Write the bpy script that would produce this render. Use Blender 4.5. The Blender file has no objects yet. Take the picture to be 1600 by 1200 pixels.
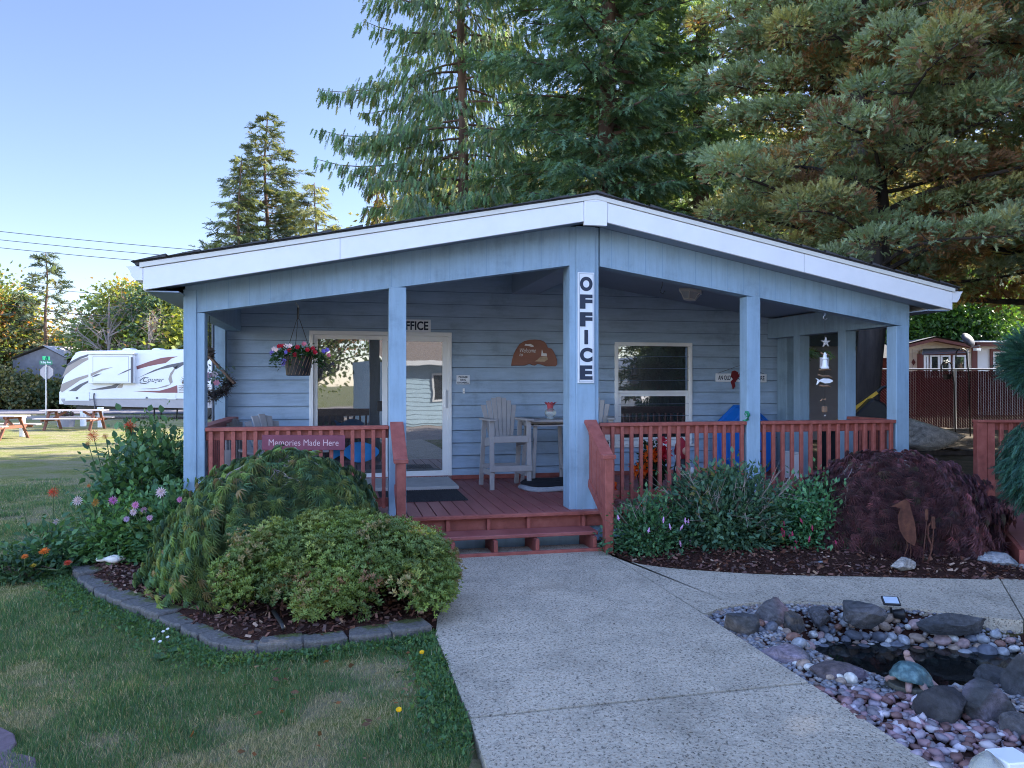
import bpy, math, random
import numpy as np
from mathutils import Vector, Matrix
R = math.radians
SC = bpy.context.scene
COL = SC.collection
random.seed(7)

# ------------------------------------------------------------------ camera, sky, sun, exposure
H = 1.74            # eye height
F = 1200.0          # focal length in photo pixels (1600 wide)
cam_d = bpy.data.cameras.new("camera"); cam_d.lens = 27.0; cam_d.sensor_width = 36.0
cam_d.clip_start = 0.05; cam_d.clip_end = 5000
cam = bpy.data.objects.new("camera", cam_d); COL.objects.link(cam)
cam.location = (0, 0, H); cam.rotation_euler = (R(90), 0, 0)
SC.camera = cam
SKY_FRONT, SKY_BACK = .335, 1.1
SUN_EL, SUN_AZ = 33.0, 62.0      # azimuth from +Y towards +X
w = bpy.data.worlds.new("World"); SC.world = w; w.use_nodes = True
nt = w.node_tree; bg = nt.nodes["Background"]
sky = nt.nodes.new("ShaderNodeTexSky"); sky.sky_type = 'NISHITA'; sky.sun_disc = False
sky.sun_elevation = R(SUN_EL); sky.sun_rotation = R(SUN_AZ)
sky.air_density = 1.0; sky.dust_density = 0.3; sky.ozone_density = 2.2; sky.altitude = 0
# sky brightness shaped by direction: dimmed ahead, raised behind to light the shaded front
tcw = nt.nodes.new("ShaderNodeTexCoord"); dp = nt.nodes.new("ShaderNodeVectorMath"); dp.operation = 'DOT_PRODUCT'; dp.inputs[1].default_value = (-.25, .95, -.12)
mr = nt.nodes.new("ShaderNodeMapRange"); mr.interpolation_type = 'SMOOTHSTEP'
for i_, v_ in ((1, -.35), (2, .62), (3, SKY_BACK), (4, SKY_FRONT)): mr.inputs[i_].default_value = v_
sc_ = nt.nodes.new("ShaderNodeVectorMath"); sc_.operation = 'SCALE'
nt.links.new(tcw.outputs['Generated'], dp.inputs[0]); nt.links.new(dp.outputs['Value'], mr.inputs[0]); nt.links.new(sky.outputs[0], sc_.inputs[0]); nt.links.new(mr.outputs[0], sc_.inputs['Scale'])
wb = nt.nodes.new("ShaderNodeVectorMath"); wb.operation = 'MULTIPLY'; wb.inputs[1].default_value = (1.07, .975, 1.06)   # camera white balance
nt.links.new(sc_.outputs[0], wb.inputs[0]); nt.links.new(wb.outputs[0], bg.inputs[0]); bg.inputs[1].default_value = 0.15
sd = bpy.data.lights.new("sun", 'SUN'); sd.energy = 3.6; sd.angle = R(0.5); sd.color = (1.0, 0.93, 0.82)
so = bpy.data.objects.new("sun", sd); COL.objects.link(so)
_el, _az = R(SUN_EL), R(SUN_AZ)
so.rotation_euler = Vector((math.sin(_az)*math.cos(_el), math.cos(_az)*math.cos(_el), math.sin(_el))).to_track_quat('Z', 'Y').to_euler()
SC.view_settings.view_transform = 'Standard'; SC.view_settings.look = 'None'
SC.view_settings.gamma = 1; SC.view_settings.use_curve_mapping = False
SC.view_settings.exposure = 2.43
SC.cycles.use_denoising = True; SC.cycles.denoising_prefilter = 'NONE'
SC.cycles.filter_width = 1.05
SC.cycles.max_bounces = 8; SC.cycles.diffuse_bounces = 4; SC.cycles.glossy_bounces = 3; SC.cycles.transmission_bounces = 4
SC.cycles.transparent_max_bounces = 6
SC.cycles.sample_clamp_indirect = 6

# ------------------------------------------------------------------ measuring helpers
def at(px, py, Y):
    return ((px-800)/F*Y, Y, H-(py-600)/F*Y)
def G(px, py, z=0.0):
    Y = F*(H-z)/(py-600.0)
    return ((px-800)/F*Y, Y)
BX, BY, BA = 0.805, 8.4, R(12.5)
CU, SU = math.cos(BA), math.sin(BA)
def BW(a, b, z=0.0):                     # building frame -> world
    return (BX+a*CU-b*SU, BY+a*SU+b*CU, z)

# ------------------------------------------------------------------ mesh builder
class MB:
    def __init__(s): s.v = []; s.f = []
    def add(s, vs, fs):
        o = len(s.v); s.v += [tuple(p) for p in vs]; s.f += [tuple(i+o for i in f) for f in fs]; return s
    def box(s, x0, x1, y0, y1, z0, z1):
        v = [(x0,y0,z0),(x1,y0,z0),(x1,y1,z0),(x0,y1,z0),(x0,y0,z1),(x1,y0,z1),(x1,y1,z1),(x0,y1,z1)]
        return s.add(v, [(0,3,2,1),(4,5,6,7),(0,1,5,4),(1,2,6,5),(2,3,7,6),(3,0,4,7)])
    def beam(s, p, q, wd, ht, up=(0,0,1)):          # rectangular bar from p to q
        p, q = Vector(p), Vector(q); d = (q-p).normalized(); u = Vector(up)
        x = d.cross(u)
        if x.length < 1e-4: x = Vector((1,0,0))
        x.normalize(); z = x.cross(d).normalized()
        vs = []
        for c in (p, q):
            for a, b in ((-1,-1),(1,-1),(1,1),(-1,1)): vs.append(c+x*(a*wd/2)+z*(b*ht/2))
        return s.add(vs, [(3,2,1,0),(4,5,6,7),(0,1,5,4),(1,2,6,5),(2,3,7,6),(3,0,4,7)])
    def prism(s, poly, lo, hi, axis='y'):           # poly in the plane normal to axis
        n = len(poly)
        def P(u, v, w):
            return {'y': (u, w, v), 'z': (u, v, w), 'x': (w, u, v)}[axis]
        vs = [P(u, v, lo) for u, v in poly]+[P(u, v, hi) for u, v in poly]
        fs = [tuple(range(n)), tuple(range(2*n-1, n-1, -1))]
        fs += [(i, i+n, (i+1) % n+n, (i+1) % n) for i in range(n)]
        return s.add(vs, fs)
    def tube(s, pts, rad, n=6, cap=True):
        pts = [Vector(p) for p in pts]; m = len(pts)
        if not hasattr(rad, '__len__'): rad = [rad]*m
        vs = []; ref = None
        for i, p in enumerate(pts):
            d = (pts[min(i+1, m-1)]-pts[max(i-1, 0)]).normalized()
            if ref is None:
                ref = Vector((0,0,1)) if abs(d.z) < .9 else Vector((1,0,0))
            x = d.cross(ref)
            if x.length < 1e-5: x = d.orthogonal()
            x.normalize(); y = d.cross(x).normalized(); ref = -y if False else ref
            for k in range(n):
                a = 2*math.pi*k/n; vs.append(p+(x*math.cos(a)+y*math.sin(a))*rad[i])
        fs = []
        for i in range(m-1):
            for k in range(n):
                k2 = (k+1) % n; fs.append((i*n+k, i*n+k2, (i+1)*n+k2, (i+1)*n+k))
        if cap: fs += [tuple(range(n-1, -1, -1)), tuple((m-1)*n+k for k in range(n))]
        return s.add(vs, fs)
    def lathe(s, prof, n=20, c=(0,0,0), axis='z', sx=1, sy=1):
        vs = []; m = len(prof)
        for r, h in prof:
            for k in range(n):
                a = 2*math.pi*k/n; p = (r*math.cos(a)*sx, r*math.sin(a)*sy, h)
                if axis == 'y': p = (p[0], p[2], p[1])
                if axis == 'x': p = (p[2], p[0], p[1])
                vs.append((p[0]+c[0], p[1]+c[1], p[2]+c[2]))
        fs = [(i*n+k, i*n+(k+1) % n, (i+1)*n+(k+1) % n, (i+1)*n+k) for i in range(m-1) for k in range(n)]
        fs += [tuple(range(n-1, -1, -1)), tuple((m-1)*n+k for k in range(n))]
        return s.add(vs, fs)
    def xf(s, M):
        s.v = [tuple(M @ Vector(p)) for p in s.v]; return s
    def build(s, name, mat, parent=None, smooth=False, bevel=0, label=None):
        me = bpy.data.meshes.new(name); me.from_pydata(s.v, [], s.f); me.update()
        if mat: me.materials.append(mat)
        if smooth: me.polygons.foreach_set('use_smooth', [True]*len(me.polygons))
        o = bpy.data.objects.new(name, me); COL.objects.link(o)
        if parent: o.parent = parent
        if bevel:
            m = o.modifiers.new('bevel', 'BEVEL'); m.width = bevel; m.segments = 1; m.limit_method = 'ANGLE'; m.angle_limit = R(40)
        if label: o['label'] = label
        return o

def tag(o, label, cat, group=None, kind=None):
    o['label'] = label; o['category'] = cat
    if group: o['group'] = group
    if kind: o['kind'] = kind
    return o
def struct(o): o['kind'] = 'structure'; return o
def thing(name, label, cat, loc=(0,0,0), rz=0, group=None):
    o = bpy.data.objects.new(name, None); COL.objects.link(o); o.empty_display_size = .1
    o.location = loc; o.rotation_euler = (0, 0, rz)
    return tag(o, label, cat, group)
def dup(root, loc=None, rz=None, label=None, group=None):
    r = root.copy(); COL.objects.link(r)
    if loc is not None: r.location = loc
    if rz is not None: r.rotation_euler = (0, 0, rz)
    if label: r['label'] = label
    if group: r['group'] = group
    for ch in list(root.children):
        c = ch.copy(); COL.objects.link(c); c.parent = r
        for g in list(ch.children):
            d = g.copy(); COL.objects.link(d); d.parent = c
    return r

# ------------------------------------------------------------------ materials
def newmat(name):
    m = bpy.data.materials.new(name); m.use_nodes = True
    n = m.node_tree; b = n.nodes['Principled BSDF']; return m, n, b
def ramp(n, fac, stops):
    r = n.nodes.new('ShaderNodeValToRGB'); el = r.color_ramp.elements
    while len(el) < len(stops): el.new(0.5)
    for e, (p, c) in zip(el, stops): e.position = p; e.color = (*c, 1) if len(c) == 3 else c
    n.links.new(fac, r.inputs[0]); return r.outputs[0]
def noise(n, scale, detail=4, rough=.55, vec=None, dist=0):
    t = n.nodes.new('ShaderNodeTexNoise'); t.inputs['Scale'].default_value = scale
    t.inputs['Detail'].default_value = detail; t.inputs['Roughness'].default_value = rough
    t.inputs['Distortion'].default_value = dist
    if vec is not None: n.links.new(vec, t.inputs['Vector'])
    return t.outputs['Fac']
def objco(n, scale=(1,1,1)):
    t = n.nodes.new('ShaderNodeTexCoord'); m = n.nodes.new('ShaderNodeMapping'); m.inputs['Scale'].default_value = scale
    n.links.new(t.outputs['Object'], m.inputs['Vector']); return m.outputs[0]
def bump(n, b, h, strength=.3, dist=.01):
    t = n.nodes.new('ShaderNodeBump'); t.inputs['Strength'].default_value = strength; t.inputs['Distance'].default_value = dist
    n.links.new(h, t.inputs['Height']); n.links.new(t.outputs[0], b.inputs['Normal']); return t
def pm(name, c, rough=.6, var=.12, scale=6, bmp=0, bscale=None, metal=0, stretch=(1,1,1), c2=None, spec=.4):
    m, n, b = newmat(name); vec = objco(n, stretch)
    c2 = c2 or tuple(min(1, x*(1+var)) for x in c); c1 = tuple(x*(1-var) for x in c)
    n.links.new(ramp(n, noise(n, scale, 6, .6, vec), [(.3, c1), (.5, c), (.72, c2)]), b.inputs['Base Color'])
    b.inputs['Roughness'].default_value = rough; b.inputs['Metallic'].default_value = metal
    b.inputs['Specular IOR Level'].default_value = spec
    if bmp: bump(n, b, noise(n, bscale or scale*6, 6, .6, vec), bmp, .01)
    return m
def leafmat(name, trans=.35, rough=.55):
    m, n, b = newmat(name)
    a = n.nodes.new('ShaderNodeAttribute'); a.attribute_name = 'col'
    n.links.new(a.outputs['Color'], b.inputs['Base Color']); b.inputs['Roughness'].default_value = rough
    b.inputs['Specular IOR Level'].default_value = .3
    t = n.nodes.new('ShaderNodeBsdfTranslucent'); mx = n.nodes.new('ShaderNodeMixShader'); mx.inputs[0].default_value = trans
    g = n.nodes.new('ShaderNodeMix'); g.data_type = 'RGBA'; g.blend_type = 'MULTIPLY'; g.inputs[0].default_value = 1
    n.links.new(a.outputs['Color'], g.inputs[6]); g.inputs[7].default_value = (2.0, 1.7, .7, 1)
    n.links.new(g.outputs[2], t.inputs[0])
    n.links.new(b.outputs[0], mx.inputs[1]); n.links.new(t.outputs[0], mx.inputs[2])
    n.links.new(mx.outputs[0], n.nodes['Material Output'].inputs[0]); return m
def colmat(name, rough=.8, bmp=.3, bscale=30, var=.25):
    m, n, b = newmat(name); a = n.nodes.new('ShaderNodeAttribute'); a.attribute_name = 'col'
    vec = objco(n); f = ramp(n, noise(n, bscale*.5, 5, .6, vec), [(.3, (1-var,)*3), (.7, (1+var,)*3)])
    g = n.nodes.new('ShaderNodeMix'); g.data_type = 'RGBA'; g.blend_type = 'MULTIPLY'; g.inputs[0].default_value = 1
    n.links.new(a.outputs['Color'], g.inputs[6]); n.links.new(f, g.inputs[7]); n.links.new(g.outputs[2], b.inputs['Base Color'])
    b.inputs['Roughness'].default_value = rough
    if bmp: bump(n, b, noise(n, bscale, 6, .6, vec), bmp, .01)
    return m

BLUE = (0.275, 0.395, 0.51)
M = {}
def paint_mat(name, c, groove=False, lap=False):
    m, n, b = newmat(name); vec = objco(n)
    c1 = tuple(x*.86 for x in c); c2 = tuple(min(1, x*1.12) for x in c)
    v2 = objco(n, (1, 1, .12)) if groove else objco(n, (.15, 1, 1))
    nf = noise(n, 14, 6, .65, v2)
    base = ramp(n, nf, [(.3, c1), (.5, c), (.75, c2)])
    st = ramp(n, noise(n, 1.7, 6, .7, vec), [(.34, (.70, .71, .70)), (.46, (.92, .92, .91)), (.62, (1.02, 1.02, 1.02))])
    g = n.nodes.new('ShaderNodeMix'); g.data_type = 'RGBA'; g.blend_type = 'MULTIPLY'; g.inputs[0].default_value = .8
    n.links.new(base, g.inputs[6]); n.links.new(st, g.inputs[7]); n.links.new(g.outputs[2], b.inputs['Base Color'])
    b.inputs['Roughness'].default_value = .55; b.inputs['Specular IOR Level'].default_value = .35
    bump(n, b, noise(n, 60, 5, .7, v2), .18, .004)
    return m
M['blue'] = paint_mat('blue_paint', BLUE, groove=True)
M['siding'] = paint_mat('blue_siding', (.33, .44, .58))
M['white'] = pm('white_trim_paint', (.80, .79, .80), .5, .04, 3, .08, 50)
M['cream'] = pm('cream_drip_edge', (.68, .66, .60), .5, .05, 5)
M['vinyl'] = pm('white_vinyl', (.82, .82, .82), .35, .02, 5)
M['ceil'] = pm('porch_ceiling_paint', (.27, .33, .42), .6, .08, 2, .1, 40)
M['red'] = pm('brick_red_deck_paint', (.31, .084, .066), .55, .28, 9, .25, 60, c2=(.38, .12, .095))
M['redfloor'] = pm('worn_deck_paint', (.30, .088, .08), .5, .25, 5, .3, 50, c2=(.34, .12, .105), stretch=(1, .25, 1))
M['shingle'] = pm('asphalt_shingle', (.06, .06, .065), .9, .35, 25, .6, 60)
M['grey_poly'] = pm('taupe_poly_lumber', (.36, .34, .34), .6, .08, 8, .1, 50)
M['black'] = pm('black_plastic', (.012, .012, .014), .45, .2, 10)
M['blackcloth'] = pm('black_cloth', (.008, .009, .014), .9, .3, 30, .3, 90)
M['greycloth'] = pm('grey_fleece', (.30, .31, .34), .95, .15, 30, .4, 90)
M['metal'] = pm('galvanised_metal', (.42, .43, .45), .4, .1, 12, metal=.8)
M['rust'] = pm('rusted_steel', (.085, .030, .020), .85, .45, 14, .4, 60, c2=(.14, .055, .03))
M['wood'] = pm('weathered_wood', (.22, .13, .08), .8, .25, 10, .4, 40, stretch=(1, 1, .2))
M['redwood'] = pm('stained_redwood', (.19, .075, .045), .7, .2, 10, .3, 40)
M['tabletop'] = pm('silvered_wood_plank', (.55, .48, .46), .7, .12, 12, .2, 40, stretch=(.1, 1, 1))
M['bark'] = pm('brown_bark', (.10, .060, .042), .95, .4, 9, 1.0, 22, stretch=(1, 1, .18), c2=(.17, .10, .07))
M['darkbark'] = pm('dark_furrowed_bark', (.050, .040, .036), .95, .4, 8, 1.2, 20, stretch=(1, 1, .2), c2=(.085, .065, .055))
M['twig'] = pm('pale_twig', (.26, .22, .20), .9, .25, 20)
M['twigdark'] = pm('dark_twig', (.075, .055, .04), .9, .25, 20)
M['maroon'] = pm('maroon_vinyl_slat', (.085, .014, .022), .45, .2, 5)
M['leaf'] = leafmat('foliage'); M['leafdark'] = leafmat('dense_foliage', .25); M['petal'] = leafmat('petals', .3)
M['lampglass'] = pm('frosted_lamp_glass', (.45, .47, .48), .25, .1, 10)
M['green_sign'] = pm('green_sign_sheet', (.01, .18, .10), .4, .08, 6)
M['ink'] = pm('navy_lettering', (.018, .028, .055), .5, .1, 10)
M['signwhite'] = pm('sign_white', (.74, .76, .80), .45, .05, 6)
M['rockdark'] = colmat('rock'); M['stone'] = colmat('pebble', .55, .15, 40, .18)
def glass_mat(name, fac=.21, tint=(.9, .95, 1)):
    m, n, b = newmat(name); b.inputs['Base Color'].default_value = (.012, .016, .022, 1); b.inputs['Roughness'].default_value = .3
    g = n.nodes.new('ShaderNodeBsdfGlossy'); g.inputs['Roughness'].default_value = .015; g.inputs['Color'].default_value = (*tint, 1)
    bu = n.nodes.new('ShaderNodeBump'); bu.inputs['Strength'].default_value = .10; bu.inputs['Distance'].default_value = .01
    n.links.new(noise(n, 1.6, 2, .5, objco(n)), bu.inputs['Height']); n.links.new(bu.outputs[0], g.inputs['Normal'])
    mx = n.nodes.new('ShaderNodeMixShader'); mx.inputs[0].default_value = fac
    n.links.new(b.outputs[0], mx.inputs[1]); n.links.new(g.outputs[0], mx.inputs[2]); n.links.new(mx.outputs[0], n.nodes['Material Output'].inputs[0]); return m
M['glass'] = glass_mat('window_glass')

# ------------------------------------------------------------------ text
def text_mb(s, w, h, depth=.004, bold=0.0, shear=0, spacing=1.0):
    cu = bpy.data.curves.new('lettering', 'FONT'); cu.body = s; cu.size = 1; cu.offset = bold; cu.shear = shear
    cu.space_character = spacing; cu.align_x = 'CENTER'; cu.extrude = .5
    o = bpy.data.objects.new('lettering', cu); COL.objects.link(o)
    bpy.context.view_layer.update()
    me = bpy.data.meshes.new_from_object(o.evaluated_get(bpy.context.evaluated_depsgraph_get()))
    V = np.array([v.co[:] for v in me.vertices]); fs = [tuple(p.vertices) for p in me.polygons]
    bpy.data.objects.remove(o); bpy.data.curves.remove(cu); bpy.data.meshes.remove(me)
    lo, hi = V.min(0), V.max(0)
    x = (V[:, 0]-(lo[0]+hi[0])/2)/(hi[0]-lo[0])*w; z = (V[:, 1]-(lo[1]+hi[1])/2)/(hi[1]-lo[1])*h
    y = -(V[:, 2]-lo[2])/(hi[2]-lo[2])*depth
    mb = MB(); mb.v = list(zip(x.tolist(), y.tolist(), z.tolist())); mb.f = fs; return mb

# ------------------------------------------------------------------ scattering of small faces
def unit(a): return a/np.maximum(np.linalg.norm(a, axis=1, keepdims=True), 1e-9)
def arr_mesh(name, V, Fc, mat, col=None, parent=None, smooth=False):
    me = bpy.data.meshes.new(name); nv, nf, k = len(V), len(Fc), Fc.shape[1]
    me.vertices.add(nv); me.vertices.foreach_set('co', V.astype(np.float32).ravel())
    me.loops.add(nf*k); me.loops.foreach_set('vertex_index', Fc.astype(np.int32).ravel())
    me.polygons.add(nf); me.polygons.foreach_set('loop_start', np.arange(0, nf*k, k, dtype=np.int32))
    me.update(calc_edges=True); me.materials.append(mat)
    if col is not None:
        a = me.attributes.new('col', 'FLOAT_COLOR', 'POINT')
        c4 = np.ones((nv, 4), np.float32); c4[:, :3] = np.clip(col, 0, 1); a.data.foreach_set('color', c4.ravel())
    if smooth: me.polygons.foreach_set('use_smooth', np.ones(nf, bool))
    o = bpy.data.objects.new(name, me); COL.objects.link(o)
    if parent: o.parent = parent
    return o
def scat(T, P, D, N, S, C, wmul=None):
    tv, tf = T; D = unit(D); X = unit(np.cross(D, N)); Z = np.cross(X, D)
    S = np.asarray(S).reshape(-1, 1, 1); wm = 1 if wmul is None else wmul
    V = P[:, None, :]+S*(tv[None, :, 0:1]*wm*X[:, None, :]+tv[None, :, 1:2]*D[:, None, :]+tv[None, :, 2:3]*Z[:, None, :])
    n, m = len(P), len(tv)
    Fc = (tf[None]+(np.arange(n)*m)[:, None, None]).reshape(-1, tf.shape[1])
    return V.reshape(-1, 3), Fc, np.repeat(C, m, axis=0)
def join(parts):
    Vs, Fs, Cs, o = [], [], [], 0
    for V, Fc, C in parts:
        Vs.append(V); Fs.append(Fc+o); Cs.append(C); o += len(V)
    return np.concatenate(Vs), np.concatenate(Fs), np.concatenate(Cs)
def T_(v, f): return np.array(v, float), np.array(f, int)
T_LEAF = T_([(0,0,0), (.27,.38,.05), (0,1,-.03), (-.27,.38,.05)], [(0,1,2), (0,2,3)])
T_OVATE = T_([(0,0,0), (.30,.28,.07), (.27,.62,.06), (0,1,-.08), (-.27,.62,.06), (-.30,.28,.07), (0,.5,0)], [(0,1,6),(1,2,6),(2,3,6),(3,4,6),(4,5,6),(5,0,6)])
T_BLADE = T_([(-.04,0,0), (.04,0,0), (0,1,.12)], [(0,1,2)])
def T_spray(n=7, wside=.34, lw=.05, sweep=.22, droop=.1):
    v, f = [], []
    def tri(p, q, w):
        o = len(v); d = np.array(q)-np.array(p); s = np.array((-d[1], d[0], 0)); s = s/np.linalg.norm(s)*w
        v.extend([tuple(np.array(p)-s), tuple(np.array(p)+s), q]); f.append((o, o+1, o+2))
    tri((0,0,0), (0,1,-droop), lw*.6)
    for i in range(n):
        y = .08+.82*i/n; L = wside*(1-.6*y)*(.7+.3*math.sin(i*2.3+1))
        for s in (-1, 1): tri((0,y,-droop*y), (s*L,y+sweep,-droop*y-.06*((i % 3)-1)), lw)
    return T_(v, f)
def T_fan(n=7, spread=100, lw=.045, droop=.25):
    v, f = [], []
    for i in range(n):
        a = R(-spread+2*spread*i/(n-1)); L = 1-.35*abs(a)/R(spread); d = np.array((math.sin(a), math.cos(a), 0)); s = np.array((d[1], -d[0], 0))*lw
        m = d*L*.45+np.array((0,0,.04)); o = len(v)
        v.extend([(0,0,0), tuple(m+s), tuple(d*L+np.array((0,0,-droop*L))), tuple(m-s)]); f.extend([(o,o+1,o+2), (o,o+2,o+3)])
    return T_(v, f)
def T_rosette(n=6, el=35, wd=.16):
    v, f = [], []
    for i in range(n):
        a = 2*math.pi*i/n+.3*(i % 2); e = R(el+12*(i % 2)); d = np.array((math.cos(a)*math.cos(e), math.sin(e), math.sin(a)*math.cos(e)))
        s = np.cross(d, (0,1,0)); s = s/np.linalg.norm(s)*wd; m = d*.55; o = len(v)
        v.extend([(0,0,0), tuple(m+s), tuple(d*1.0-np.array((0,.08,0))), tuple(m-s)]); f.extend([(o,o+1,o+2), (o,o+2,o+3)])
    return T_(v, f)
SPR_FIR, SPR_CED, SPR_CYP = T_spray(6, .40, .055, .20, .05), T_spray(6, .22, .050, .26, .0), T_spray(6, .38, .062, .26, -.08)
FAN, ROS = T_fan(7, 95, .05, .3), T_rosette()
def jitter(rng, base, n, amt=.25, hue=.08):
    b = np.array(base)[None]*(1+amt*(rng.random((n, 1))*2-1)); return b*(1+hue*(rng.random((n, 3))*2-1))
FOL = 1.55
def pick(rng, cols, ws, n, amt=.25):
    k = rng.choice(len(cols), n, p=np.array(ws)/sum(ws)); return np.array(cols)[k]*(1+amt*(rng.random((n, 1))*2-1))
# ================================================================== THE OFFICE BUILDING
office = thing('office_building', 'single storey blue office building with a low white gabled roof and an open front porch', 'building', (BX, BY, 0), BA)
DZ = .375                                   # deck height
def roofz(a): return 3.73-.1948*abs(a)      # top of fascia
def beamz(a): return 3.06-.155*abs(a)
def ceilz(a): return 3.37-.15*abs(a)

# --- back wall of the porch (lap siding) and the rest of the house box
wall = MB()
def lap_wall(mb, a0, a1, b, z0, ztop, holes=()):
    z = z0; L = .18
    while z < 3.6:
        z1 = z+L
        cuts = sorted({a0, a1, *[round(-4.1+.25*k_, 3) for k_ in range(34)], 0.0, *[h for hh in holes for h in hh[:2]]}); cuts = [c for c in cuts if a0 <= c <= a1]
        zs = sorted({z, z1, *[h for hh in holes for h in hh[2:] if z < h < z1]})
        for c0, c1 in zip(cuts, cuts[1:]):
            for s0, s1 in zip(zs, zs[1:]):
                mz, mc = (s0+s1)/2, (c0+c1)/2
                if any(h[0] < mc < h[1] and h[2] < mz < h[3] for h in holes): continue
                def yy(q): return b-.022*(1-(q-z)/L)
                ta, tb = min(s1, ztop(c0)), min(s1, ztop(c1)); lo = s0
                if max(ta, tb) <= lo: continue
                ta, tb = max(ta, lo+1e-4), max(tb, lo+1e-4)
                mb.add([(c0, yy(lo), lo), (c1, yy(lo), lo), (c1, yy(tb), tb), (c0, yy(ta), ta)], [(0,1,2,3)])
                if abs(lo-z) < 1e-6: mb.add([(c0, b, z), (c1, b, z), (c1, b-.022, z), (c0, b-.022, z)], [(0,1,2,3)])
        z = z1
DOOR = (-3.02, -1.09, DZ, 2.455); WIN = (1.391, 2.644, .83, 2.37)
WB = 2.9
lap_wall(wall, -4.1, 4.25, WB, .18, lambda a: roofz(a)-.12, (DOOR, WIN))
wall.build('lap_siding_wall', M['siding'], office)
lg = MB(); z = .36  # dark strips painted in as the shadow line under each lap
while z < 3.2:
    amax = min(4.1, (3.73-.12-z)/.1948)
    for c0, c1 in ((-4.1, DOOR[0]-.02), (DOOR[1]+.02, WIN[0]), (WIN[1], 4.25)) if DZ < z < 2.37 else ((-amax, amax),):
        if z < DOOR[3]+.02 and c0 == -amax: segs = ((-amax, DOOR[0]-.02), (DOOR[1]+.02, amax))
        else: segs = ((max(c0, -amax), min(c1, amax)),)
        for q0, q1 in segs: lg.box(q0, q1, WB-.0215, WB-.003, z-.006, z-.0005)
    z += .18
lg.build('lap_shadow_strip', pm('painted_lap_shadow', (.12,.17,.25), .9, .3, 4), office)
body = MB()
for s in (-1, 1): body.box(min(s*4.1, s*4.22), max(s*4.1, s*4.22), WB+.002, 13, .0, 2.74)
body.box(-4.1, 4.1, 12.9, 13, 0, 2.74)
body.box(-4.098, 4.098, WB+.10, WB+.14, .0, 2.70)
body.build('outer_wall', M['siding'], office)
# --- roof
rf = MB()
for s in (-1, 1):
    P = [(0, roofz(0)+.012), (s*4.47, roofz(4.47)+.012), (s*4.47, roofz(4.47)-.02), (0, roofz(0)-.02)]
    rf.prism(P, -.345, 13.3)
rng0 = random.Random(3)
for s in (-1, 1):                            # ragged shingle tabs along the rake
    a = 0
    while a < 4.4:
        L = .30; rf.add([(s*a, -.372, roofz(a)+.013), (s*(a+L), -.372+rng0.uniform(-.01, .01), roofz(a+L)+.013), (s*(a+L), 13.3, roofz(a+L)+.026), (s*a, 13.3, roofz(a)+.026+.01),
                         (s*a, -.372, roofz(a)+.030+rng0.uniform(0, .012)), (s*(a+L), -.372, roofz(a+L)+.018)], [(0,1,2,3), (4,5,2,3), (0,1,5,4)]); a += L
roof = rf.build('roof', M['shingle'], office)
for s in (-1, 1):
    MB().prism([(s*.13, roofz(.13)-.055), (s*4.40, roofz(4.40)-.055), (s*4.40, roofz(4.40)-.262), (s*.13, roofz(.13)-.262)][::-s], -.34, -.305).build('fascia_board', M['white'], office, bevel=.003)
    MB().prism([(s*.0, roofz(0)-.004), (s*4.43, roofz(4.43)-.004), (s*4.43, roofz(4.43)-.05), (s*.0, roofz(0)-.05)][::-s], -.352, -.31).build('drip_edge', M['cream'], office, bevel=.002)
    # front soffit, side soffit and side fascia
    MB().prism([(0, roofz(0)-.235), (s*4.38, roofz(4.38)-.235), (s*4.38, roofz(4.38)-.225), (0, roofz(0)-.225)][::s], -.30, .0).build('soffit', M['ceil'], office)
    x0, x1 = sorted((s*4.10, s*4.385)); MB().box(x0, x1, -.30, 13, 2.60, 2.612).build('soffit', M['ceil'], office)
    x0, x1 = sorted((s*4.385, s*4.40)); MB().box(x0, x1, -.30, 13, 2.605, roofz(4.4)-.02).build('fascia_board', M['white'], office)
    g = MB(); pr = [(4.405, 2.70), (4.47, 2.70), (4.505, 2.745), (4.52, 2.79), (4.55, 2.83), (4.405, 2.83)]
    g.prism([(s*u, v) for u, v in pr][::s], -.335, 13.2); g.build('gutter', M['white'], office, bevel=.003)
MB().prism([(-.125, roofz(.125)-.05), (.125, roofz(.125)-.05), (.125, roofz(.125)-.30), (-.125, roofz(.125)-.30), ][::-1]+[], -.347, -.30).add([(-.125,-.347,roofz(.125)-.05),(.125,-.347,roofz(.125)-.05),(0,-.347,roofz(0)-.05)],[(0,1,2)]).build('ridge_cap_board', M['white'], office, bevel=.002)
# --- porch ceiling, ridge beam and front and side beams
for s in (-1, 1):
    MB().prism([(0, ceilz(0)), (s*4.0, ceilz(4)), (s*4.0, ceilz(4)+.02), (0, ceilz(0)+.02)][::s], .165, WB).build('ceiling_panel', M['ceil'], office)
    pb = [(s*.165, beamz(.165)), (s*4.10, beamz(4.10)), (s*4.10, roofz(4.1)-.236), (s*.165, roofz(.165)-.236)]
    MB().prism(pb[::-s], 0.004, .165).build('front_beam', M['blue'], office)
    x0, x1 = sorted((s*3.93, s*4.10)); MB().box(x0, x1, .172, WB-.01, 2.45, 2.75).build('side_beam', M['blue'], office)
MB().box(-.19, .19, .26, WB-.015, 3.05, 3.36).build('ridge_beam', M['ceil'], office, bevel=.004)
gm = MB()                                    # darker blue vertical grooves of the beam panels
for k in range(-20, 21):
    a = k*.2+.1
    if abs(a) < .2 or abs(a) > 3.95: continue
    gm.box(a-.0015, a+.0015, .0015, .003, beamz(a)+.01, roofz(a)-.24)
gm.build('panel_groove', pm('groove_blue_paint', (.165,.29,.43), .8), office)
nh = MB(); rn = random.Random(8)
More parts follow.
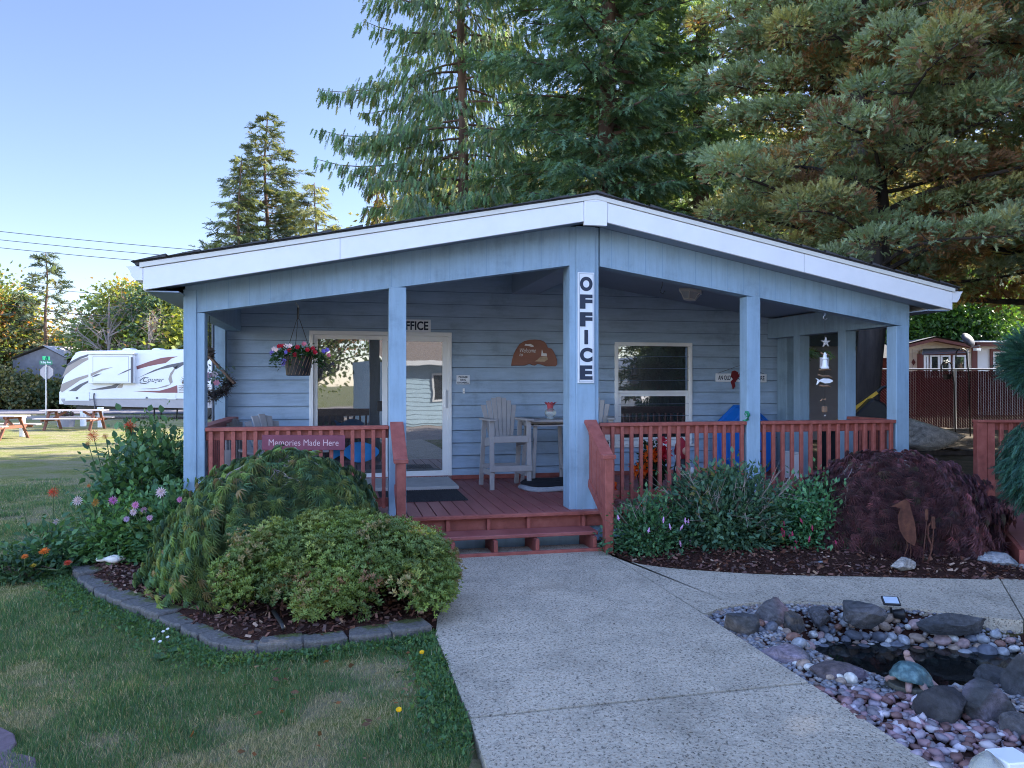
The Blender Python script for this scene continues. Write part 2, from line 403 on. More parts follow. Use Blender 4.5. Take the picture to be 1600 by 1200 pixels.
for k in range(-9, 10):
    a = k*.42+rn.uniform(-.05, .05)
    if abs(a) < .25: continue
    for z_ in (beamz(a)+.035, roofz(a)-.30): nh.lathe([(.0045, 0), (.0045, .0015)], 6, (a, .0012, z_), 'y')
nh.build('nail_heads', M['metal'], office)
for a in (-2.62, 2.45):
    MB().box(a-.0018, a+.0018, -.3415, -.339, roofz(a)-.262, roofz(a)-.056).build('board_joint', pm('dark_board_joint', (.25,.25,.27), .9), office)
# --- posts
def post(a0, a1, b0, b1, z0, z1): return MB().box(a0, a1, b0, b1, z0, z1).build('post', M['blue'], office, bevel=.004)
post(-4.10, -3.92, 0, .17, .0, beamz(4.0)); post(-2.127, -1.949, 0, .17, .30, beamz(2.04))
post(1.94, 2.11, 0, .17, .30, beamz(2.02)); post(3.915, 4.095, 0, .17, .0, beamz(4.0))
p = MB().box(-.182, .150, 0, .25, .30, roofz(.17)-.24).build('post', M['blue'], office, bevel=.004)
MB().box(-.113, .103, -.018, -.001, .34, roofz(.1)-.25).build('batten_board', M['blue'], office, bevel=.003)
MB().box(-4.112, -3.995, -.016, -.001, .40, 2.66).build('batten_board', M['blue'], office, bevel=.003)
MB().box(-4.118, -3.975, -.022, -.001, .0, .392).build('post_base', M['blue'], office, bevel=.003)
MB().box(-2.15, -1.93, -.012, .18, .0, .345).build('post_base', M['blue'], office, bevel=.006)
post(3.93, 4.09, .98, 1.14, .0, 2.45); post(3.93, 4.09, 2.02, 2.18, .0, 2.45); post(4.08, 4.25, 2.60, 2.86, .0, 2.60)
post(-4.27, -4.10, 2.66, 2.84, .0, 2.62)
MB().tube([(-4.22, 2.45, .1), (-4.22, 2.45, 2.6)], .018, 8).build('downspout', pm('dark_downspout', (.06,.08,.12), .5), office)
# --- deck
dk = MB(); a = -4.1; r = random.Random(5)
while a < 4.08:
    dk.box(a+.004, a+.139, -.10, WB-.02, DZ-.038+r.uniform(-.001, .001), DZ+r.uniform(-.0015, .0015)); a += .1445
deck = dk.build('deck_planks', M['redfloor'], office, bevel=.004)
MB().box(-4.11, 4.11, -.155, -.104, DZ-.04, DZ).build('deck_nosing', M['red'], office, bevel=.006)
MB().box(-4.1, 4.1, -.06, -.02, .20, DZ-.042).build('rim_joist', M['red'], office)
MB().box(-4.1, 4.1, -.015, .02, -.1, .33).build('skirting', M['blue'], office)
MB().box(4.08, 4.1, .18, WB, -.1, .33).build('skirting', M['blue'], office)
MB().box(-4.1, -4.08, .18, WB, -.1, .33).build('skirting', M['blue'], office)
MB().box(-4.1, 4.2, WB-.035, WB-.018, DZ+.001, DZ+.06).build('baseboard', M['red'], office, bevel=.003)

# --- railings: each a part, its balusters sub-parts
bal_me = {}
def railing(p0, p1, n, out, zc=1.31, zb=.50, off0=.05, lab=None):
    (a0, b0), (a1, b1) = p0, p1; L = math.hypot(a1-a0, b1-b0); d = Vector(((a1-a0)/L, (b1-b0)/L, 0)); nrm = Vector((d.y, -d.x, 0))*out
    rt = MB(); P = lambda s, o, z: (a0+d.x*s+nrm.x*o, b0+d.y*s+nrm.y*o, z)
    rt.beam(P(0, .0, zc-.019), P(L, .0, zc-.019), .135, .038)
    rt.beam(P(0, -.002, zc-.085), P(L, -.002, zc-.085), .038, .09); rt.beam(P(0, -.002, zb+.012), P(L, -.002, zb+.012), .038, .09)
    o = rt.build('railing', M['red'], office, bevel=.003, label=lab)
    if 'b' not in bal_me:
        bb = MB().box(-.019, .019, -.019, .019, 0, 1).build('baluster', M['red'], o, bevel=.002); bal_me['b'] = bb
        first = True
    else: first = False
    for i in range(n):
        s = off0+(L-2*off0)*i/(n-1)
        q = bal_me['b'] if (first and i == 0) else bal_me['b'].copy()
        if not (first and i == 0): COL.objects.link(q); q.parent = o
        q.location = P(s, .038, zb-.04); q.rotation_euler = (0, 0, math.atan2(d.y, d.x)); q.scale = (1, 1, zc-.04-(zb-.04))
    return o
railing((-3.915, .06), (-2.13, .06), 17, 1); railing((.155, .06), (1.935, .06), 16, 1); railing((2.115, .06), (3.91, .06), 15, 1)
railing((-4.0, .18), (-4.0, 2.64), 18, -1); railing((4.01, .18), (4.01, .97), 8, 1)
# --- front steps
st = MB(); 
MB().box(-2.02, .0, -.43, -.12, .175, .213).build('step_tread', M['redfloor'], office, bevel=.006)
MB().box(-2.02, .0, -.545, -.505, .0, .06).build('step_toe_board', M['red'], office, bevel=.004)
for a in (-1.97, -1.53, -1.10, -.67, -.24+.18):
    MB().prism([(-.50, .0), (-.02, .0), (-.02, .33), (-.12, .33), (-.12, .17), (-.50, .17)][::-1], a-.02, a+.02, 'x').build('step_stringer', M['red'], office, bevel=.003)
for a0, s in ((.045, 1), (-2.05, -1)):
    hr = MB().box(a0-.045, a0+.045, -.645, -.555, .0, .985)
    o = hr.build('stair_handrail', M['red'], office, bevel=.004)
    c = MB(); c.beam((a0, .0-.02, 1.335), (a0, -.56, 1.005), .135, .04); c.beam((a0, -.55, 1.0), (a0, -.655, 1.0), .135, .04)
    c.beam((a0, -.02, 1.24), (a0, -.55, .925), .036, .09); c.beam((a0, -.02, .67), (a0, -.55, .36), .05, .09)
    c.build('sloped_rail', M['red'], o, bevel=.003)
    for k in range(6):
        b = -.07-.085*k; z1 = 1.30-.59*(-b); z0 = .67-.58*(-b)
        MB().box(a0-.016, a0+.016, b-.036, b+.036, z0, z1).build('baluster', M['red'], o, bevel=.002)
# --- sliding door and window
def frame_mb(mb, a0, a1, z0, z1, w_, b0, b1):
    mb.box(a0, a1, b0, b1, z1-w_, z1); mb.box(a0, a1, b0, b1, z0, z0+w_)
    mb.box(a0, a0+w_, b0, b1, z0+w_, z1-w_); mb.box(a1-w_, a1, b0, b1, z0+w_, z1-w_); return mb
d = frame_mb(MB(), DOOR[0]-.02, DOOR[1]+.02, DOOR[2]+.002, DOOR[3]+.02, .055, WB-.035, WB+.05).build('sliding_door', M['vinyl'], office, bevel=.004)
mid = -2.02
frame_mb(MB(), DOOR[0]+.036, mid+.03, DZ+.058, 2.418, .055, WB+.012, WB+.045).build('door_sash', M['vinyl'], d, bevel=.003)
frame_mb(MB(), mid-.03, DOOR[1]-.036, DZ+.058, 2.418, .075, WB-.022, WB+.010).build('door_sash', M['vinyl'], d, bevel=.003)
MB().box(DOOR[0]+.07, mid, WB+.026, WB+.032, DZ+.1, 2.38).build('glass_pane', M['glass'], d)
MB().box(mid+.02, DOOR[1]-.09, WB-.008, WB-.002, DZ+.1, 2.36).build('glass_pane', M['glass'], d)
MB().box(DOOR[1]-.088, DOOR[1]-.056, WB-.05, WB-.024, 1.40, 1.66).build('door_handle', M['vinyl'], d, bevel=.006)
MB().box(mid-.095, mid-.03, WB-.012, WB+.01, 1.36, 1.50).build('door_latch', M['black'], d, bevel=.006)
wn = frame_mb(MB(), WIN[0], WIN[1], WIN[2], WIN[3], .055, WB-.035, WB+.05).build('window', M['vinyl'], office, bevel=.004)
frame_mb(MB(), WIN[0]+.057, WIN[1]-.057, WIN[2]+.057, 1.60, .045, WB-.02, WB+.02).build('window_sash', M['vinyl'], wn, bevel=.003)
MB().box(WIN[0]+.057, WIN[1]-.057, WB-.028, WB+.02, 1.602, 1.64).build('window_sash', M['vinyl'], wn, bevel=.003)
MB().box(WIN[0]+.05, WIN[1]-.05, WB+.006, WB+.01, 1.64, WIN[3]-.05).build('glass_pane', M['glass'], wn)
MB().box(WIN[0]+.1, WIN[1]-.1, WB-.004, WB, WIN[2]+.1, 1.56).build('glass_pane', M['glass'], wn)
MB().box(WIN[0]-.03, WIN[1]+.03, WB-.06, WB-.012, WIN[2]-.04, WIN[2]-.001).build('window_sill', M['vinyl'], wn, bevel=.003)

# ================================================================== SIGNS AND THINGS ON THE PORCH
def pthing(name, label, cat, a, b, z, rz=0, group=None): return thing(name, label, cat, BW(a, b, z), BA+rz, group)
# vertical office sign on the centre post
t = pthing('office_sign', 'tall white vertical sign with navy letters reading OFFICE on the centre porch post', 'sign', -.005, -.020, 2.35)
MB().box(-.094, .094, -.014, 0, -.60, .605).build('sign_board', M['signwhite'], t, bevel=.003)
frame_mb(MB(), -.082, .082, -.588, .593, .006, -.0165, -.0142).build('border', pm('border_line', (.35,.38,.42), .5), t)
for i, ch in enumerate('OFFICE'):
    mb = text_mb(ch, .142 if ch != 'I' else .042, .156, .004, .055); mb.v = [(x, y-.0145, z+.50-.193*i-.02) for x, y, z in mb.v]
    mb.build('letter', M['ink'], t)
def sign(name, label, txt, a, b, z, w, h, tw, th, board, ink, cat='sign', th_=.012, rz=0, bold=0, tilt=0, shear=0, y0=0):
    t = pthing(name, label, cat, a, b, z, rz); t.rotation_euler[1] = tilt
    MB().box(-w/2, w/2, -th_, 0, -h/2, h/2).build('sign_board', board, t, bevel=.002)
    lines = txt.split('|'); n = len(lines)
    for i, L in enumerate(lines):
        ww = tw[i] if hasattr(tw, '__len__') else tw
        mb = text_mb(L, ww, th, .002, bold, shear); zz = (n-1)/2*th*1.45-i*th*1.45+y0
        mb.v = [(x, y-th_-.0005, z_+zz) for x, y, z_ in mb.v]; mb.build('lettering', ink, t)
    return t
sign('door_sign', 'small white horizontal sign reading OFFICE on top of the sliding door frame', 'OFFICE', -1.62, WB-.016, 2.565, .50, .175, .43, .125, M['signwhite'], M['ink'], bold=.03)
sign('notice_sign', 'small square white notice reading PLEASE RING DOORBELL right of the sliding door', 'PLEASE|RING|DOORBELL', -.905, WB-.016, 1.80, .19, .13, (.13, .08, .165), .028, M['signwhite'], M['ink'], bold=.03)
t = pthing('doorbell', 'little white doorbell button under the ring doorbell notice', 'doorbell', -.895, WB-.016, 1.64)
MB().box(-.014, .014, -.014, 0, -.038, .038).build('bell_housing', M['vinyl'], t, bevel=.004)
MB().lathe([(.008, 0), (.008, .004)], 12, (0, -.018, -.008), 'y').build('button', M['metal'], t)
t = sign('memories_sign', 'dull maroon plank sign reading Memories Made Here on the left railing', 'Memories Made Here', -2.975, -.012, 1.15, .81, .150, .68, .062, pm('plum_sign_paint', (.19,.052,.082), .6, .15, 8), pm('pink_lettering', (.62,.45,.48), .6), tilt=R(1.2), bold=-.004)
# driftwood crab sign
t = pthing('crab_sign', 'white plank sign with a red crab hung on the wall behind the right front post', 'sign', 3.47, WB-.016, 1.835); t.rotation_euler[1] = R(.6)
MB().box(-.435, .435, -.014, 0, -.065, .065).build('sign_board', M['signwhite'], t, bevel=.004)
for s, w_, x in (('AN OLD', .21, -.29), ('CRAB', .15, -.08), ('LIVES', .15, .12), ('HERE', .15, .32)):
    mb = text_mb(s, w_, .068, .002, .02); mb.v = [(px_+x, y-.0145, z) for px_, y, z in mb.v]; mb.build('lettering', M['ink'], t)
crab = MB(); cp = [(-.19,.02),(-.17,.10),(-.12,.115),(-.07,.09),(-.06,.05),(-.035,.075),(-.03,.02),(-.07,.0),(-.10,-.06),(-.12,-.07),(-.11,-.13),(-.15,-.18),(-.17,-.11),(-.19,-.06),(-.15,-.02)]
crab.prism(cp[::-1], -.032, -.0165); crab.build('crab_cutout', pm('crab_red', (.16,.012,.018), .5), t, bevel=.004)
MB().tube([(-.40, -.006, .065), (-.1, -.006, .17), (0, -.006, .2)], .003, 5).tube([(.40, -.006, .065), (.1, -.006, .17), (0, -.006, .2)], .003, 5).build('hanging_wire', M['twigdark'], t)
# welcome plaque
t = pthing('welcome_plaque', 'reddish brown live edge wooden plaque lettered Welcome with a small painted lighthouse', 'plaque', .145, WB-.016, 2.20)
pl = [(-.345,-.195),(-.335,-.12),(-.31,-.03),(-.27,.05),(-.22,.12),(-.15,.165),(-.08,.185),(0,.19),(.09,.185),(.15,.16),(.185,.12),(.205,.07),(.26,.06),(.29,.02),(.32,-.04),(.345,-.10),(.345,-.17),(.325,-.20),(.18,-.20),(.10,-.175),(.05,-.165),(.01,-.19),(-.03,-.185),(-.07,-.165),(-.14,-.19)]
o = MB().prism(pl[::-1], -.03, 0).build('plank', pm('plaque_wood', (.26,.105,.07), .5, .2, 6, .2, 30, stretch=(.3,1,1)), t, bevel=.006)
for s, w_, h_, x, z in (('Welcome', .24, .062, -.10, .03), ('to', .05, .04, -.20, -.035)):
    mb = text_mb(s, w_, h_, .002, -.005, .35); mb.v = [(a+x, y-.0305, c+z) for a, y, c in mb.v]; mb.build('lettering', M['white'], t)
MB().prism([(-.15,.10),(-.14,.125),(-.10,.12),(-.06,.125),(-.02,.105),(-.01,.085),(-.04,.08),(-.09,.095)][::-1], -.032, -.0302).build('painted_cloud', M['white'], t)
MB().prism([(.10,-.05),(.107,.02),(.113,.045),(.122,.02),(.13,-.01),(.165,-.01),(.185,-.015),(.185,-.055)][::-1], -.033, -.0302).build('painted_lighthouse', M['white'], t)
MB().prism([(.0,-.13),(.05,-.10),(.09,-.06),(.19,-.06),(.20,-.10),(.15,-.135)][::-1], -.0318, -.0302).build('painted_cliff', pm('tan_paint', (.50,.36,.24), .6, .2, 20), t)

# ceiling light
t = pthing('ceiling_light', 'hexagonal off white porch ceiling light with frosted panes', 'light fixture', 2.15, 1.9, ceilz(2.15)-.002)
t.rotation_euler[1] = math.atan(.15)
MB().lathe([(.175, 0), (.175, -.03), (.155, -.035)], 6).build('canopy', M['cream'], t, bevel=.002)
MB().lathe([(.145, -.034), (.085, -.125)], 6).build('lamp_shade', M['lampglass'], t)
g = MB()
for k in range(6):
    a = math.pi/3*k; g.tube([(.15*math.cos(a), .15*math.sin(a), -.034), (.088*math.cos(a), .088*math.sin(a), -.128)], .008, 5)
g.lathe([(.092, -.122), (.092, -.136), (.05, -.142)], 6); g.build('lamp_frame', M['cream'], t)
# hooks
def jhook(t, top, mat='metal'):
    MB().tube([(0,0,top), (.0,0,top-.03), (-.02,0,top-.045), (-.022,0,top-.065), (0,0,top-.085), (.022,0,top-.075), (.026,0,top-.06)], .005, 6).build('ceiling_hook', M[mat], t, smooth=True)
t = pthing('empty_hook', 'pale ceiling hook with an empty dark wire plant hanger between the porch posts', 'hook', 1.02, .26, 0)
zc = ceilz(1.02)
jhook(t, zc-.10); MB().tube([(0,0,zc-.1), (0,0,zc)], .005, 6).build('hook_shank', M['metal'], t)
MB().tube([(.012,0,zc-.17), (-.005,0,zc-.20), (-.01,0,zc-.34), (-.03,0,zc-.40), (-.03,0,zc-.42), (0,0,zc-.435), (.022,0,zc-.40)], .004, 6).build('wire_hanger', M['black'], t)

# hanging basket of flowers
rng = np.random.default_rng(11)
_p = at(466, 570, 8.05); t = thing('hanging_basket', 'black slatted hanging basket overflowing with red purple and white flowers', 'hanging basket', _p, 0)
MB().lathe([(.105, -.115), (.12, -.11), (.145, .09), (.15, .10), (.14, .10), (.135, .085), (.03, .07)], 24).build('pot', M['black'], t)
sl = MB()
for k in range(20):
    a0 = k*2*math.pi/20; sl.tube([(.118*math.cos(a0), .118*math.sin(a0), -.105), (.148*math.cos(a0+.5), .148*math.sin(a0+.5), .09)], .005, 4)
sl.build('basket_slats', M['wood'], t)
MB().tube([(-.13,0,.1), (-.02,0,.46), (0,0,.50)], .004, 5).tube([(.13,.05,.1), (.02,.0,.46), (0,0,.50)], .004, 5).tube([(0,-.13,.1), (0,-.02,.46), (0,0,.50)], .004, 5).tube([(0,0,.48), (0,0,.60)], .012, 6).build('hanger_wire', M['black'], t)
MB().tube([(0,0,.58), (0,0,.62), (-.025,0,.64), (-.025,0,.67), (0,0,.70), (.0,0,.78)], .007, 6).build('hook', M['metal'], t, smooth=True)
n = 900; th = rng.random(n)*2*math.pi; rr = np.sqrt(rng.random(n))*.27; P = np.stack([rr*np.cos(th), rr*np.sin(th), .15-.9*rr**2+rng.normal(0, .028, n)], 1)
P[:, 2] -= np.where(rr > .2, rng.random(n)*.08, 0)
Dv = unit(np.stack([np.cos(th)*.8, np.sin(th)*.8, rng.normal(.1, .5, n)], 1))
V, Fc, C = scat(T_LEAF, P, Dv, np.tile((0,0,1.), (n,1))+rng.normal(0,.3,(n,3)), .035+.02*rng.random(n), jitter(rng, (.035,.085,.03), n, .4))
arr_mesh('foliage', V, Fc, M['leaf'], C, t)
def small_flower(r, petals=5, cup=.3, seed=0):
    v, f = [], []
    for i in range(petals):
        a = 2*math.pi*i/petals; o = len(v)
        for (q, da, h) in ((0,0,0), (.7,-.45,cup*.6), (1,0,cup), (.7,.45,cup*.6)): v.append((r*q*math.cos(a+da), r*q*math.sin(a+da), r*h))
        f += [(o,o+1,o+2), (o,o+2,o+3)]
    return np.array(v), np.array(f)
def flower_cluster(name, parent, P, Nn, r, cols, seed=0, petals=5):
    v, f = small_flower(r, petals); k = len(P); Nn = unit(Nn); U = unit(np.cross(Nn, np.tile((.1,.2,1.), (k,1)))); W = np.cross(Nn, U)
    V = P[:, None]+v[None, :, 0:1]*U[:, None]+v[None, :, 1:2]*W[:, None]+v[None, :, 2:3]*Nn[:, None]
    Fc = (f[None]+(np.arange(k)*len(v))[:, None, None]).reshape(-1, 3)
    return arr_mesh(name, V.reshape(-1, 3), Fc, M['petal'], np.repeat(cols, len(v), axis=0), parent)
def blooms(parent, spots, r, petals=6, name='flower'):
    for (x, y, z, c) in spots:
        k = 3; P = np.array([(x, y, z)]*k); Nn = np.array([(x*1.0+.05*j, -.8+.2*j, .35) for j in range(k)], float)
        o = flower_cluster(name, parent, np.zeros((k, 3))+np.array([(0,0,0.004*j) for j in range(k)]), Nn, r, np.tile(np.array(c)[None], (k, 1)), petals=petals); o.location = (x, y, z)
R_, Pu, Wh, Pk = (.42,.012,.03), (.22,.16,.55), (.75,.62,.66), (.6,.2,.25)
spots = []
for (px, py, c) in ((420,551,Pu),(424,545,Wh),(434,541,R_),(440,541,R_),(446,541,Wh),(453,541,Wh),(465,543,R_),(452,548,R_),(461,555,R_),(480,547,R_),(488,545,R_),(491,551,R_),(508,547,Pu),(510,555,Pk),(443,564,Pu),(442,569,Pu),(447,551,Pu),(503,549,Pu),(429,547,Wh),(475,538,Pk)):
    q = at(px, py, 7.86); spots.append((q[0]-_p[0], q[1]-_p[1]+.12*(abs(px-466)/50.)**2, q[2]-_p[2], c))
blooms(t, spots, .026)

# hanging birdhouse planter on the left
t = thing('hanging_planter', 'wooden house shaped planter with dark twig basket and pink flowers in the left porch bay', 'planter', at(327, 590, 8.0), R(12))
for s in (-1, 1): MB().beam((0, 0, .22), (s*.25, 0, -.06), .16, .018, (0, 1, 0) if False else (0,0,1)).build('roof_board', M['wood'], t, bevel=.002)
MB().tube([(0,0,.24), (0,0,1.0)], .004, 5).build('hanging_cord', M['black'], t)
n = 900; th = math.pi+rng.random(n)*math.pi; P = np.stack([.215*np.cos(th)*(.75+.3*rng.random(n)), rng.uniform(-.09, .09, n), .21*np.sin(th)*(.6+.45*rng.random(n))-.02], 1)
D = rng.normal(0, 1, (n, 3)); V, Fc, C = scat(T_BLADE, P, D, rng.normal(0,1,(n,3)), .09*np.ones(n), pick(rng, [(.03,.028,.03),(.08,.07,.07),(.18,.17,.18)], [6,3,1], n), 1.6)
arr_mesh('twig_basket', V, Fc, M['petal'], C, t)
n = 160; P = rng.normal(0, 1, (n, 3))*(.09, .05, .05)+(.05, -.04, .02)
V, Fc, C = scat(T_LEAF, P, rng.normal(0, 1, (n, 3)), rng.normal(0, 1, (n, 3)), .05*np.ones(n), jitter(rng, (.13,.2,.2), n, .5)); arr_mesh('leaves', V, Fc, M['leaf'], C, t)
blooms(t, [(.02,-.10,.02,(.55,.35,.5)), (.09,-.11,-.06,(.6,.3,.42)), (.07,-.1,.03,(.6,.55,.65)), (.0,-.1,-.01,(.45,.35,.6))], .035)
n = 30; V, Fc, C = scat(T_LEAF, np.tile((0,0,.26), (n,1))+rng.normal(0,.02,(n,3)), rng.normal(0,1,(n,3))*(1,.6,.5), rng.normal(0,1,(n,3)), .08*np.ones(n), jitter(rng, (.08,.06,.045), n, .4)); arr_mesh('bow_leaves', V, Fc, M['leaf'], C, t)

# wind chime
Yw = 8.95; t = thing('wind_chime', 'driftwood wind chime with a starfish, white lighthouse and whitewashed fish in the right porch bay', 'wind chime', at(1289, 600, Yw), BA)
k_ = Yw/F
jhook(t, 110*k_+.01)
MB().tube([(0,0,.78), (0,0,-.36)], .0022, 4).build('string', M['twigdark'], t)
stf = []
for i in range(10):
    a = math.pi/2+i*math.pi/5; rr = .066 if i % 2 == 0 else .023; stf.append((rr*math.cos(a)+.01, rr*math.sin(a)+.485))
MB().prism(stf[::-1], -.012, .012).build('starfish', pm('dried_starfish', (.40,.36,.33), .9, .2, 30, .4, 80), t, bevel=.004)
for z, hw, tl in ((.345,.055,.02), (.165,.075,-.0), (.09,.09,.02), (-.025,.07,.01)):
    MB().tube([(-hw,0,z+tl), (-hw*.3,.004,z), (hw*.4,-.004,z+.006), (hw,0,z-tl)], .0105, 6).build('driftwood_bar', M['wood'], t, smooth=True)
MB().lathe([(.045,.18),(.045,.20),(.032,.21),(.026,.28),(.034,.29),(.034,.30),(.02,.31),(.022,.345),(.004,.37)], 14).build('lighthouse', M['white'], t)
MB().box(-.055, .06, .012, .02, .185, .31).build('backing_card', pm('grey_card', (.36,.33,.33), .7), t)
fp = [(-.12,.07),(-.075,.045),(-.02,.065),(.05,.062),(.095,.045),(.10,.028),(.06,.01),(0,.005),(-.07,.028),(-.11,-.01),(-.095,.04)]
MB().prism(fp[::-1], -.01, .01).build('wooden_fish', M['white'], t, bevel=.003)
MB().tube([(-.06,0,-.20),(-.035,0,-.175),(0,0,-.185),(.01,0,-.17)], .008, 6).build('driftwood_hook', M['wood'], t)
MB().box(-.032, .02, -.02, .02, -.33, -.26).build('wood_block', M['wood'], t, bevel=.005)
MB().lathe([(.002,-.385),(.014,-.372),(.014,-.365),(.002,-.355)], 10).build('bell', M['metal'], t)

# tall balcony chairs and table
def bar_chair(label, loc, rz, g='taupe balcony chairs'):
    t = thing('balcony_chair', label, 'chair', loc, rz, g); W = .25
    m = M['grey_poly']
    for s in (-1, 1):
        MB().beam((s*W, -.28, 0), (s*W, -.26, .88), .028, .06, (1,0,0)).build('leg', m, t, bevel=.004)
        MB().beam((s*W, .30, 0), (s*W, .12, .88), .028, .06, (1,0,0)).build('leg', m, t, bevel=.004)
        MB().prism([(-.34,.885),(-.30,.885),(.20,.885),(.22,.91),(-.34,.91)][::-1], s*W-.055, s*W+.055, 'x').build('armrest', m, t, bevel=.006)
        MB().beam((s*(W-.03), -.26, .20), (s*(W-.03), .26, .20), .028, .07).build('side_stretcher', m, t, bevel=.003)
        MB().beam((s*(W-.03), -.26, .63), (s*(W-.03), .17, .57), .028, .09).build('seat_rail', m, t, bevel=.003)
    MB().beam((-W-.03, -.30, .27), (W+.03, -.30, .27), .03, .075).build('footrest', m, t, bevel=.004)
    MB().beam((-W, .24, .26), (W, .24, .26), .03, .06).build('back_stretcher', m, t, bevel=.003)
    se = MB(); 
    for k in range(5): se.box(-W+.015, W-.015, -.275+.09*k, -.195+.09*k, .668-.012*k, .69-.012*k)
    se.box(-W+.015, W-.015, -.295, -.272, .605, .69); se.build('seat', m, t, bevel=.004)
    bk = MB()
    for k in range(7):
        u = k-3; x0 = u*.047; x1 = u*.072; top = 1.19-.011*u*u; hw0, hw1 = .021, .033
        bk.add([(x0-hw0, .17, .62), (x0+hw0, .17, .62), (x1+hw1, .30, top-abs(u+.5)*.004), (x1-hw1, .30, top-abs(u-.5)*.004)]+[(x0-hw0, .19, .62), (x0+hw0, .19, .62), (x1+hw1, .32, top-abs(u+.5)*.004), (x1-hw1, .32, top-abs(u-.5)*.004)],
               [(0,1,2,3), (7,6,5,4), (0,4,5,1), (1,5,6,2), (2,6,7,3), (3,7,4,0)])
    bk.build('backrest', m, t, bevel=.003)
    MB().box(-.2, .2, .26, .285, .86, .92).build('back_rail', m, t, bevel=.003)
    return t
_a = BW(-.49, 1.95, DZ+.002)
bar_chair('tall taupe slatted balcony chair between the sliding door and the porch table', _a, BA+R(4))
bar_chair('tall taupe balcony chair mostly hidden behind the centre porch post', BW(.78, 2.1, DZ+.002), BA-R(18))
t = pthing('bar_table', 'tall taupe slatted porch table beside the balcony chair', 'table', .14, 2.10, DZ+.002, R(4))
tp = MB()
for k in range(7): tp.prism([(-.40+.02*abs(k-3)**1.3*.5, -.33+.095*k), (.40-.02*abs(k-3)**1.3*.5, -.33+.095*k), (.40-.02*abs(k-3)**1.3*.5, -.243+.095*k), (-.40+.02*abs(k-3)**1.3*.5, -.243+.095*k)], .86, .885, 'z')
tp.build('tabletop', M['grey_poly'], t, bevel=.004)
frame_mb(MB(), -.34, .34, .80, .858, .02, -.27, .27).build('apron', M['grey_poly'], t, bevel=.003)
for sx in (-1, 1):
    for sy in (-1, 1): MB().beam((sx*.29, sy*.24, 0), (sx*.24, sy*.2, .858), .045, .045, (1,0,0)).build('leg', M['grey_poly'], t, bevel=.004)
MB().beam((-.26,-.22,.22), (-.26,.22,.22), .03, .06).beam((.26,-.22,.22), (.26,.22,.22), .03, .06).build('stretcher', M['grey_poly'], t)
t = pthing('glass_vase', 'round glass vase with a pink fluted rim on the tall table', 'vase', .14, 1.97, DZ+.889)
mglass, nn, bb = newmat('clear_vase_glass'); bb.inputs['Base Color'].default_value = (.72,.78,.78,1); bb.inputs['Transmission Weight'].default_value = .75; bb.inputs['Roughness'].default_value = .05
MB().lathe([(.035, 0), (.05, .004), (.03, .02), (.07, .055), (.08, .085), (.07, .12), (.035, .15), (.03, .165)], 24).build('bowl', mglass, t, smooth=True)
v = MB(); nseg = 24
for i, (r_, z_) in enumerate(((.030,.10), (.040,.15), (.045,.19), (.07,.215), (.078,.222))):
    for k in range(nseg):
        a = 2*math.pi*k/nseg; q = r_*(1+(.25*math.cos(6*a) if i > 2 else 0)); v.v.append((q*math.cos(a), q*math.sin(a), z_+(.016*math.cos(6*a) if i > 2 else 0)))
v.f += [(i*nseg+k, i*nseg+(k+1) % nseg, (i+1)*nseg+(k+1) % nseg, (i+1)*nseg+k) for i in range(4) for k in range(nseg)]
v.build('fluted_rim', pm('pink_glass', (.50,.10,.12), .15, .3, 10), t, smooth=True)
# pet bed
def blob(name, mat, parent, rx, ry, h, n=28, p=2.6, lift=0, edge=.5):
    v = MB(); rings = [(1, 0), (1.02, h*edge*.5), (.98, h*edge), (.9, h*.9), (.6, h), (.3, h*.97)]
    for q, z in rings:
        for k in range(n):
            a = 2*math.pi*k/n; c, s = math.cos(a), math.sin(a); e = (abs(c)**p+abs(s)**p)**(-1/p)
            v.v.append((rx*q*e*c, ry*q*e*s, lift+z+.006*math.sin(5*a+q*3)))
    m = len(rings); v.f += [(i*n+k, i*n+(k+1) % n, (i+1)*n+(k+1) % n, (i+1)*n+k) for i in range(m-1) for k in range(n)]
    v.f.append(tuple((m-1)*n+k for k in range(n))); v.f.append(tuple(range(n-1, -1, -1)))
    return v.build(name, mat, parent, smooth=True)
t = pthing('pet_bed', 'black cushioned pet bed with a fuzzy grey rim on the deck under the table', 'pet bed', .16, 1.68, DZ+.003, R(2))
blob('fleece_base', M['greycloth'], t, .50, .33, .07, p=3.5); blob('cushion', M['blackcloth'], t, .47, .30, .05, p=3.5, lift=.06)
# mats
t = pthing('doormat', 'dark grey ribbed doormat on the porch boards before the sliding door', 'doormat', -1.66, 1.32, DZ+.003)
dm = MB().box(-.5, .5, -.46, .46, 0, .008)
for k in range(34): x = -.49+.0295*k; dm.box(x, x+.014, -.45, .45, .008, .013)
dm.build('ribbed_mat', pm('dark_rubber', (.030,.030,.036), .8, .3, 30), t)
t = pthing('threshold_slab', 'pale grey slab step directly below the sliding door', 'step', -1.95, 2.32, DZ+.003)
MB().box(-.83, .83, -.48, .52, 0, .045).build('slab', pm('pale_concrete_mat', (.42,.41,.40), .9, .12, 12, .3, 60), t, bevel=.006)
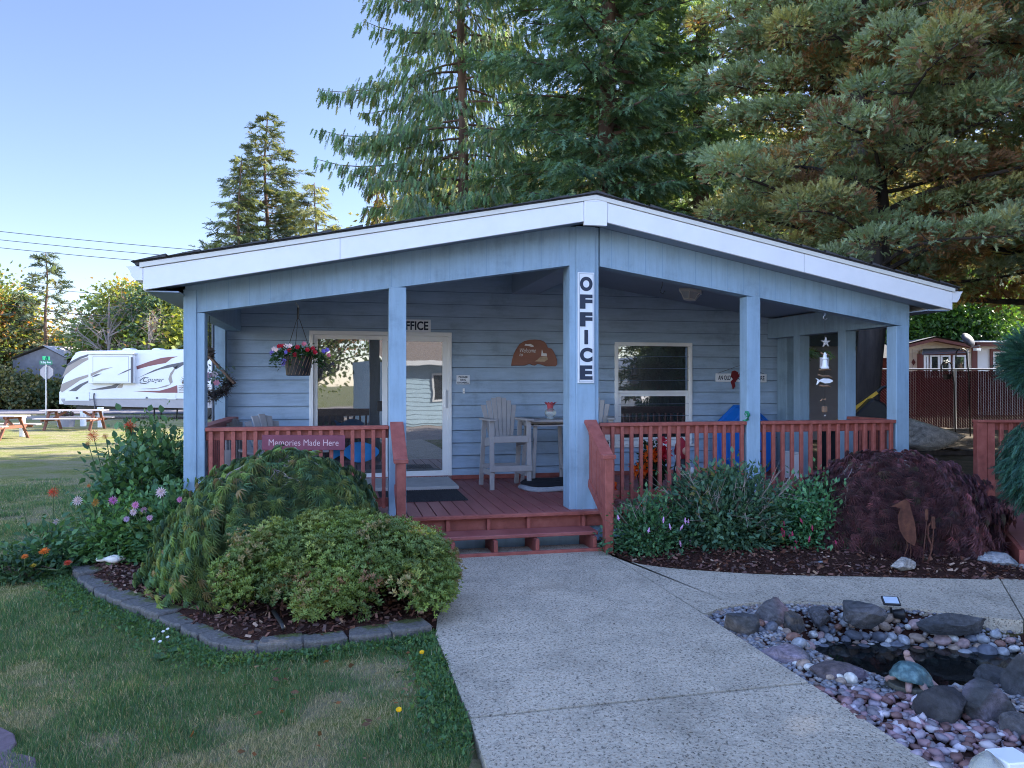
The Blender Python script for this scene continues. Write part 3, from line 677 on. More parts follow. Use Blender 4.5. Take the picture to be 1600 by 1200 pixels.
# low adirondack chair
t = pthing('adirondack_chair', 'low taupe adirondack chair with a fan back behind the left railing', 'chair', -3.33, 1.45, DZ+.002, R(28))
m = M['grey_poly']; bk = MB()
for k in range(7):
    u = k-3; x0, x1 = u*.055, u*.088; top = 1.0-.018*u*u
    bk.add([(x0-.024,.12,.30),(x0+.024,.12,.30),(x1+.041,.50,top-.012*abs(u+.5)),(x1-.041,.50,top-.012*abs(u-.5)),(x0-.024,.145,.30),(x0+.024,.145,.30),(x1+.041,.525,top-.012*abs(u+.5)),(x1-.041,.525,top-.012*abs(u-.5))], [(0,1,2,3),(7,6,5,4),(0,4,5,1),(1,5,6,2),(2,6,7,3),(3,7,4,0)])
bk.build('backrest', m, t, bevel=.003)
se = MB(); 
for k in range(6): se.box(-.25, .25, -.40+.09*k, -.32+.09*k, .40-.022*k, .42-.022*k)
se.build('seat', m, t, bevel=.003)
for s in (-1, 1):
    MB().prism([(s*.24,-.45),(s*.42,-.45),(s*.44,-.2),(s*.36,.34),(s*.30,.34)][::s], .56, .585, 'z').build('armrest', m, t, bevel=.005)
    MB().beam((s*.29,-.34,0),(s*.29,-.34,.56),.03,.10,(1,0,0)).build('leg', m, t, bevel=.003)
    MB().beam((s*.27,-.42,.37),(s*.27,.42,.04),.028,.11).build('leg', m, t, bevel=.003)
t = pthing('adirondack_chair', 'pale low chair showing only its back edge left of the fan backed chair', 'chair', -3.72, 2.0, DZ+.002, R(70))
bk = MB()
for k in range(5): bk.box(-.2+.085*k, -.13+.085*k, .2, .222, .3, .93-.012*(k-2)**2)
bk.build('backrest', m, t, bevel=.003); MB().box(-.24,.24,-.3,.2,.36,.40).build('seat', m, t, bevel=.003)
for s in (-1,1): MB().box(s*.24-.015,s*.24+.015,-.3,-.22,0,.56).build('leg', m, t); MB().box(s*.24-.015,s*.24+.015,.12,.2,0,.56).build('leg', m, t)
# blue wooden fish on the railing
t = pthing('fish_ornament', 'bright blue flat wooden fish hung inside the left railing', 'ornament', -2.42, .115, 1.03)
fp = []
for i in range(25):
    a = math.pi*2*i/24; fp.append((.17*math.cos(a)+.03, .105*math.sin(a)*(1-.25*math.cos(a))))
fp = fp[:10]+[(-.16,.035),(-.22,.03),(-.30,.09),(-.31,.06),(-.27,.0),(-.30,-.05),(-.28,-.075),(-.20,-.03),(-.15,-.04)]+fp[15:24]
MB().prism(fp[::-1], 0, .018).build('fish_cutout', pm('bright_blue_paint', (.02,.26,.62), .5, .1, 10), t, bevel=.004)
t = pthing('gecko_ornament', 'small green curled gecko ornament on the side of the right front post', 'ornament', 1.93, -.0, 1.38)
g = MB().tube([(-.045,.0,-.055),(-.02,-.0,-.06),(.01,-.02,-.045),(.022,-.02,0),(.005,-.02,.035),(-.02,-.02,.04),(-.03,-.02,.02),(-.02,-.02,.0)], [.006,.010,.016,.020,.018,.014,.010,.004], 8)
g.build('gecko_body', pm('painted_green', (.02,.22,.12), .4, .3, 30), t, smooth=True)
for x, z in ((.02,-.03),(.02,.03)): MB().tube([(x,-.02,z),(x-.03,-.03,z+.02),(x-.045,-.02,z+.01)], .005, 5).build('leg', pm('painted_green_limb', (.02,.22,.12), .4), t)
# blue plastic pool on edge
t = pthing('plastic_pool', 'blue moulded plastic wading pool standing on edge against the wall behind the right front post', 'wading pool', 3.42, 2.66, DZ+.01)
t.rotation_euler[0] = R(-6)
def octo(hw, h, c, z0=0): return [(-hw+c*.5, z0), (hw-c*.5, z0), (hw, z0+c*.5), (hw, h-c*1.1), (hw-c*1.25, h), (-hw+c*1.25, h), (-hw, h-c*1.1), (-hw, z0+c*.5)]
bl = pm('moulded_blue_plastic', (.008,.14,.55), .4, .08, 4)
pv = MB(); rings = [(octo(.50,1.04,.28), 0), (octo(.50,1.04,.28), -.03), (octo(.46,1.0,.27,.04), -.035), (octo(.40,.93,.25,.10), -.16), (octo(.38,.91,.25,.12), -.165)]
for poly, y in rings: pv.v += [(u, y, v_) for u, v_ in poly]
for i in range(len(rings)-1): pv.f += [(i*8+k, i*8+(k+1) % 8, (i+1)*8+(k+1) % 8, (i+1)*8+k) for k in range(8)]
pv.f.append(tuple(range(32, 40))); pv.f.append(tuple(range(7, -1, -1)))
pv.build('pool_shell', bl, t, bevel=.01)
t = pthing('lantern_stand', 'black metal stand holding two cream jars before the blue pool', 'stand', 3.0, 1.75, DZ+.003)
st = MB()
for x in (-.1,.1):
    for y in (-.1,.1): st.tube([(x,y,0),(x,y,.42)], .008, 5)
for z in (.12,.26,.42): st.beam((-.1,-.1,z),(.1,-.1,z),.012,.012).beam((-.1,.1,z),(.1,.1,z),.012,.012).beam((-.1,-.1,z),(-.1,.1,z),.012,.012).beam((.1,-.1,z),(.1,.1,z),.012,.012)
st.build('metal_frame', M['black'], t)
MB().prism([(-.13,-.13),(.13,-.13),(.13,.13),(-.13,.13)], .42, .435, 'z').lathe([(.11,.435),(.05,.52),(.01,.54)], 14).build('lid', M['black'], t)
for x in (-.05, .05): MB().lathe([(.04,.262),(.042,.30),(.042,.36),(.03,.38)], 14, (x,0,0)).build('jar', M['cream'], t, smooth=True)
t = pthing('storage_bin', 'small white box standing by the wall beyond the blue pool', 'bin', 3.72, 1.9, DZ+.003)
MB().box(-.05,.05,-.12,.12,0,.36).build('bin_body', M['vinyl'], t, bevel=.008); MB().box(-.056,.056,-.126,.126,.36,.39).build('lid', M['vinyl'], t, bevel=.006)
t = thing('barbecue_grill', 'black covered barbecue grill behind the right end of the porch', 'grill', BW(4.75, 1.9, .05), BA)
blob('grill_cover', M['blackcloth'], t, .42, .33, .95, p=4, edge=1.2)
MB().box(-.3,.3,-.36,-.34,.6,.63).build('handle', M['metal'], t)

# autumn decorations behind the right railing
t = pthing('garden_gnome', 'gnome with tall dull red hat and white beard left of the autumn wreath', 'gnome', .62, 1.0, DZ+.06)
MB().lathe([(.07,0),(.08,.06),(.06,.18),(.02,.22)], 16).build('body', pm('slate_blue_cloth', (.12,.2,.3), .8), t, smooth=True)
MB().lathe([(.07,.2),(.062,.26),(.055,.36),(.035,.43),(.01,.45)], 16).build('hat', pm('dull_red_felt', (.26,.06,.06), .9), t, smooth=True)
MB().lathe([(.002,.05),(.045,.12),(.05,.2),(.02,.22)], 12, (0,-.05,0)).build('beard', M['white'], t, smooth=True)
MB().lathe([(.001,-.016),(.014,-.01),(.016,0),(.014,.01),(.001,.016)], 10, (0,-.095,.20)).build('nose', pm('skin_paint', (.55,.3,.22), .6), t, smooth=True)
def leafball(t, n, sc, c, cols, ws, size, name='leaves', tm=T_LEAF):
    P = rng.normal(0, 1, (n, 3)); P = unit(P)*(rng.random((n, 1))**.4)*np.array(sc)+np.array(c)
    V, Fc, C = scat(tm, P, rng.normal(0,1,(n,3))+(P-np.array(c))*2, rng.normal(0,1,(n,3)), size*(.7+.6*rng.random(n)), pick(rng, cols, ws, n)); return arr_mesh(name, V, Fc, M['leaf'], C, t)
t = pthing('autumn_garland', 'dark green artificial wreath with orange leaves and red poinsettias behind the right railing', 'wreath', 1.12, .95, DZ+.02)
leafball(t, 900, (.17,.1,.3), (.05,0,.33), [(.015,.045,.02),(.02,.06,.035)], [1,1], .07, 'greenery')
leafball(t, 60, (.09,.05,.08), (-.12,-.1,.27), [(.70,.14,.02),(.75,.22,.03)], [1,1], .10, 'orange_leaves'); leafball(t, 40, (.08,.05,.06), (-.0,-.1,.46), [(.70,.14,.02)], [1], .10, 'orange_leaves')
leafball(t, 40, (.07,.05,.05), (.16,-.1,.5), [(.5,.02,.05)], [1], .10, 'red_leaves'); leafball(t, 24, (.04,.04,.03), (.16,-.1,.64), [(.55,.03,.08)], [1], .07, 'red_leaves')
MB().lathe([(.09,0),(.12,.16),(.125,.2)], 16, (0,.03,0)).build('pot', M['black'], t)
for a, z, l in ((.62, DZ-.02, 'orange artificial marigolds at the foot of the gnome'),):
    t = pthing('silk_flowers', l, 'flowers', a, .86, DZ+.12); leafball(t, 90, (.05,.05,.11), (0,0,.0), [(.72,.16,.02),(.7,.08,.02)], [1,1], .06, 'petals')
t = pthing('santa_figure', 'painted figure in a red hood with white mittens right of the autumn wreath', 'figurine', 1.55, .9, DZ+.0)
MB().lathe([(.10,0),(.12,.1),(.10,.3),(.07,.42),(.03,.46)], 18).build('body', M['black'], t, smooth=True)
MB().lathe([(.02,.40),(.085,.45),(.095,.53),(.075,.62),(.03,.67),(.005,.70)], 18, (0,0,0), 'z', 1, .9).build('hood', pm('santa_red', (.30,.015,.03), .8), t, smooth=True)
MB().lathe([(.01,-.055),(.045,-.03),(.052,0),(.045,.03),(.01,.055)], 14, (.02,-.062,.53)).build('face', pm('skin_paint', (.55,.3,.22), .6), t, smooth=True)
for x, z in ((-.09,.45),(-.08,.31),(.10,.28)): MB().lathe([(.005,-.045),(.035,-.025),(.042,0),(.035,.03),(.005,.05)], 12, (x,-.08,z)).build('mitten', M['white'], t, smooth=True)
for i, (a, b, l) in enumerate(((.66, .02, 'single red artificial flower fallen on the deck edge right of the stairs'), (1.22, .0, 'orange artificial flower tucked in the railing above the shrub'))):
    t = pthing('fallen_flower', l, 'flower', a, b-.07, DZ+.035+(.16 if i else 0)); leafball(t, 60, (.035,.035,.03), (0,0,0), [(.72,.05,.015) if not i else (.75,.2,.05)], [1], .03, 'petals')
# ================================================================== GROUND, PATHS, BEDS, POND
def inpoly(X, Y, poly):
    ins = np.zeros(X.shape, bool); n = len(poly)
    for i in range(n):
        x0, y0 = poly[i]; x1, y1 = poly[(i+1) % n]
        c = ((y0 > Y) != (y1 > Y)); 
        with np.errstate(divide='ignore', invalid='ignore'): xi = (x1-x0)*(Y-y0)/(y1-y0+1e-12)+x0
        ins ^= c & (X < xi)
    return ins
def dpoly(X, Y, poly, closed=True):
    d = np.full(X.shape, 1e9); n = len(poly)
    for i in range(n if closed else n-1):
        x0, y0 = poly[i]; x1, y1 = poly[(i+1) % n]; dx, dy = x1-x0, y1-y0
        t = np.clip(((X-x0)*dx+(Y-y0)*dy)/(dx*dx+dy*dy+1e-12), 0, 1)
        d = np.minimum(d, np.hypot(X-x0-t*dx, Y-y0-t*dy))
    return d
def smooth_poly(p, it=2):
    for _ in range(it):
        q = []
        for i in range(len(p)-1):
            a, b = p[i], p[i+1]; q += [(a[0]*.75+b[0]*.25, a[1]*.75+b[1]*.25), (a[0]*.25+b[0]*.75, a[1]*.25+b[1]*.75)]
        p = [p[0]]+q+[p[-1]]
    return p
def vnoise(x, y, s, seed=0):            # cheap smooth value noise
    r = np.random.default_rng(seed).random((64, 64)); u, v = x/s, y/s; i, j = np.floor(u).astype(int), np.floor(v).astype(int)
    fu, fv = u-i, v-j; fu = fu*fu*(3-2*fu); fv = fv*fv*(3-2*fv); g = lambda a, b: r[a % 64, b % 64]
    return (g(i,j)*(1-fu)+g(i+1,j)*fu)*(1-fv)+(g(i,j+1)*(1-fu)+g(i+1,j+1)*fu)*fv
J0, J1 = (.94, 7.95), G(1100, 965)
far_side = smooth_poly([(.90, 7.86), G(985, 884), G(1050, 893), G(1120, 898), G(1200, 903), G(1400, 907), G(1600, 912), (9.5, 6.3)], 1)
pond_far = smooth_poly([J1, G(1135, 952), G(1190, 945), G(1260, 945), G(1340, 950), G(1420, 955), G(1500, 964), G(1600, 977), (4.6, 5.3), (6.5, 4.9), (9.5, 4.6)], 1)
PR = [J1, (1.885, 3.48), (2.36, 1.0), (2.8, -1.5)]              # right edge of main path
PL = smooth_poly([(-.62, 7.7), G(706, 930), G(675, 985), G(700, 1045), G(735, 1135), G(757, 1200), (.42, 1.0), (.9, -1.5)], 1)
CJ = (G(735, 1131), G(1265, 1075))
slab_m, n_, b_ = newmat('exposed_aggregate_concrete'); vec = objco(n_)
vo = n_.nodes.new('ShaderNodeTexVoronoi'); vo.inputs['Scale'].default_value = 85; n_.links.new(vec, vo.inputs['Vector'])
peb = ramp(n_, vo.outputs['Color'], [(0, (.16,.135,.11)), (.2, (.43,.375,.30)), (.6, (.56,.49,.39)), (.85, (.45,.36,.27)), (1, (.76,.69,.58))])
big = ramp(n_, noise(n_, 1.9, 14, .78, vec, .7), [(.34, (.72, .72, .70)), (.46, (.94, .94, .93)), (.60, (1.14, 1.13, 1.11))])
pit = ramp(n_, noise(n_, 62, 4, .75, objco(n_, (1, .7, 1))), [(.38, (.12, .12, .12)), (.46, (.95, .95, .95))])
g1 = n_.nodes.new('ShaderNodeMix'); g1.data_type = 'RGBA'; g1.blend_type = 'MULTIPLY'; g1.inputs[0].default_value = 1; n_.links.new(peb, g1.inputs[6]); n_.links.new(big, g1.inputs[7])
g2 = n_.nodes.new('ShaderNodeMix'); g2.data_type = 'RGBA'; g2.blend_type = 'MULTIPLY'; g2.inputs[0].default_value = .85; n_.links.new(g1.outputs[2], g2.inputs[6]); n_.links.new(pit, g2.inputs[7])
n_.links.new(g2.outputs[2], b_.inputs['Base Color']); b_.inputs['Roughness'].default_value = .85
bump(n_, b_, noise(n_, 70, 6, .8, vec), .8, .012)
def slab(name, poly, z0=-.12, z1=.03, mat=slab_m):
    o = MB().prism(poly, z0, z1, 'z').build(name, mat, bevel=0); struct(o); return o
PLn = [p for p in PL if p[1] > CJ[0][1]+.02]; PLs = [p for p in PL if p[1] < CJ[0][1]-.02]
e = .020
slab('concrete_path', [(-.62, 8.0), *PLn, (CJ[0][0], CJ[0][1]+.014), (CJ[1][0]-.004, CJ[1][1]+.014), (J1[0]-e*.6, J1[1]), (J0[0]-e, J0[1]), (.93, 8.25), (-.62, 7.95)][::-1])
slab('concrete_path', [(CJ[0][0], CJ[0][1]-.012), *PLs, PR[3], PR[2], PR[1], (CJ[1][0], CJ[1][1]-.012)][::-1])
JX = G(1560, 905); JY = G(1600, 975); J2t = (JX[0], JX[1]); 
fs1 = [p for p in far_side if p[0] < JX[0]-.02]; pf1 = [p for p in pond_far if p[0] < JY[0]-.02]
fs2 = [p for p in far_side if p[0] > JX[0]+.02]; pf2 = [p for p in pond_far if p[0] > JY[0]+.02]
slab('side_path', [(J1[0]+.002, J1[1]+.006), (J0[0]+.006, J0[1]-.08)]+fs1+[(JX[0]-.006, JX[1]), (JY[0]-.006, JY[1])]+pf1[:0:-1], z1=.028)
slab('side_path', [(JX[0]+.006, JX[1])]+fs2+pf2[::-1]+[(JY[0]+.006, JY[1])], z1=.027)

edge_px = [(112, 897), (128, 918), (160, 940), (205, 958), (250, 975), (300, 998), (345, 1022), (405, 1026), (470, 1018), (560, 1008), (640, 1000), (705, 986)]
bed_edge = [(-4.4, 8.6), (-4.42, 7.9)]+[G(*p) for p in edge_px]
bed_edge = smooth_poly(bed_edge, 1)
left_bed = bed_edge+[(-.60, 5.9), (-.62, 7.9), (-1.0, 8.2), (-3.2, 7.7), (-3.6, 9.2), (-4.4, 9.4)]
right_bed = [(.99, 7.75)]+far_side[1:-2]+[(4.8, 6.62), (4.8, 7.9), (4.9, 9.3), (.9, 8.5)]
pond_bed = pond_far+[(9.5, 1.5)]+[(2.30, 1.5)]+PR[1:2]
WZ = -.17
water_poly = [G(x, y, WZ) for x, y in ((1258, 1006), (1290, 1000), (1350, 1003), (1420, 1006), (1500, 1013), (1560, 1018), (1600, 1022))]+[(4.5, 4.95), (5.2, 4.5), (4.6, 4.3)]+[G(x, y, WZ) for x, y in ((1600, 1060), (1540, 1072), (1490, 1092), (1440, 1098), (1395, 1086), (1345, 1068), (1300, 1046), (1265, 1022))]
def ground_z(X, Y):
    z = -.02+.012*vnoise(X, Y, 1.7, 1)
    z = z+.0*X
    z = z+np.clip((Y-12)/14, 0, 1)*np.clip((X-2)/3, 0, 1)*.42+.35*np.clip((Y-60)/200, 0, 1)*8
    ib = inpoly(X, Y, left_bed); db = dpoly(X, Y, left_bed); z = np.where(ib, np.clip(-.02+.5*db, -.02, .075)+.02*vnoise(X, Y, .3, 4), z)
    rb = inpoly(X, Y, right_bed); z = np.where(rb, .015+np.clip(dpoly(X, Y, right_bed)*.15, 0, .08)+.015*vnoise(X, Y, .25, 4), z)
    pb = inpoly(X, Y, pond_bed); iw = inpoly(X, Y, water_poly); dw = dpoly(X, Y, water_poly); de = dpoly(X, Y, pond_bed)
    zb = np.where(iw, WZ-.02-.5*np.clip(dw, 0, .7), np.clip(WZ-.02+.85*dw, -1, -.005))
    z = np.where(pb, zb, z)
    near_path = inpoly(X, Y, [(-.62, 8.2), *PL, PR[3], PR[2], PR[1], J1, J0]) | (inpoly(X, Y, [J0]+far_side+pond_far[::-1]))
    z = np.where(near_path & ~pb, -.06, z)
    house = (Y > 7.6) & inpoly(X, Y, [BW(-4.0, .05)[:2], BW(4.0, .05)[:2], BW(4.0, 13)[:2], BW(-4, 13)[:2]])
    return np.where(house, -.08, z)
def gz(x, y): return float(ground_z(np.array([float(x)]), np.array([float(y)]))[0])
def axis(fine0, fine1, st, far, neg):
    c = list(np.arange(fine0, fine1, st)); s = st; x = fine1
    while x < far: c.append(x); s *= 1.12; x += s
    c.append(far); s = st; x = fine0-st; l = []
    while x > neg: l.append(x); s *= 1.12; x -= s
    return np.array(sorted(l+[neg]+c))
ax, ay = axis(-6.5, 6.0, .05, 1800, -1800), axis(2.2, 10, .05, 2500, -1500)
GX, GY = np.meshgrid(ax, ay); GZ = ground_z(GX.ravel(), GY.ravel()).reshape(GX.shape)
nx, ny = len(ax), len(ay); V = np.stack([GX.ravel(), GY.ravel(), GZ.ravel()], 1)
ii = (np.arange(ny-1)[:, None]*nx+np.arange(nx-1)[None]).ravel(); Fc = np.stack([ii, ii+1, ii+1+nx, ii+nx], 1)
X, Y = GX.ravel(), GY.ravel()
mulch = (inpoly(X, Y, left_bed) | inpoly(X, Y, right_bed)).astype(float)
soil = (inpoly(X, Y, pond_bed)).astype(float)
dirt = np.clip((X-.2*Y-1.6)/1.2, 0, 1)*(Y > 7.5)*(1-mulch)
gravel = (((Y > 39.5) & (X < -2) & (X > -60) & (Y < 44)) | ((Y < -1.5) & (Y > -40))).astype(float)
mk = np.stack([np.clip(mulch+soil, 0, 1), dirt, gravel], 1)
gm_, n_, b_ = newmat('lawn_and_soil'); a = n_.nodes.new('ShaderNodeAttribute'); a.attribute_name = 'col'; sp = n_.nodes.new('ShaderNodeSeparateColor'); n_.links.new(a.outputs['Color'], sp.inputs[0])
vec = objco(n_)
gr = ramp(n_, noise(n_, 26, 6, .75, vec), [(.3, (.09,.11,.025)), (.5, (.17,.19,.045)), (.68, (.29,.27,.085))])
dry = ramp(n_, noise(n_, 40, 6, .8, vec), [(.3, (.20,.165,.10)), (.7, (.36,.30,.20))])
pf = ramp(n_, noise(n_, .9, 9, .82, vec, .6), [(.42, (0,0,0)), (.60, (.9,.9,.9))])
def mixc(n, f, a_, b__):
    g = n.nodes.new('ShaderNodeMix'); g.data_type = 'RGBA'; n.links.new(f, g.inputs[0]); n.links.new(a_, g.inputs[6]); n.links.new(b__, g.inputs[7]); return g.outputs[2]
base = mixc(n_, pf, gr, dry)
mu = ramp(n_, noise(n_, 60, 6, .8, vec), [(.35, (.022,.010,.008)), (.6, (.06,.025,.018))])
di = ramp(n_, noise(n_, 3, 8, .75, vec), [(.35, (.06,.055,.03)), (.55, (.11,.085,.06)), (.7, (.20,.16,.12))])
gv = ramp(n_, noise(n_, 4, 8, .8, vec), [(.3, (.30,.24,.21)), (.7, (.46,.38,.34))])
c = mixc(n_, sp.outputs[0], base, mu); c = mixc(n_, sp.outputs[1], c, di); c = mixc(n_, sp.outputs[2], c, gv)
n_.links.new(c, b_.inputs['Base Color']); b_.inputs['Roughness'].default_value = .95; b_.inputs['Specular IOR Level'].default_value = .15
bump(n_, b_, noise(n_, 30, 6, .8, vec), .8, .05)
g_ = arr_mesh('ground', V, Fc, gm_, mk, smooth=True); struct(g_)
road = MB().add([(-180,44.2,0),(-6,44.2,0),(-6,51,0),(-180,51,0)], [(0,1,2,3)]).build('road', pm('asphalt_road', (.16,.15,.17), .9, .2, 2, .2, 30)); 
for v_ in road.data.vertices: v_.co.z = .03+.012
struct(road)

# water
wm, n_, b_ = newmat('pond_water'); b_.inputs['Base Color'].default_value = (.006,.008,.008,1); b_.inputs['Roughness'].default_value = .03; b_.inputs['IOR'].default_value = 1.33
b_.inputs['Transmission Weight'].default_value = .0; b_.inputs['Specular IOR Level'].default_value = .6
bump(n_, b_, noise(n_, 5, 3, .5, objco(n_)), .15, .01)
tr = n_.nodes.new('ShaderNodeBsdfTransparent'); tr.inputs[0].default_value = (.55,.6,.55,1); mx = n_.nodes.new('ShaderNodeMixShader'); mx.inputs[0].default_value = .72
n_.links.new(tr.outputs[0], mx.inputs[1]); n_.links.new(b_.outputs[0], mx.inputs[2]); n_.links.new(mx.outputs[0], n_.nodes['Material Output'].inputs[0])
wo = MB().add([(x, y, WZ) for x, y in [(1.9, 5.75), (2.3, 6.0), (4.6, 5.9), (6.0, 5.2), (6, 3.8), (3.4, 4.05), (2.4, 4.3), (1.9, 5.0)]], [tuple(range(7, -1, -1))]).build('pond_water', wm); struct(wo)

def rockmat():
    m, n, b = newmat('weathered_rock'); a = n.nodes.new('ShaderNodeAttribute'); a.attribute_name = 'col'; vec = objco(n)
    f = ramp(n, noise(n, 9, 12, .85, vec, .8), [(.34, (.45,.45,.45)), (.5, (.95,.94,.93)), (.66, (1.7,1.65,1.6))])
    g = n.nodes.new('ShaderNodeMix'); g.data_type = 'RGBA'; g.blend_type = 'MULTIPLY'; g.inputs[0].default_value = 1
    n.links.new(a.outputs['Color'], g.inputs[6]); n.links.new(f, g.inputs[7]); n.links.new(g.outputs[2], b.inputs['Base Color']); b.inputs['Roughness'].default_value = .85
    bump(n, b, noise(n, 14, 12, .8, vec, .5), 1.0, .03); return m
M['rockdark'] = rockmat()
# ---- rocks
def rock_mesh(seed, sx, sy, sz, rough=.22, sub=3, col=(.10,.095,.11), col2=None, flat=.0, facets=9):
    rg = np.random.default_rng(seed); bm_ = bpy.data.meshes.new('rock')
    import bmesh
    b = bmesh.new(); bmesh.ops.create_icosphere(b, subdivisions=sub, radius=1)
    P = np.array([v.co[:] for v in b.verts]); 
    for _ in range(facets):                       # cut with random planes for a hewn look
        nrm = unit(rg.normal(0, 1, (1, 3)))[0]; d = .50+.28*rg.random(); q = P@nrm; P = P-np.outer(np.maximum(q-d, 0)*.98, nrm)
    for k in range(5):
        w_ = rg.normal(0, 1, 3)*(1.3+k*1.1); P = P*(1+rough*.38/(1+k*.7)*np.sin(P@w_+rg.random()*6))[:, None]
    P = P*(1+.018*rg.normal(0, 1, len(P))*(facets > 0))[:, None]*np.array((sx, sy, sz))
    for v, p in zip(b.verts, P): v.co = p
    b.to_mesh(bm_); b.free()
    c = np.array(col)[None]*np.ones((len(P), 1)); 
    if col2 is not None:
        t = np.clip(.5+1.2*np.sin(P@(rg.normal(0,1,3)*3/max(sx,sy))+rg.random()*6), 0, 1)[:, None]; c = c*(1-t)+np.array(col2)[None]*t
    c = c*(1+.18*rg.normal(0, 1, (len(P), 1)))
    a = bm_.attributes.new('col', 'FLOAT_COLOR', 'POINT'); c4 = np.ones((len(P), 4), np.float32); c4[:, :3] = np.clip(c, .005, 1); a.data.foreach_set('color', c4.ravel())
    return bm_
def rock(label, px, py, wpx, hpx, seed, col, col2=None, zc=None, depth=.8, facets=13, rough=.16, name='boulder', cat='boulder', group='rocks around the pond', z=None, rz=0, mat='rockdark', sub=4, smooth=False):
    # (px, py): the photo point of the rock's foot; wpx/hpx its size there
    py = py+(9 if z is None else 0); z0 = -.08 if z is None else z; x, y = G(px, py, z0); k = y/F*1.03; sx, sz = wpx*k/2, hpx*k/2
    me = rock_mesh(seed, sx, sx*depth, sz*1.12, rough, sub, col, col2, facets=facets); me.name = name; me.materials.append(M[mat])
    if smooth: me.polygons.foreach_set('use_smooth', [True]*len(me.polygons))
    o = bpy.data.objects.new(name, me); COL.objects.link(o); o.location = (x, y+sx*depth*.55, z0+sz*.92); o.rotation_euler = (0, 0, rz)
    return tag(o, label, cat, group)
DG, PG, BR = (.062,.066,.075), (.10,.098,.108), (.10,.085,.075)
rock('dark grey rounded rock at the left tip of the pond bed beside the path joint', 1158, 1000, 66, 54, 1, DG, BR)
rock('large purple grey boulder with a pinkish top at the far left of the pond', 1212, 988, 78, 58, 2, PG, (.22,.15,.16))
rock('brownish angular boulder touching the pinkish topped boulder', 1240, 986, 44, 42, 3, BR, DG)
rock('upright slab shaped grey rock beside the tuft of moss at the far pond edge', 1283, 973, 40, 34, 4, PG)
rock('big sloping grey boulder left of the solar spotlight', 1350, 984, 84, 48, 5, DG, PG)
rock('long low purple grey rock wall stone along the far pond edge', 1494, 986, 118, 38, 6, PG, DG, depth=.28, facets=14, rz=R(-8))
rock('long mauve rock lying along the path edge of the pond', 1228, 1046, 92, 44, 7, PG, (.24,.2,.25), depth=.55, rz=R(-35))
rock('flat smooth mauve rock at the near left water edge', 1312, 1072, 92, 40, 8, (.15,.12,.16), (.11,.09,.10), depth=.6, facets=4)
rock('small pale triangular rock standing at the left water edge', 1246, 1026, 26, 26, 9, (.22,.22,.27), depth=.6)
rock('whitish veined low rock behind the pink gravel', 1356, 1084, 62, 22, 10, (.28,.28,.33), (.16,.14,.18), depth=.6)
rock('mossy dark rock that carries the turtle ornament', 1422, 1098, 84, 40, 11, (.05,.052,.045), (.07,.08,.045), depth=.8, z=-.06)
rock('rounded pitted black lava boulder in the pink gravel', 1484, 1146, 88, 70, 12, (.030,.030,.038), (.055,.055,.062), depth=.9, facets=3, rough=.16, sub=4, smooth=True)
rock('white pointed rock between the lava boulder and the rock pile', 1500, 1086, 38, 28, 13, (.50,.50,.52), depth=.6)
rock('broad purple grey boulder at the top of the right rock pile', 1568, 1082, 72, 50, 14, PG, DG)
rock('dark angular boulder at the right end of the rock pile', 1612, 1104, 70, 84, 15, DG, PG)
rock('squat dark rock in the shadow of the rock pile', 1528, 1112, 50, 42, 16, (.05,.05,.06))
rock('large slate grey boulder at the bottom right above the white box', 1560, 1150, 100, 80, 17, DG, (.12,.11,.14), depth=.9)
rock('grey boulder at the right frame edge above the white box', 1602, 1172, 60, 70, 18, PG)
rock('low grey rock at the far right water edge', 1650, 1030, 50, 36, 19, DG)
rock('pale grey stone on the mulch before the rusty heron', 1416, 896, 44, 22, 21, (.24,.25,.27), (.34,.32,.30), z=.03, group='stones on the mulch bed', name='stone', cat='stone')
rock('large pale blue grey rock on the mulch at the right of the purple maple', 1566, 889, 60, 24, 22, (.22,.25,.29), (.34,.34,.36), z=.03, group='stones on the mulch bed', name='stone', cat='stone')
rock('small half hidden stone at the foot of the fuchsia', 1284, 886, 22, 9, 23, (.22,.24,.27), z=.03, group='stones on the mulch bed', name='stone', cat='stone')
rock('tiny pale stone at the right end of the mulch bed', 1600, 890, 18, 10, 24, (.3,.3,.32), z=.03, group='stones on the mulch bed', name='stone', cat='stone')
# ---- river pebbles
rng = np.random.default_rng(5)
peb_cols = {'pale grey': (.30,.31,.33), 'slate grey': (.11,.12,.15), 'tan': (.30,.22,.17), 'rust brown': (.20,.10,.075), 'pinkish': (.34,.23,.22), 'white': (.50,.49,.47)}
pm_me = {}
for i, (k, c) in enumerate(peb_cols.items()):
    for j in range(2):
        me = rock_mesh(100+i*3+j, 1, 1, 1, .06, 3, c, tuple(x*.85 for x in c), facets=0); me.materials.append(M['stone']); me.polygons.foreach_set('use_smooth', [True]*len(me.polygons)); me.name = 'pebble'; pm_me[(k, j)] = me
placed = []
def pebble(x, y, r, kind, place, zoff=0):
    z = gz(x, y); o = bpy.data.objects.new('pebble', pm_me[(kind, int(rng.integers(2)))]); COL.objects.link(o)
    s = r*(.85+.3*rng.random()); o.scale = (s*(1+.25*rng.random()), s*(.75+.2*rng.random()), s*(.62+.15*rng.random()))
    o.rotation_euler = (rng.normal(0, .35), rng.normal(0, .35), rng.random()*3.14); o.location = (x, y, z+s*.45+zoff)
    tag(o, f'smooth {kind} river pebble {place}', 'pebble', 'river pebbles edging the pond'); placed.append((x, y, r))
kinds = list(peb_cols)
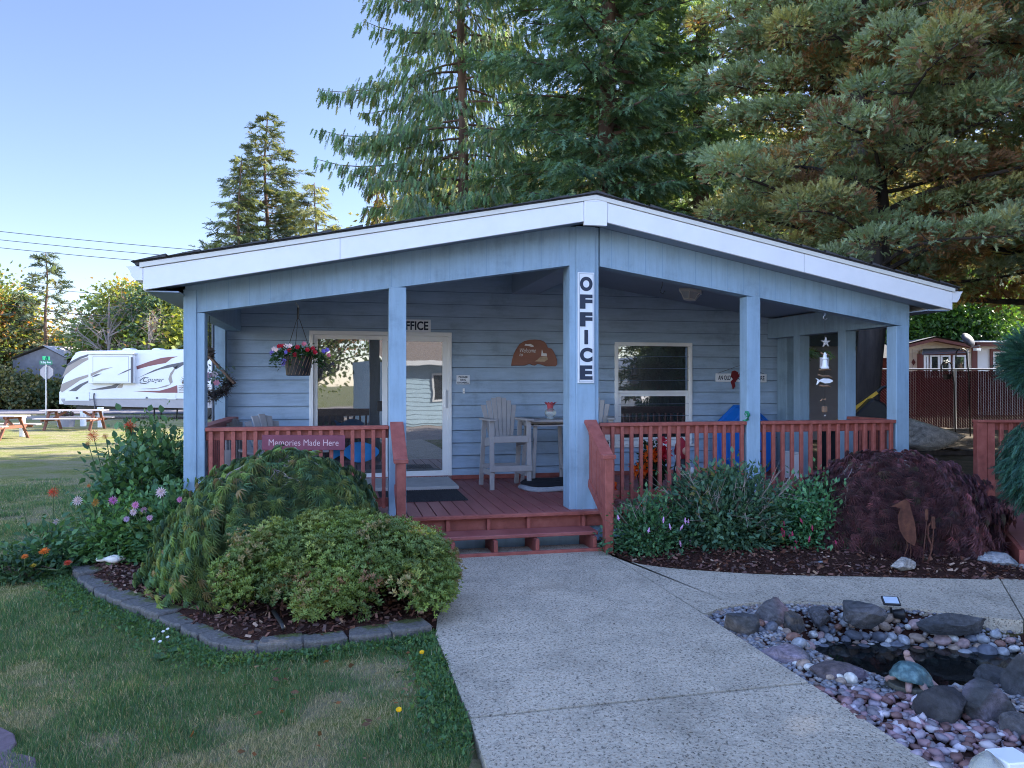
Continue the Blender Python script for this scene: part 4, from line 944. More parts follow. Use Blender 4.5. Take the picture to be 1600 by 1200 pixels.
def ring(pts, n, r0, r1, place, wid, zoff=0, w=(4,5,4,2,3,2)):
    L = [math.dist(a, b) for a, b in zip(pts, pts[1:])]; T = sum(L); tries = 0; k = 0
    while k < n and tries < n*30:
        tries += 1; s = rng.random()*T; i = 0
        while s > L[i]: s -= L[i]; i += 1
        a, b = pts[i], pts[i+1]; u = s/L[i]; x = a[0]+(b[0]-a[0])*u; y = a[1]+(b[1]-a[1])*u+rng.uniform(-wid, wid); r = rng.uniform(r0, r1)
        if any((x-p)**2+(y-q)**2 < (r+rr)**2*.45 for p, q, rr in placed): continue
        pebble(x, y, r, kinds[rng.choice(6, p=np.array(w)/sum(w))], place, zoff); k += 1
ring([G(x, y, -.13) for x, y in ((1262, 1006), (1330, 998), (1420, 1000), (1500, 1008), (1600, 1020))]+[(4.4, 4.98)], 105, .035, .062, 'at the far water edge', .10)
ring([G(x, y, -.10) for x, y in ((1270, 990), (1330, 983), (1400, 985), (1480, 993), (1600, 1005))], 72, .028, .05, 'above the far water edge', .09, .015)
ring([G(x, y, -.1) for x, y in ((1170, 1003), (1215, 1000), (1255, 1010), (1245, 1030))], 34, .03, .055, 'left of the water', .08)
ring([G(x, y, -.1) for x, y in ((1235, 1058), (1270, 1075), (1300, 1090), (1330, 1092))], 9, .03, .045, 'at the near left tip of the gravel', .03, w=(3,1,3,0,1,3))
ORD = 'first second third fourth fifth sixth seventh eighth ninth tenth eleventh twelfth thirteenth fourteenth fifteenth sixteenth seventeenth eighteenth nineteenth twentieth twenty-first twenty-second twenty-third twenty-fourth twenty-fifth twenty-sixth twenty-seventh twenty-eighth twenty-ninth thirtieth'.split()
_g = {}
for o in [o for o in COL.objects if o.name.startswith('pebble')]: _g.setdefault(o['label'], []).append(o)
for l_, os_ in _g.items():
    os_.sort(key=lambda o: o.location.x/o.location.y); k_ = l_.split('smooth ')[1].split(' river')[0]
    for i_, o in enumerate(os_): o['label'] = l_.replace(' river', '')+(f', {ORD[min(i_, 29)]} from the left' if len(os_) > 1 else '')
# fine gravel and pink gravel: uncountable
def stones_mass(name, label, cat, P, S, C, seed=0, mat='stone'):
    import bmesh
    b = bmesh.new(); bmesh.ops.create_icosphere(b, subdivisions=1, radius=1); tv = np.array([v.co[:] for v in b.verts]); tf = np.array([[v.index for v in f.verts] for f in b.faces]); b.free()
    rg = np.random.default_rng(seed); n = len(P); tv_all = tv[None]*(1+.75*(rg.random((n, len(tv), 1))-.5))*(S[:, None, :])
    ang = rg.random(n)*6.28; c, s = np.cos(ang), np.sin(ang); x = tv_all[..., 0]*c[:, None]-tv_all[..., 1]*s[:, None]; y = tv_all[..., 0]*s[:, None]+tv_all[..., 1]*c[:, None]
    V = np.stack([x, y, tv_all[..., 2]], 2)+P[:, None]; Fc = (tf[None]+(np.arange(n)*len(tv))[:, None, None]).reshape(-1, 3)
    o = arr_mesh(name, V.reshape(-1, 3), Fc, M[mat], np.repeat(C, len(tv), axis=0)); tag(o, label, cat, None, 'stuff'); return o
def fill(poly, n, seed):
    rg = np.random.default_rng(seed); xs = [p[0] for p in poly]; ys = [p[1] for p in poly]; P = np.stack([rg.uniform(min(xs), max(xs), n*3), rg.uniform(min(ys), max(ys), n*3)], 1)
    return P[inpoly(P[:, 0], P[:, 1], poly)][:n]
gp = [G(x, y) for x, y in ((1262, 1082), (1320, 1078), (1400, 1090), (1440, 1075), (1520, 1085), (1600, 1120))]+[(4.5, 3.2), (4.0, 2.2), (2.2, 2.2), (1.9, 3.48)]
P = fill(gp, 3600, 1); r = .013+.022*np.random.default_rng(2).random(len(P))**1.5; z = ground_z(P[:, 0], P[:, 1])
stones_mass('pink_gravel', 'pink white and maroon crushed gravel between the path and the rock pile', 'gravel', np.column_stack([P, z+r*.5+.012*np.random.default_rng(3).random(len(P))]), np.column_stack([r*1.3, r*.9, r*.7]),
            pick(np.random.default_rng(4), [(.27,.165,.18),(.50,.45,.48),(.14,.07,.065),(.25,.21,.25),(.17,.15,.17)], [4,2.5,4,3,3], len(P)), 5)
P = fill(pond_bed, 60000, 7); P = P[(P[:, 0] < 6.5) & (P[:, 1] > 3.6) & ~inpoly(P[:, 0], P[:, 1], water_poly) & ~inpoly(P[:, 0], P[:, 1], gp)]; r = .008+.012*np.random.default_rng(2).random(len(P)); z = ground_z(P[:, 0], P[:, 1])
stones_mass('fine_gravel', 'fine grey river gravel along the far edge of the pond', 'gravel', np.column_stack([P, z+r*.5]), np.column_stack([r*1.2, r, r*.7]), pick(np.random.default_rng(4), [(.22,.22,.24),(.30,.27,.25),(.12,.12,.14),(.2,.15,.13)], [4,2,3,2], len(P)), 6)
# mulch chips
for poly, nm, lb in ((left_bed, 9000, 'dark red bark mulch chips under the bushes in the left bed'), (right_bed, 6500, 'red brown bark mulch chips along the side path')):
    rg = np.random.default_rng(nm); P = fill(poly, nm, nm+1); n = len(P); z = ground_z(P[:, 0], P[:, 1]); Vc = np.column_stack([P, z+.004+.012*rg.random(n)])
    D = rg.normal(0, 1, (n, 3))*(1, 1, .35); N = rg.normal(0, 1, (n, 3))*(.5, .5, 1)+(0, 0, .6)
    T = T_([(-.25,0,0), (.25,0,0), (.2,1,.05), (-.22,1,0)], [(0,1,2), (0,2,3)])
    V, Fc, C = scat(T, Vc, D, N, .018+.03*rg.random(n), pick(rg, [(.09,.035,.026),(.14,.06,.04),(.05,.022,.018),(.26,.17,.12)], [5,3,4,1], n))
    tag(arr_mesh('bark_mulch', V, Fc, M['stone'], C), lb, 'mulch', None, 'stuff')
# edging blocks of the left bed
def resample(p, st):
    out = [p[0]]; acc = 0
    for a, b in zip(p, p[1:]):
        L = math.dist(a, b); 
        while acc+L >= st:
            u = (st-acc)/L; a = (a[0]+(b[0]-a[0])*u, a[1]+(b[1]-a[1])*u); out.append(a); L = math.dist(a, b); acc = 0
        acc += L
    return out
blk_m, n_, b_ = newmat('mossy_concrete_block'); vec = objco(n_)
cc = ramp(n_, noise(n_, 30, 6, .75, vec), [(.3, (.065,.062,.06)), (.6, (.15,.142,.135)), (.75, (.24,.23,.22))])
ms = ramp(n_, noise(n_, 5, 5, .7, vec), [(.50, (0,0,0)), (.60, (1,1,1))]); mo = ramp(n_, noise(n_, 50, 3, .6, vec), [(.3, (.04,.05,.01)), (.7, (.11,.13,.025))])
n_.links.new(mixc(n_, ms, cc, mo), b_.inputs['Base Color']); b_.inputs['Roughness'].default_value = .95; bump(n_, b_, noise(n_, 40, 6, .8, vec), 1, .015)
rs = resample(bed_edge[4:], .29); rr = random.Random(9)
desc = ['first edging block at the far left end beside the orange flowers', 'edging block second from the far left end of the bed wall']
for i, (p, q) in enumerate(zip(rs, rs[1:])):
    mx_, my_ = (p[0]+q[0])/2, (p[1]+q[1])/2; ang = math.atan2(q[1]-p[1], q[0]-p[0]); L = math.dist(p, q)
    bm2 = MB(); w0, w1, dp, hh = L*.495, L*.455, .38+rr.uniform(-.04,.04), .068+rr.uniform(-.014, .014)
    poly = [(-w0, 0), (-w0*.55, -.018), (0, -.026), (w0*.55, -.018), (w0, 0), (w1, dp), (-w1, dp)]
    for zz, sc in ((-.06, 1), (hh-.012, 1), (hh, .93)): bm2.v += [(x*sc+rr.uniform(-.003,.003), (y-.1)*sc+.1+rr.uniform(-.003,.003), zz+rr.uniform(-.003, .003)) for x, y in poly]
    for k in range(2): bm2.f += [(k*7+j, k*7+(j+1) % 7, (k+1)*7+(j+1) % 7, (k+1)*7+j) for j in range(7)]
    bm2.f.append(tuple(range(14, 21))); o = bm2.build('edging_block', blk_m, bevel=.004)
    o.location = (mx_, my_, 0); o.rotation_euler = (rr.uniform(-.03,.03), rr.uniform(-.03,.03), ang+rr.uniform(-.10,.10))
    N_ = len(rs)-1; ordn = ['first','second','third','fourth','fifth','sixth','seventh','eighth','ninth','tenth','eleventh','twelfth']
    lb = f'{ordn[i]} concrete edging block of the bed wall counted from its left end' if i < 9 else f'{ordn[min(N_-1-i, 11)]} mossy concrete edging block of the bed wall counted from the path'
    tag(o, lb, 'edging block', 'concrete edging blocks round the left bed')
# stepping stone bottom left
o = MB().prism([G(-60, 1135), G(0, 1141), G(22, 1152), G(26, 1166), (-2.35, 3.60), G(56, 1190), G(60, 1230), G(-60, 1260)], -.04, .022, 'z').build('stepping_stone', pm('purplish_pavers', (.15,.105,.12), .9, .25, 30, .6, 60), bevel=.006)
tag(o, 'purplish paving stone in the grass at the lower left corner', 'paving stone')
# ================================================================== GRASS AND WEEDS
rg = np.random.default_rng(21)
def keep_lawn(P):
    x, y = P[:, 0], P[:, 1]
    bad = inpoly(x, y, left_bed) | inpoly(x, y, [(-.62, 8.2), *PL, PR[3], PR[2], PR[1], J1, J0]) | inpoly(x, y, [BW(-4.2, 0)[:2], BW(4.2, 0)[:2], BW(4.2, 13)[:2], BW(-4.2, 13)[:2]]) | (x > -.2+.1*y*0)
    return P[~bad]
def blades(P, h, cols, ws, seed, wid=1.0):
    r_ = np.random.default_rng(seed); n = len(P); z = ground_z(P[:, 0], P[:, 1]); D = r_.normal(0, .42, (n, 3)); D[:, 2] = 1
    return scat(T_BLADE, np.column_stack([P, z-.004]), D, r_.normal(0, 1, (n, 3))*(1, 1, .1), h, pick(r_, cols, ws, n, .3), wid)
GRN = [(.085,.18,.075), (.13,.215,.08), (.07,.145,.075), (.36,.31,.19), (.46,.39,.26)]
n = 420000; t = rg.random(n)**1.5; Y = 3.1+t*11; X = rg.uniform(-1, 0, n)*(Y*.80)+.15; P = keep_lawn(np.stack([X, Y], 1))
dn = vnoise(P[:, 0], P[:, 1], .9, 7)*.6+vnoise(P[:, 0], P[:, 1], .25, 8)*.4; tuft = vnoise(P[:, 0], P[:, 1], .12, 9); dry = (dn+.22*(rg.random(len(dn))-.5) > .54)
P2 = P[~dry]; P3 = P[dry]; kk = np.random.default_rng(3).random(len(P3)) < .7; P3 = P3[kk]
h2 = 1.0*(.014+.030*vnoise(P2[:, 0], P2[:, 1], .35, 11)+.018*vnoise(P2[:, 0], P2[:, 1], .1, 12))*(1+.045*P2[:, 1]); h3 = .014+.026*rg.random(len(P3))
g = join([blades(P2, h2, GRN, [6,5,4,1.6,1], 1, 1.45), blades(P3, h3, GRN, [1.3,1.8,.7,5,6], 2, 1.3)])
tag(arr_mesh('lawn_grass', g[0], g[1], M['leaf'], g[2]), 'patchy green and straw coloured mown lawn grass', 'grass', None, 'stuff')
# longer weeds and clover hugging the block edging and the path
ed = resample(bed_edge[4:], .01); k = rg.integers(len(ed), size=5200); E = np.array(ed)[k]; side = np.stack([E[:, 0]*0-.6, E[:, 0]*0-.9], 1); u = np.abs(rg.normal(0, .13, len(E)))
P = E+side/np.linalg.norm(side, axis=1, keepdims=True)*(u[:, None]+.02)+rg.normal(0, .03, (len(E), 2))
pe = resample([p for p in PL if p[1] < 5.4 and p[1] > 3.0], .01); k = rg.integers(len(pe), size=2600); E2 = np.array(pe)[k]; P2 = E2+np.stack([-np.abs(rg.normal(0, .12, len(E2)))-.01, rg.normal(0, .03, len(E2))], 1)
P = keep_lawn(np.concatenate([P, P2])); n = len(P); z = ground_z(P[:, 0], P[:, 1])
D = rg.normal(0, 1, (n, 3)); D[:, 2] = np.abs(D[:, 2])*.7+.2
a = scat(T_LEAF, np.column_stack([P, z+.01+.03*rg.random(n)]), D, np.tile((0,0,1.), (n,1))+rg.normal(0,.4,(n,3)), .018+.022*rg.random(n), pick(rg, [(.05,.12,.045),(.08,.17,.06),(.10,.17,.04)], [4,4,2], n))
k = rg.random(n) < .8; b = blades(P[k], .03+.06*rg.random(k.sum()), GRN, [5,5,3,.5,.2], 5, 1.1)
k2 = rg.integers(n, size=26); c = []
for j in k2:                                       # broad leaved rosettes
    m_ = 12; th = rg.random(m_)*6.28; c.append(scat(T_OVATE, np.tile((P[j, 0], P[j, 1], z[j]+.01), (m_, 1)), np.stack([np.cos(th), np.sin(th), .35+.3*rg.random(m_)], 1), np.tile((0,0,1.), (m_,1)), .05+.035*rg.random(m_), jitter(rg, (.06,.13,.055), m_, .25)))
g = join([a, b]); o = arr_mesh('lawn_weeds', g[0], g[1], M['leaf'], g[2]); tag(o, 'clover and long grass along the edging blocks and the path edge', 'weeds', None, 'stuff')
g = join(c); o = arr_mesh('broadleaf_weeds', g[0], g[1], M['leaf'], g[2]); tag(o, 'broad leaved weed rosettes at the lawn edge', 'weeds', None, 'stuff')
# dandelions, daisies, fallen leaves
for i, (px, py, lb) in enumerate(((658, 1030, 'yellow dandelion in the grass near the path corner'), (622, 1122, 'yellow dandelion lower in the lawn left of the leafy weeds'))):
    x, y = G(px, py); t = thing('dandelion', lb, 'flower', (x, y, -.01), 0, 'dandelions in the lawn')
    MB().tube([(0,0,0), (.004,0,.05)], .002, 5).build('stem', M['twig'], t)
    o = flower_cluster('flower_head', t, np.array([(0,0,0),(0,0,.002),(0,0,.004)]), np.array([(0,-.5,1),(0.2,-.5,1),(-.2,-.4,1.)]), .017, np.tile((.75,.50,.01), (3,1)), petals=9); o.location = (.004, 0, .05)
for i, (px, py) in enumerate(((255, 996), (262, 1005), (250, 1012), (240, 1008), (262, 992))):
    x, y = G(px, py); t = thing('daisy', 'tiny white daisy in the grass below the edging blocks', 'flower', (x, y, .0), 0, 'white daisies by the edging blocks')
    MB().tube([(0,0,0), (0,0,.04)], .0015, 4).build('stem', M['twig'], t); o = flower_cluster('flower_head', t, np.array([(0,0,0.)]), np.array([(0,-.5,1.)]), .013, np.array([(.7,.7,.72)]), petals=8); o.location = (0, 0, .04)
n = 46; P = keep_lawn(np.stack([rg.uniform(-1.6, -.1, n*2), rg.uniform(3.5, 5.2, n*2)], 1))[:n]; n = len(P)
V, Fc, C = scat(T_LEAF, np.column_stack([P, ground_z(P[:,0], P[:,1])+.035]), rg.normal(0,1,(n,3))*(1,1,.2), rg.normal(0,1,(n,3))*(.3,.3,1), .03+.03*rg.random(n), pick(rg, [(.24,.10,.04),(.28,.18,.10),(.13,.07,.04)], [2,2,2], n))
tag(arr_mesh('fallen_leaves', V, Fc, M['leaf'], C), 'scattered brown fallen leaves on the lawn near the path', 'leaves', None, 'stuff')
n = 700; P = np.stack([rg.uniform(.4, 4.6, n), rg.uniform(3.4, 7.6, n)], 1); P = P[~inpoly(P[:, 0], P[:, 1], pond_bed)]; P = P[inpoly(P[:,0],P[:,1],[(-.6,7.8),(-.6,3.3),(1.9,3.3),(1.5,5.6),(4.6,5.5),(4.6,6.7),(1,7.6)])]; n = len(P)
V, Fc, C = scat(T_LEAF, np.column_stack([P, .034+0*P[:, :1]]), rg.normal(0,1,(n,3))*(1,1,.05), rg.normal(0,1,(n,3))*(.1,.1,1), .008+.012*rg.random(n), pick(rg, [(.05,.03,.02),(.10,.06,.03)], [2,2], n))
tag(arr_mesh('path_litter', V, Fc, M['stone'], C), 'tiny brown needles and debris lying on the concrete paths', 'litter', None, 'stuff')

# ================================================================== SHRUBS
def prad(s): s = np.minimum(s, 1.08); return .88*np.sin(np.minimum(s, 1)*1.57)**.9+.12*s**1.8
def pz(s): return np.clip(1-.12*s-.88*s**2.3, 0, 1)
def weeping(name, label, loc, h, Rf, nst, nleaf, cols, ws, leaf, seed, twigs=40, trunk=.05, fan=FAN, twmat='twig', group=None, wm=1.0, shell=.70):
    t = thing(name, label, 'shrub', loc, 0, group); r_ = np.random.default_rng(seed); Ps, Ds, Ns, Ks = [], [], [], []
    core = MB(); 
    for i in range(nst):
        az = r_.random()*6.283; q_ = r_.random()**.5; Rr = Rf(az)*(shell+(1.05-shell)*q_); hh = h*(shell+.04+(1.0-shell)*q_); waz = r_.normal(0, .25)
        s = np.sort(r_.random(nleaf))**.8; a = az+waz*s+r_.normal(0, .03, nleaf)
        s0 = ((i*.618) % 1)*.80; t_ = s; s = s0+t_*.30; lobe = 1+.09*np.sin(az*5+seed)+.05*np.sin(az*11); rad = Rr*lobe*prad(s)*(1+.10*t_**2); z = hh*pz(s)-.03*t_**2+r_.normal(0, .038, nleaf); Ks.append(np.full(nleaf, .62+.8*r_.random()**1.3))
        z = z*(1+.06*np.sin(a*5+seed))*(1+.04*np.sin(a*11+i))+.02
        P = np.stack([rad*np.cos(a), rad*np.sin(a), z], 1); slope = np.stack([np.cos(a)*(1-s*.45), np.sin(a)*(1-s*.45), -s*1.3-.9*t_], 1)
        Ps.append(P); Ds.append(slope+r_.normal(0, .28, (nleaf, 3))); Ns.append(np.stack([np.cos(a)*s, np.sin(a)*s, 1.1-s], 1)+r_.normal(0, .25, (nleaf, 3)))
    P, D, N = map(np.concatenate, (Ps, Ds, Ns)); n = len(P); V, Fc, C = scat(fan, P, D, N, leaf*(.65+.6*r_.random(n)), pick(r_, cols, ws, n, .25)*np.concatenate(Ks)[:, None], wm)
    arr_mesh('foliage', V, Fc, M['leafdark'], C, t)
    tw = MB()
    for i in range(twigs):
        a = r_.random()*6.28; pts = []
        s0 = r_.uniform(.0, .25); s1 = s0+r_.uniform(.2, .5); R_0 = Rf(a)*r_.uniform(.7, 1.0)
        for q in range(5):
            s = s0+(s1-s0)*q/4; rad = R_0*prad(s); pts.append((rad*math.cos(a+.3*math.sin(q+i)), rad*math.sin(a+.3*math.sin(q+i)), h*(1.10-.05*s)*pz(s)+r_.normal(0, .015)))
        tw.tube(pts, [.006,.005,.004,.003,.0015], 4)
    tw.build('bare_twigs', M[twmat], t)
    br = MB()
    for i in range(9):
        a = i*.7; br.tube([(0,0,-.05), (.05*math.cos(a), .05*math.sin(a), h*.5), (.3*Rf(a)*math.cos(a), .3*Rf(a)*math.sin(a), h*.86), (.62*Rf(a)*math.cos(a), .62*Rf(a)*math.sin(a), h*.62)], [trunk, trunk*.8, trunk*.4, .005], 6)
    br.build('trunk', M['darkbark'], t); return t
def Rgreen(a):
    c, s = math.cos(a), math.sin(a); r_ = .82
    if c < 0: r_ += .24*(-c)**2*(1 if s < .3 else .3)
    if c > 0: r_ += .02*c
    return r_*(1-.08*(s > 0))
weeping('weeping_maple', 'mounded green laceleaf maple weeping over the mulch in front of the left railing', (-1.93, 6.62, .07), .95, Rgreen, 900, 36, [(.16,.25,.12),(.12,.22,.145),(.27,.31,.13),(.19,.28,.12),(.32,.26,.17)], [5,5,2,4,.7], .105, 31, 110, fan=T_fan(7, 75, .026, .45))
weeping('purple_maple', 'mounded dark purple laceleaf maple beside the right corner post', (4.02, 8.08, .04), .86, lambda a: 1/math.hypot(math.cos(a)/1.02, math.sin(a)/.70), 900, 36, [(.15,.070,.090),(.21,.10,.125),(.11,.065,.085),(.30,.12,.15),(.12,.10,.08)], [5,4,4,1.0,.8], .11, 32, 110, fan=T_fan(7, 75, .026, .45))

def mound(name, label, loc, rx, ry, h, nl, per, cols, ws, leaf, seed, T=ROS, up=.8, lob=.16, group=None, cat='shrub', wm=1.0, holes=.0):
    t = thing(name, label, cat, loc, 0, group); r_ = np.random.default_rng(seed); Ps, Ns, Cs = [], [], []
    for i in range(nl):
        u = r_.random()*6.283; q = r_.random()**.75; el = (1-q)*1.5
        lb_ = 1+.10*math.sin(u*3+seed)+.07*math.sin(u*7+seed*2)+r_.normal(0, .035); c = np.array((rx*.90*lb_*math.cos(u)*math.cos(el)**.8, ry*.90*lb_*math.sin(u)*math.cos(el)**.8, .10+(h-.10)*lb_*math.sin(el)**.85))
        lr = lob*(.6+.7*r_.random()); nr = np.array((math.cos(u)*math.cos(el), math.sin(u)*math.cos(el), math.sin(el)+.25))
        d = unit(r_.normal(0, 1, (per, 3))+nr*.9); P = c+d*lr*(.55+.5*r_.random((per, 1)))*np.array((1, 1, .8)); cc = pick(r_, cols, ws, 1, .35)
        Ps.append(P); Ns.append(d*.6+np.array((0, 0, up))+r_.normal(0, .25, (per, 3))); Cs.append(cc*(1+.22*(r_.random((per, 1))*2-1)))
    P, N, C0 = map(np.concatenate, (Ps, Ns, Cs)); n = len(P); k = P[:, 2] > .015; P, N, C0 = P[k], N[k], C0[k]; n = len(P)
    V, Fc, C = scat(T, P, N, r_.normal(0, 1, (n, 3)), leaf*(.7+.6*r_.random(n)), C0, wm); arr_mesh('foliage', V, Fc, M['leafdark'], C, t)
    b = MB()
    for i in range(16):
        a = r_.random()*6.28; q = r_.uniform(.4, .85); b.tube([(0,0,-.03), (q*rx*.4*math.cos(a), q*ry*.4*math.sin(a), h*.3), (q*rx*math.cos(a), q*ry*math.sin(a), h*r_.uniform(.35, .8))], [.014,.010,.004], 5)
    b.build('stems', M['twigdark'], t); return t
mound('azalea_bush', 'low spreading azalea bush with small bronze tinged green leaves beside the path', (-1.30, 5.90, .05), .87, .60, .54, 300, 70, [(.17,.24,.06),(.12,.18,.055),(.23,.28,.08),(.27,.22,.10),(.30,.17,.10)], [5,5,4,1.2,.4], .034, 41)
def leafy(name, label, loc, rx, ry, h, shoots, per, cols, ws, leaf, seed, T=T_LEAF, bare=8, cat='shrub', group=None, zmin=.05, spread=.10, twmat='twig'):
    t = thing(name, label, cat, loc, 0, group); r_ = np.random.default_rng(seed); Ps, Ds, Cs = [], [], []; b = MB()
    for i in range(shoots):
        d = r_.normal(0, 1, 3); d /= np.linalg.norm(d); d[2] = abs(d[2]); q = r_.random()**.33
        e = np.array((rx*d[0]*q, ry*d[1]*q, zmin+(h-zmin)*max(d[2]*q, .06))); m = e*.5+np.array((0, 0, .08)); base = np.array((e[0]*.25, e[1]*.25, -.02))
        if i % 3 == 0: b.tube([base, m, e], [.007,.005,.002], 4)
        s = r_.random(per)**.6; P = base*(1-s[:, None])+e*s[:, None]; P = P*(1) + r_.normal(0, spread, (per, 3))*(.25+.75*s[:, None]); P = np.where(s[:, None] > .35, P, e+r_.normal(0, spread, (per, 3)))
        Ps.append(P); Ds.append(unit(P-np.array((0, 0, h*.3)))*.8+r_.normal(0, .55, (per, 3))+(0, 0, .15)); Cs.append(pick(r_, cols, ws, 1, .12)*(1+.25*(r_.random((per, 1))*2-1)))
    P, D, C0 = map(np.concatenate, (Ps, Ds, Cs)); k = P[:, 2] > 0; P, D, C0 = P[k], D[k], C0[k]; n = len(P)
    V, Fc, C = scat(T, P, D, np.tile((0, 0, 1.), (n, 1))+r_.normal(0, .35, (n, 3)), leaf*(.6+.7*r_.random(n)), C0); arr_mesh('foliage', V, Fc, M['leafdark'], C, t)
    for i in range(bare):
        a = r_.random()*6.28; q = r_.uniform(.6, 1.02); e = np.array((rx*q*math.cos(a), -abs(ry*q*math.sin(a)), h*r_.uniform(.35, 1.02))); m = e*.7; p = MB
        b.tube([m*.5, m, e], [.007,.005,.002], 4)
        for k in range(4): f = e+r_.normal(0, .09, 3); b.tube([m+(e-m)*(.3+.15*k), f], [.003,.001], 3)
    b.build('stems', M[twmat], t); return t
FU = [(.07,.17,.08),(.10,.22,.09),(.055,.13,.07)]
t1 = leafy('fuchsia_bush', 'leafy fuchsia with pale lilac hanging flowers right next to the stair post', (1.40, 7.78, .03), .40, .30, .56, 90, 60, FU, [3,3,2], .055, 51, bare=3)
leafy('rhododendron', 'twiggy rhododendron with bare silvery stems and dark leaves under the right railing', (2.20, 7.92, .03), .76, .42, .86, 250, 60, [(.065,.14,.085),(.09,.175,.10),(.20,.20,.07),(.05,.115,.075)], [4,3,.6,3], .072, 52, bare=30, spread=.085)
t2 = leafy('fuchsia_bush', 'bright green fuchsia with magenta hanging flowers before the right front post', (3.08, 7.95, .03), .52, .38, .70, 130, 62, [(.075,.20,.095),(.10,.25,.11),(.055,.15,.08)], [3,3,2], .058, 53, bare=3)
def drops(parent, n, rx, ry, z0, z1, col, seed):
    r_ = np.random.default_rng(seed)
    for i in range(n):
        a = -r_.uniform(.3, 2.8); x, y, z = rx*math.cos(a), ry*math.sin(a), r_.uniform(z0, z1)
        if i == 0 or not hasattr(drops, 'me'+str(seed)):
            o = MB().lathe([(.003, 0), (.006, -.012), (.009, -.034), (.016, -.034), (.006, -.038), (.003, -.055)], 6).build('flower', pm(f'hanging_petals', col, .6, .2, 20), parent); setattr(drops, 'me'+str(seed), o.data)
        else: o = bpy.data.objects.new('flower', getattr(drops, 'me'+str(seed))); COL.objects.link(o); o.parent = parent
        o.location = (x, y, z); o.rotation_euler = (r_.normal(0, .2), r_.normal(0, .2), 0); o.scale = (1.15,)*3
drops(t1, 9, .40, .32, .12, .42, (.55,.30,.55), 61); drops(t2, 20, .54, .42, .06, .42, (.36,.03,.10), 62)
# dahlias at the left corner
DH = [(.07,.16,.075),(.10,.20,.08),(.06,.13,.085)]
def dahlia_flower(parent, loc, r, col, col2, face=(.1,-1,.25), rows=3, np_=15, pw=.5, name='flower'):
    v, f, c = [], [], []
    for k in range(rows):
        for i in range(np_):
            a = 2*math.pi*(i+.5*(k % 2))/np_; L = r*(1-.22*k)*(.9+.2*random.random()); el = .15+.38*k; o = len(v); hw = pw*2*math.pi/np_*.62
            for q, da, e2 in ((.05,0,0), (.6,-hw,.04), (1,0,0), (.6,hw,.04)): v.append((L*q*math.cos(a+da)*math.cos(el), L*q*math.sin(a+da)*math.cos(el), L*q*math.sin(el)+e2*r)); c.append(col if q > .5 else col2)
            f += [(o,o+1,o+2), (o,o+2,o+3)]
    Z = Vector(face).to_track_quat('Z', 'Y').to_matrix(); V = np.array([tuple(Z@Vector(p)) for p in v]); o = arr_mesh(name, V, np.array(f), M['petal'], np.array(c), parent); o.location = loc; return o
def stems_to(parent, tips, base=(0,0,0)):
    b = MB()
    for p in tips: b.tube([(base[0]+p[0]*.3, base[1]+p[1]*.3, .1), (p[0]*.8, p[1]*.8, p[2]*.6), p], [.008,.006,.004], 5)
    b.build('flower_stems', pm('green_stem', (.06,.10,.035), .7), parent)
def rel(base, px, py, Y): q = at(px, py, Y); return (q[0]-base[0], q[1]-base[1], q[2]-base[2])
OR, RO, PK, WP = (.62,.12,.03), (.60,.06,.02), (.62,.24,.50), (.66,.52,.62)
base = (-3.78, 7.95, .06); t = leafy('dahlia_plant', 'tall dahlia with broad leaves and spiky orange blooms left of the corner post', base, .60, .42, 1.30, 190, 40, DH, [3,3,2], .082, 71, T=T_OVATE, bare=0, spread=.10, twmat='twigdark')
fl = [rel(base, 204, 666, 7.95), rel(base, 146, 681, 7.8), rel(base, 165, 682, 7.9), rel(base, 138, 693, 7.8)]
for p, r_, c in zip(fl, (.085, .075, .040, .034), (RO, RO, (.45,.10,.03), (.35,.12,.04))): dahlia_flower(t, p, r_, c, tuple(x*.8 for x in c), np_=20, pw=.35, rows=4)
stems_to(t, fl)
t = leafy('laurel_shrub', 'dense small leaved green shrub tight against the left side of the corner post', (-3.98, 8.45, .05), .55, .5, 1.32, 330, 60, [(.10,.19,.06),(.08,.15,.065),(.13,.23,.07)], [3,3,2], .045, 72, bare=0, spread=.07, twmat='twigdark')
base = (-3.18, 7.35, .06); t = leafy('dahlia_plant', 'low dahlia with pale pink blooms in the mulch before the corner post', base, .50, .36, .68, 170, 38, [(.08,.18,.08),(.11,.22,.09),(.18,.25,.07)], [3,3,1], .066, 73, T=T_OVATE, bare=0, spread=.07, twmat='twigdark')
sp_ = [(252,769,WP,.055),(281,781,PK,.034),(284,800,PK,.044),(212,789,PK,.042),(209,800,WP,.040),(198,811,(.5,.36,.6),.034),(234,809,(.6,.35,.55),.034),(225,797,(.35,.2,.3),.034)]
fl = [rel(base, x, y, 7.02) for x, y, c, r_ in sp_]
for p, (x, y, c, r_) in zip(fl, sp_): dahlia_flower(t, p, r_, c, tuple(q*.8 for q in c), np_=12, pw=.6)
stems_to(t, fl)
base = (-3.75, 7.35, .04); t = leafy('dahlia_plant', 'middle dahlia with a magenta and a striped white bloom above light green leaves', base, .42, .34, .62, 110, 36, [(.11,.24,.08),(.14,.27,.09),(.09,.18,.08)], [3,3,2], .062, 74, T=T_OVATE, bare=0, spread=.08, twmat='twigdark')
sp_ = [(122,782,WP,.055),(177,782,(.58,.16,.50),.048),(149,785,(.45,.22,.05),.045),(139,759,(.5,.15,.04),.022)]
fl = [rel(base, x, y, 7.2) for x, y, c, r_ in sp_]
for p, (x, y, c, r_) in zip(fl, sp_): dahlia_flower(t, p, r_, c, tuple(q*.7 for q in c), np_=14, pw=.5)
stems_to(t, fl)
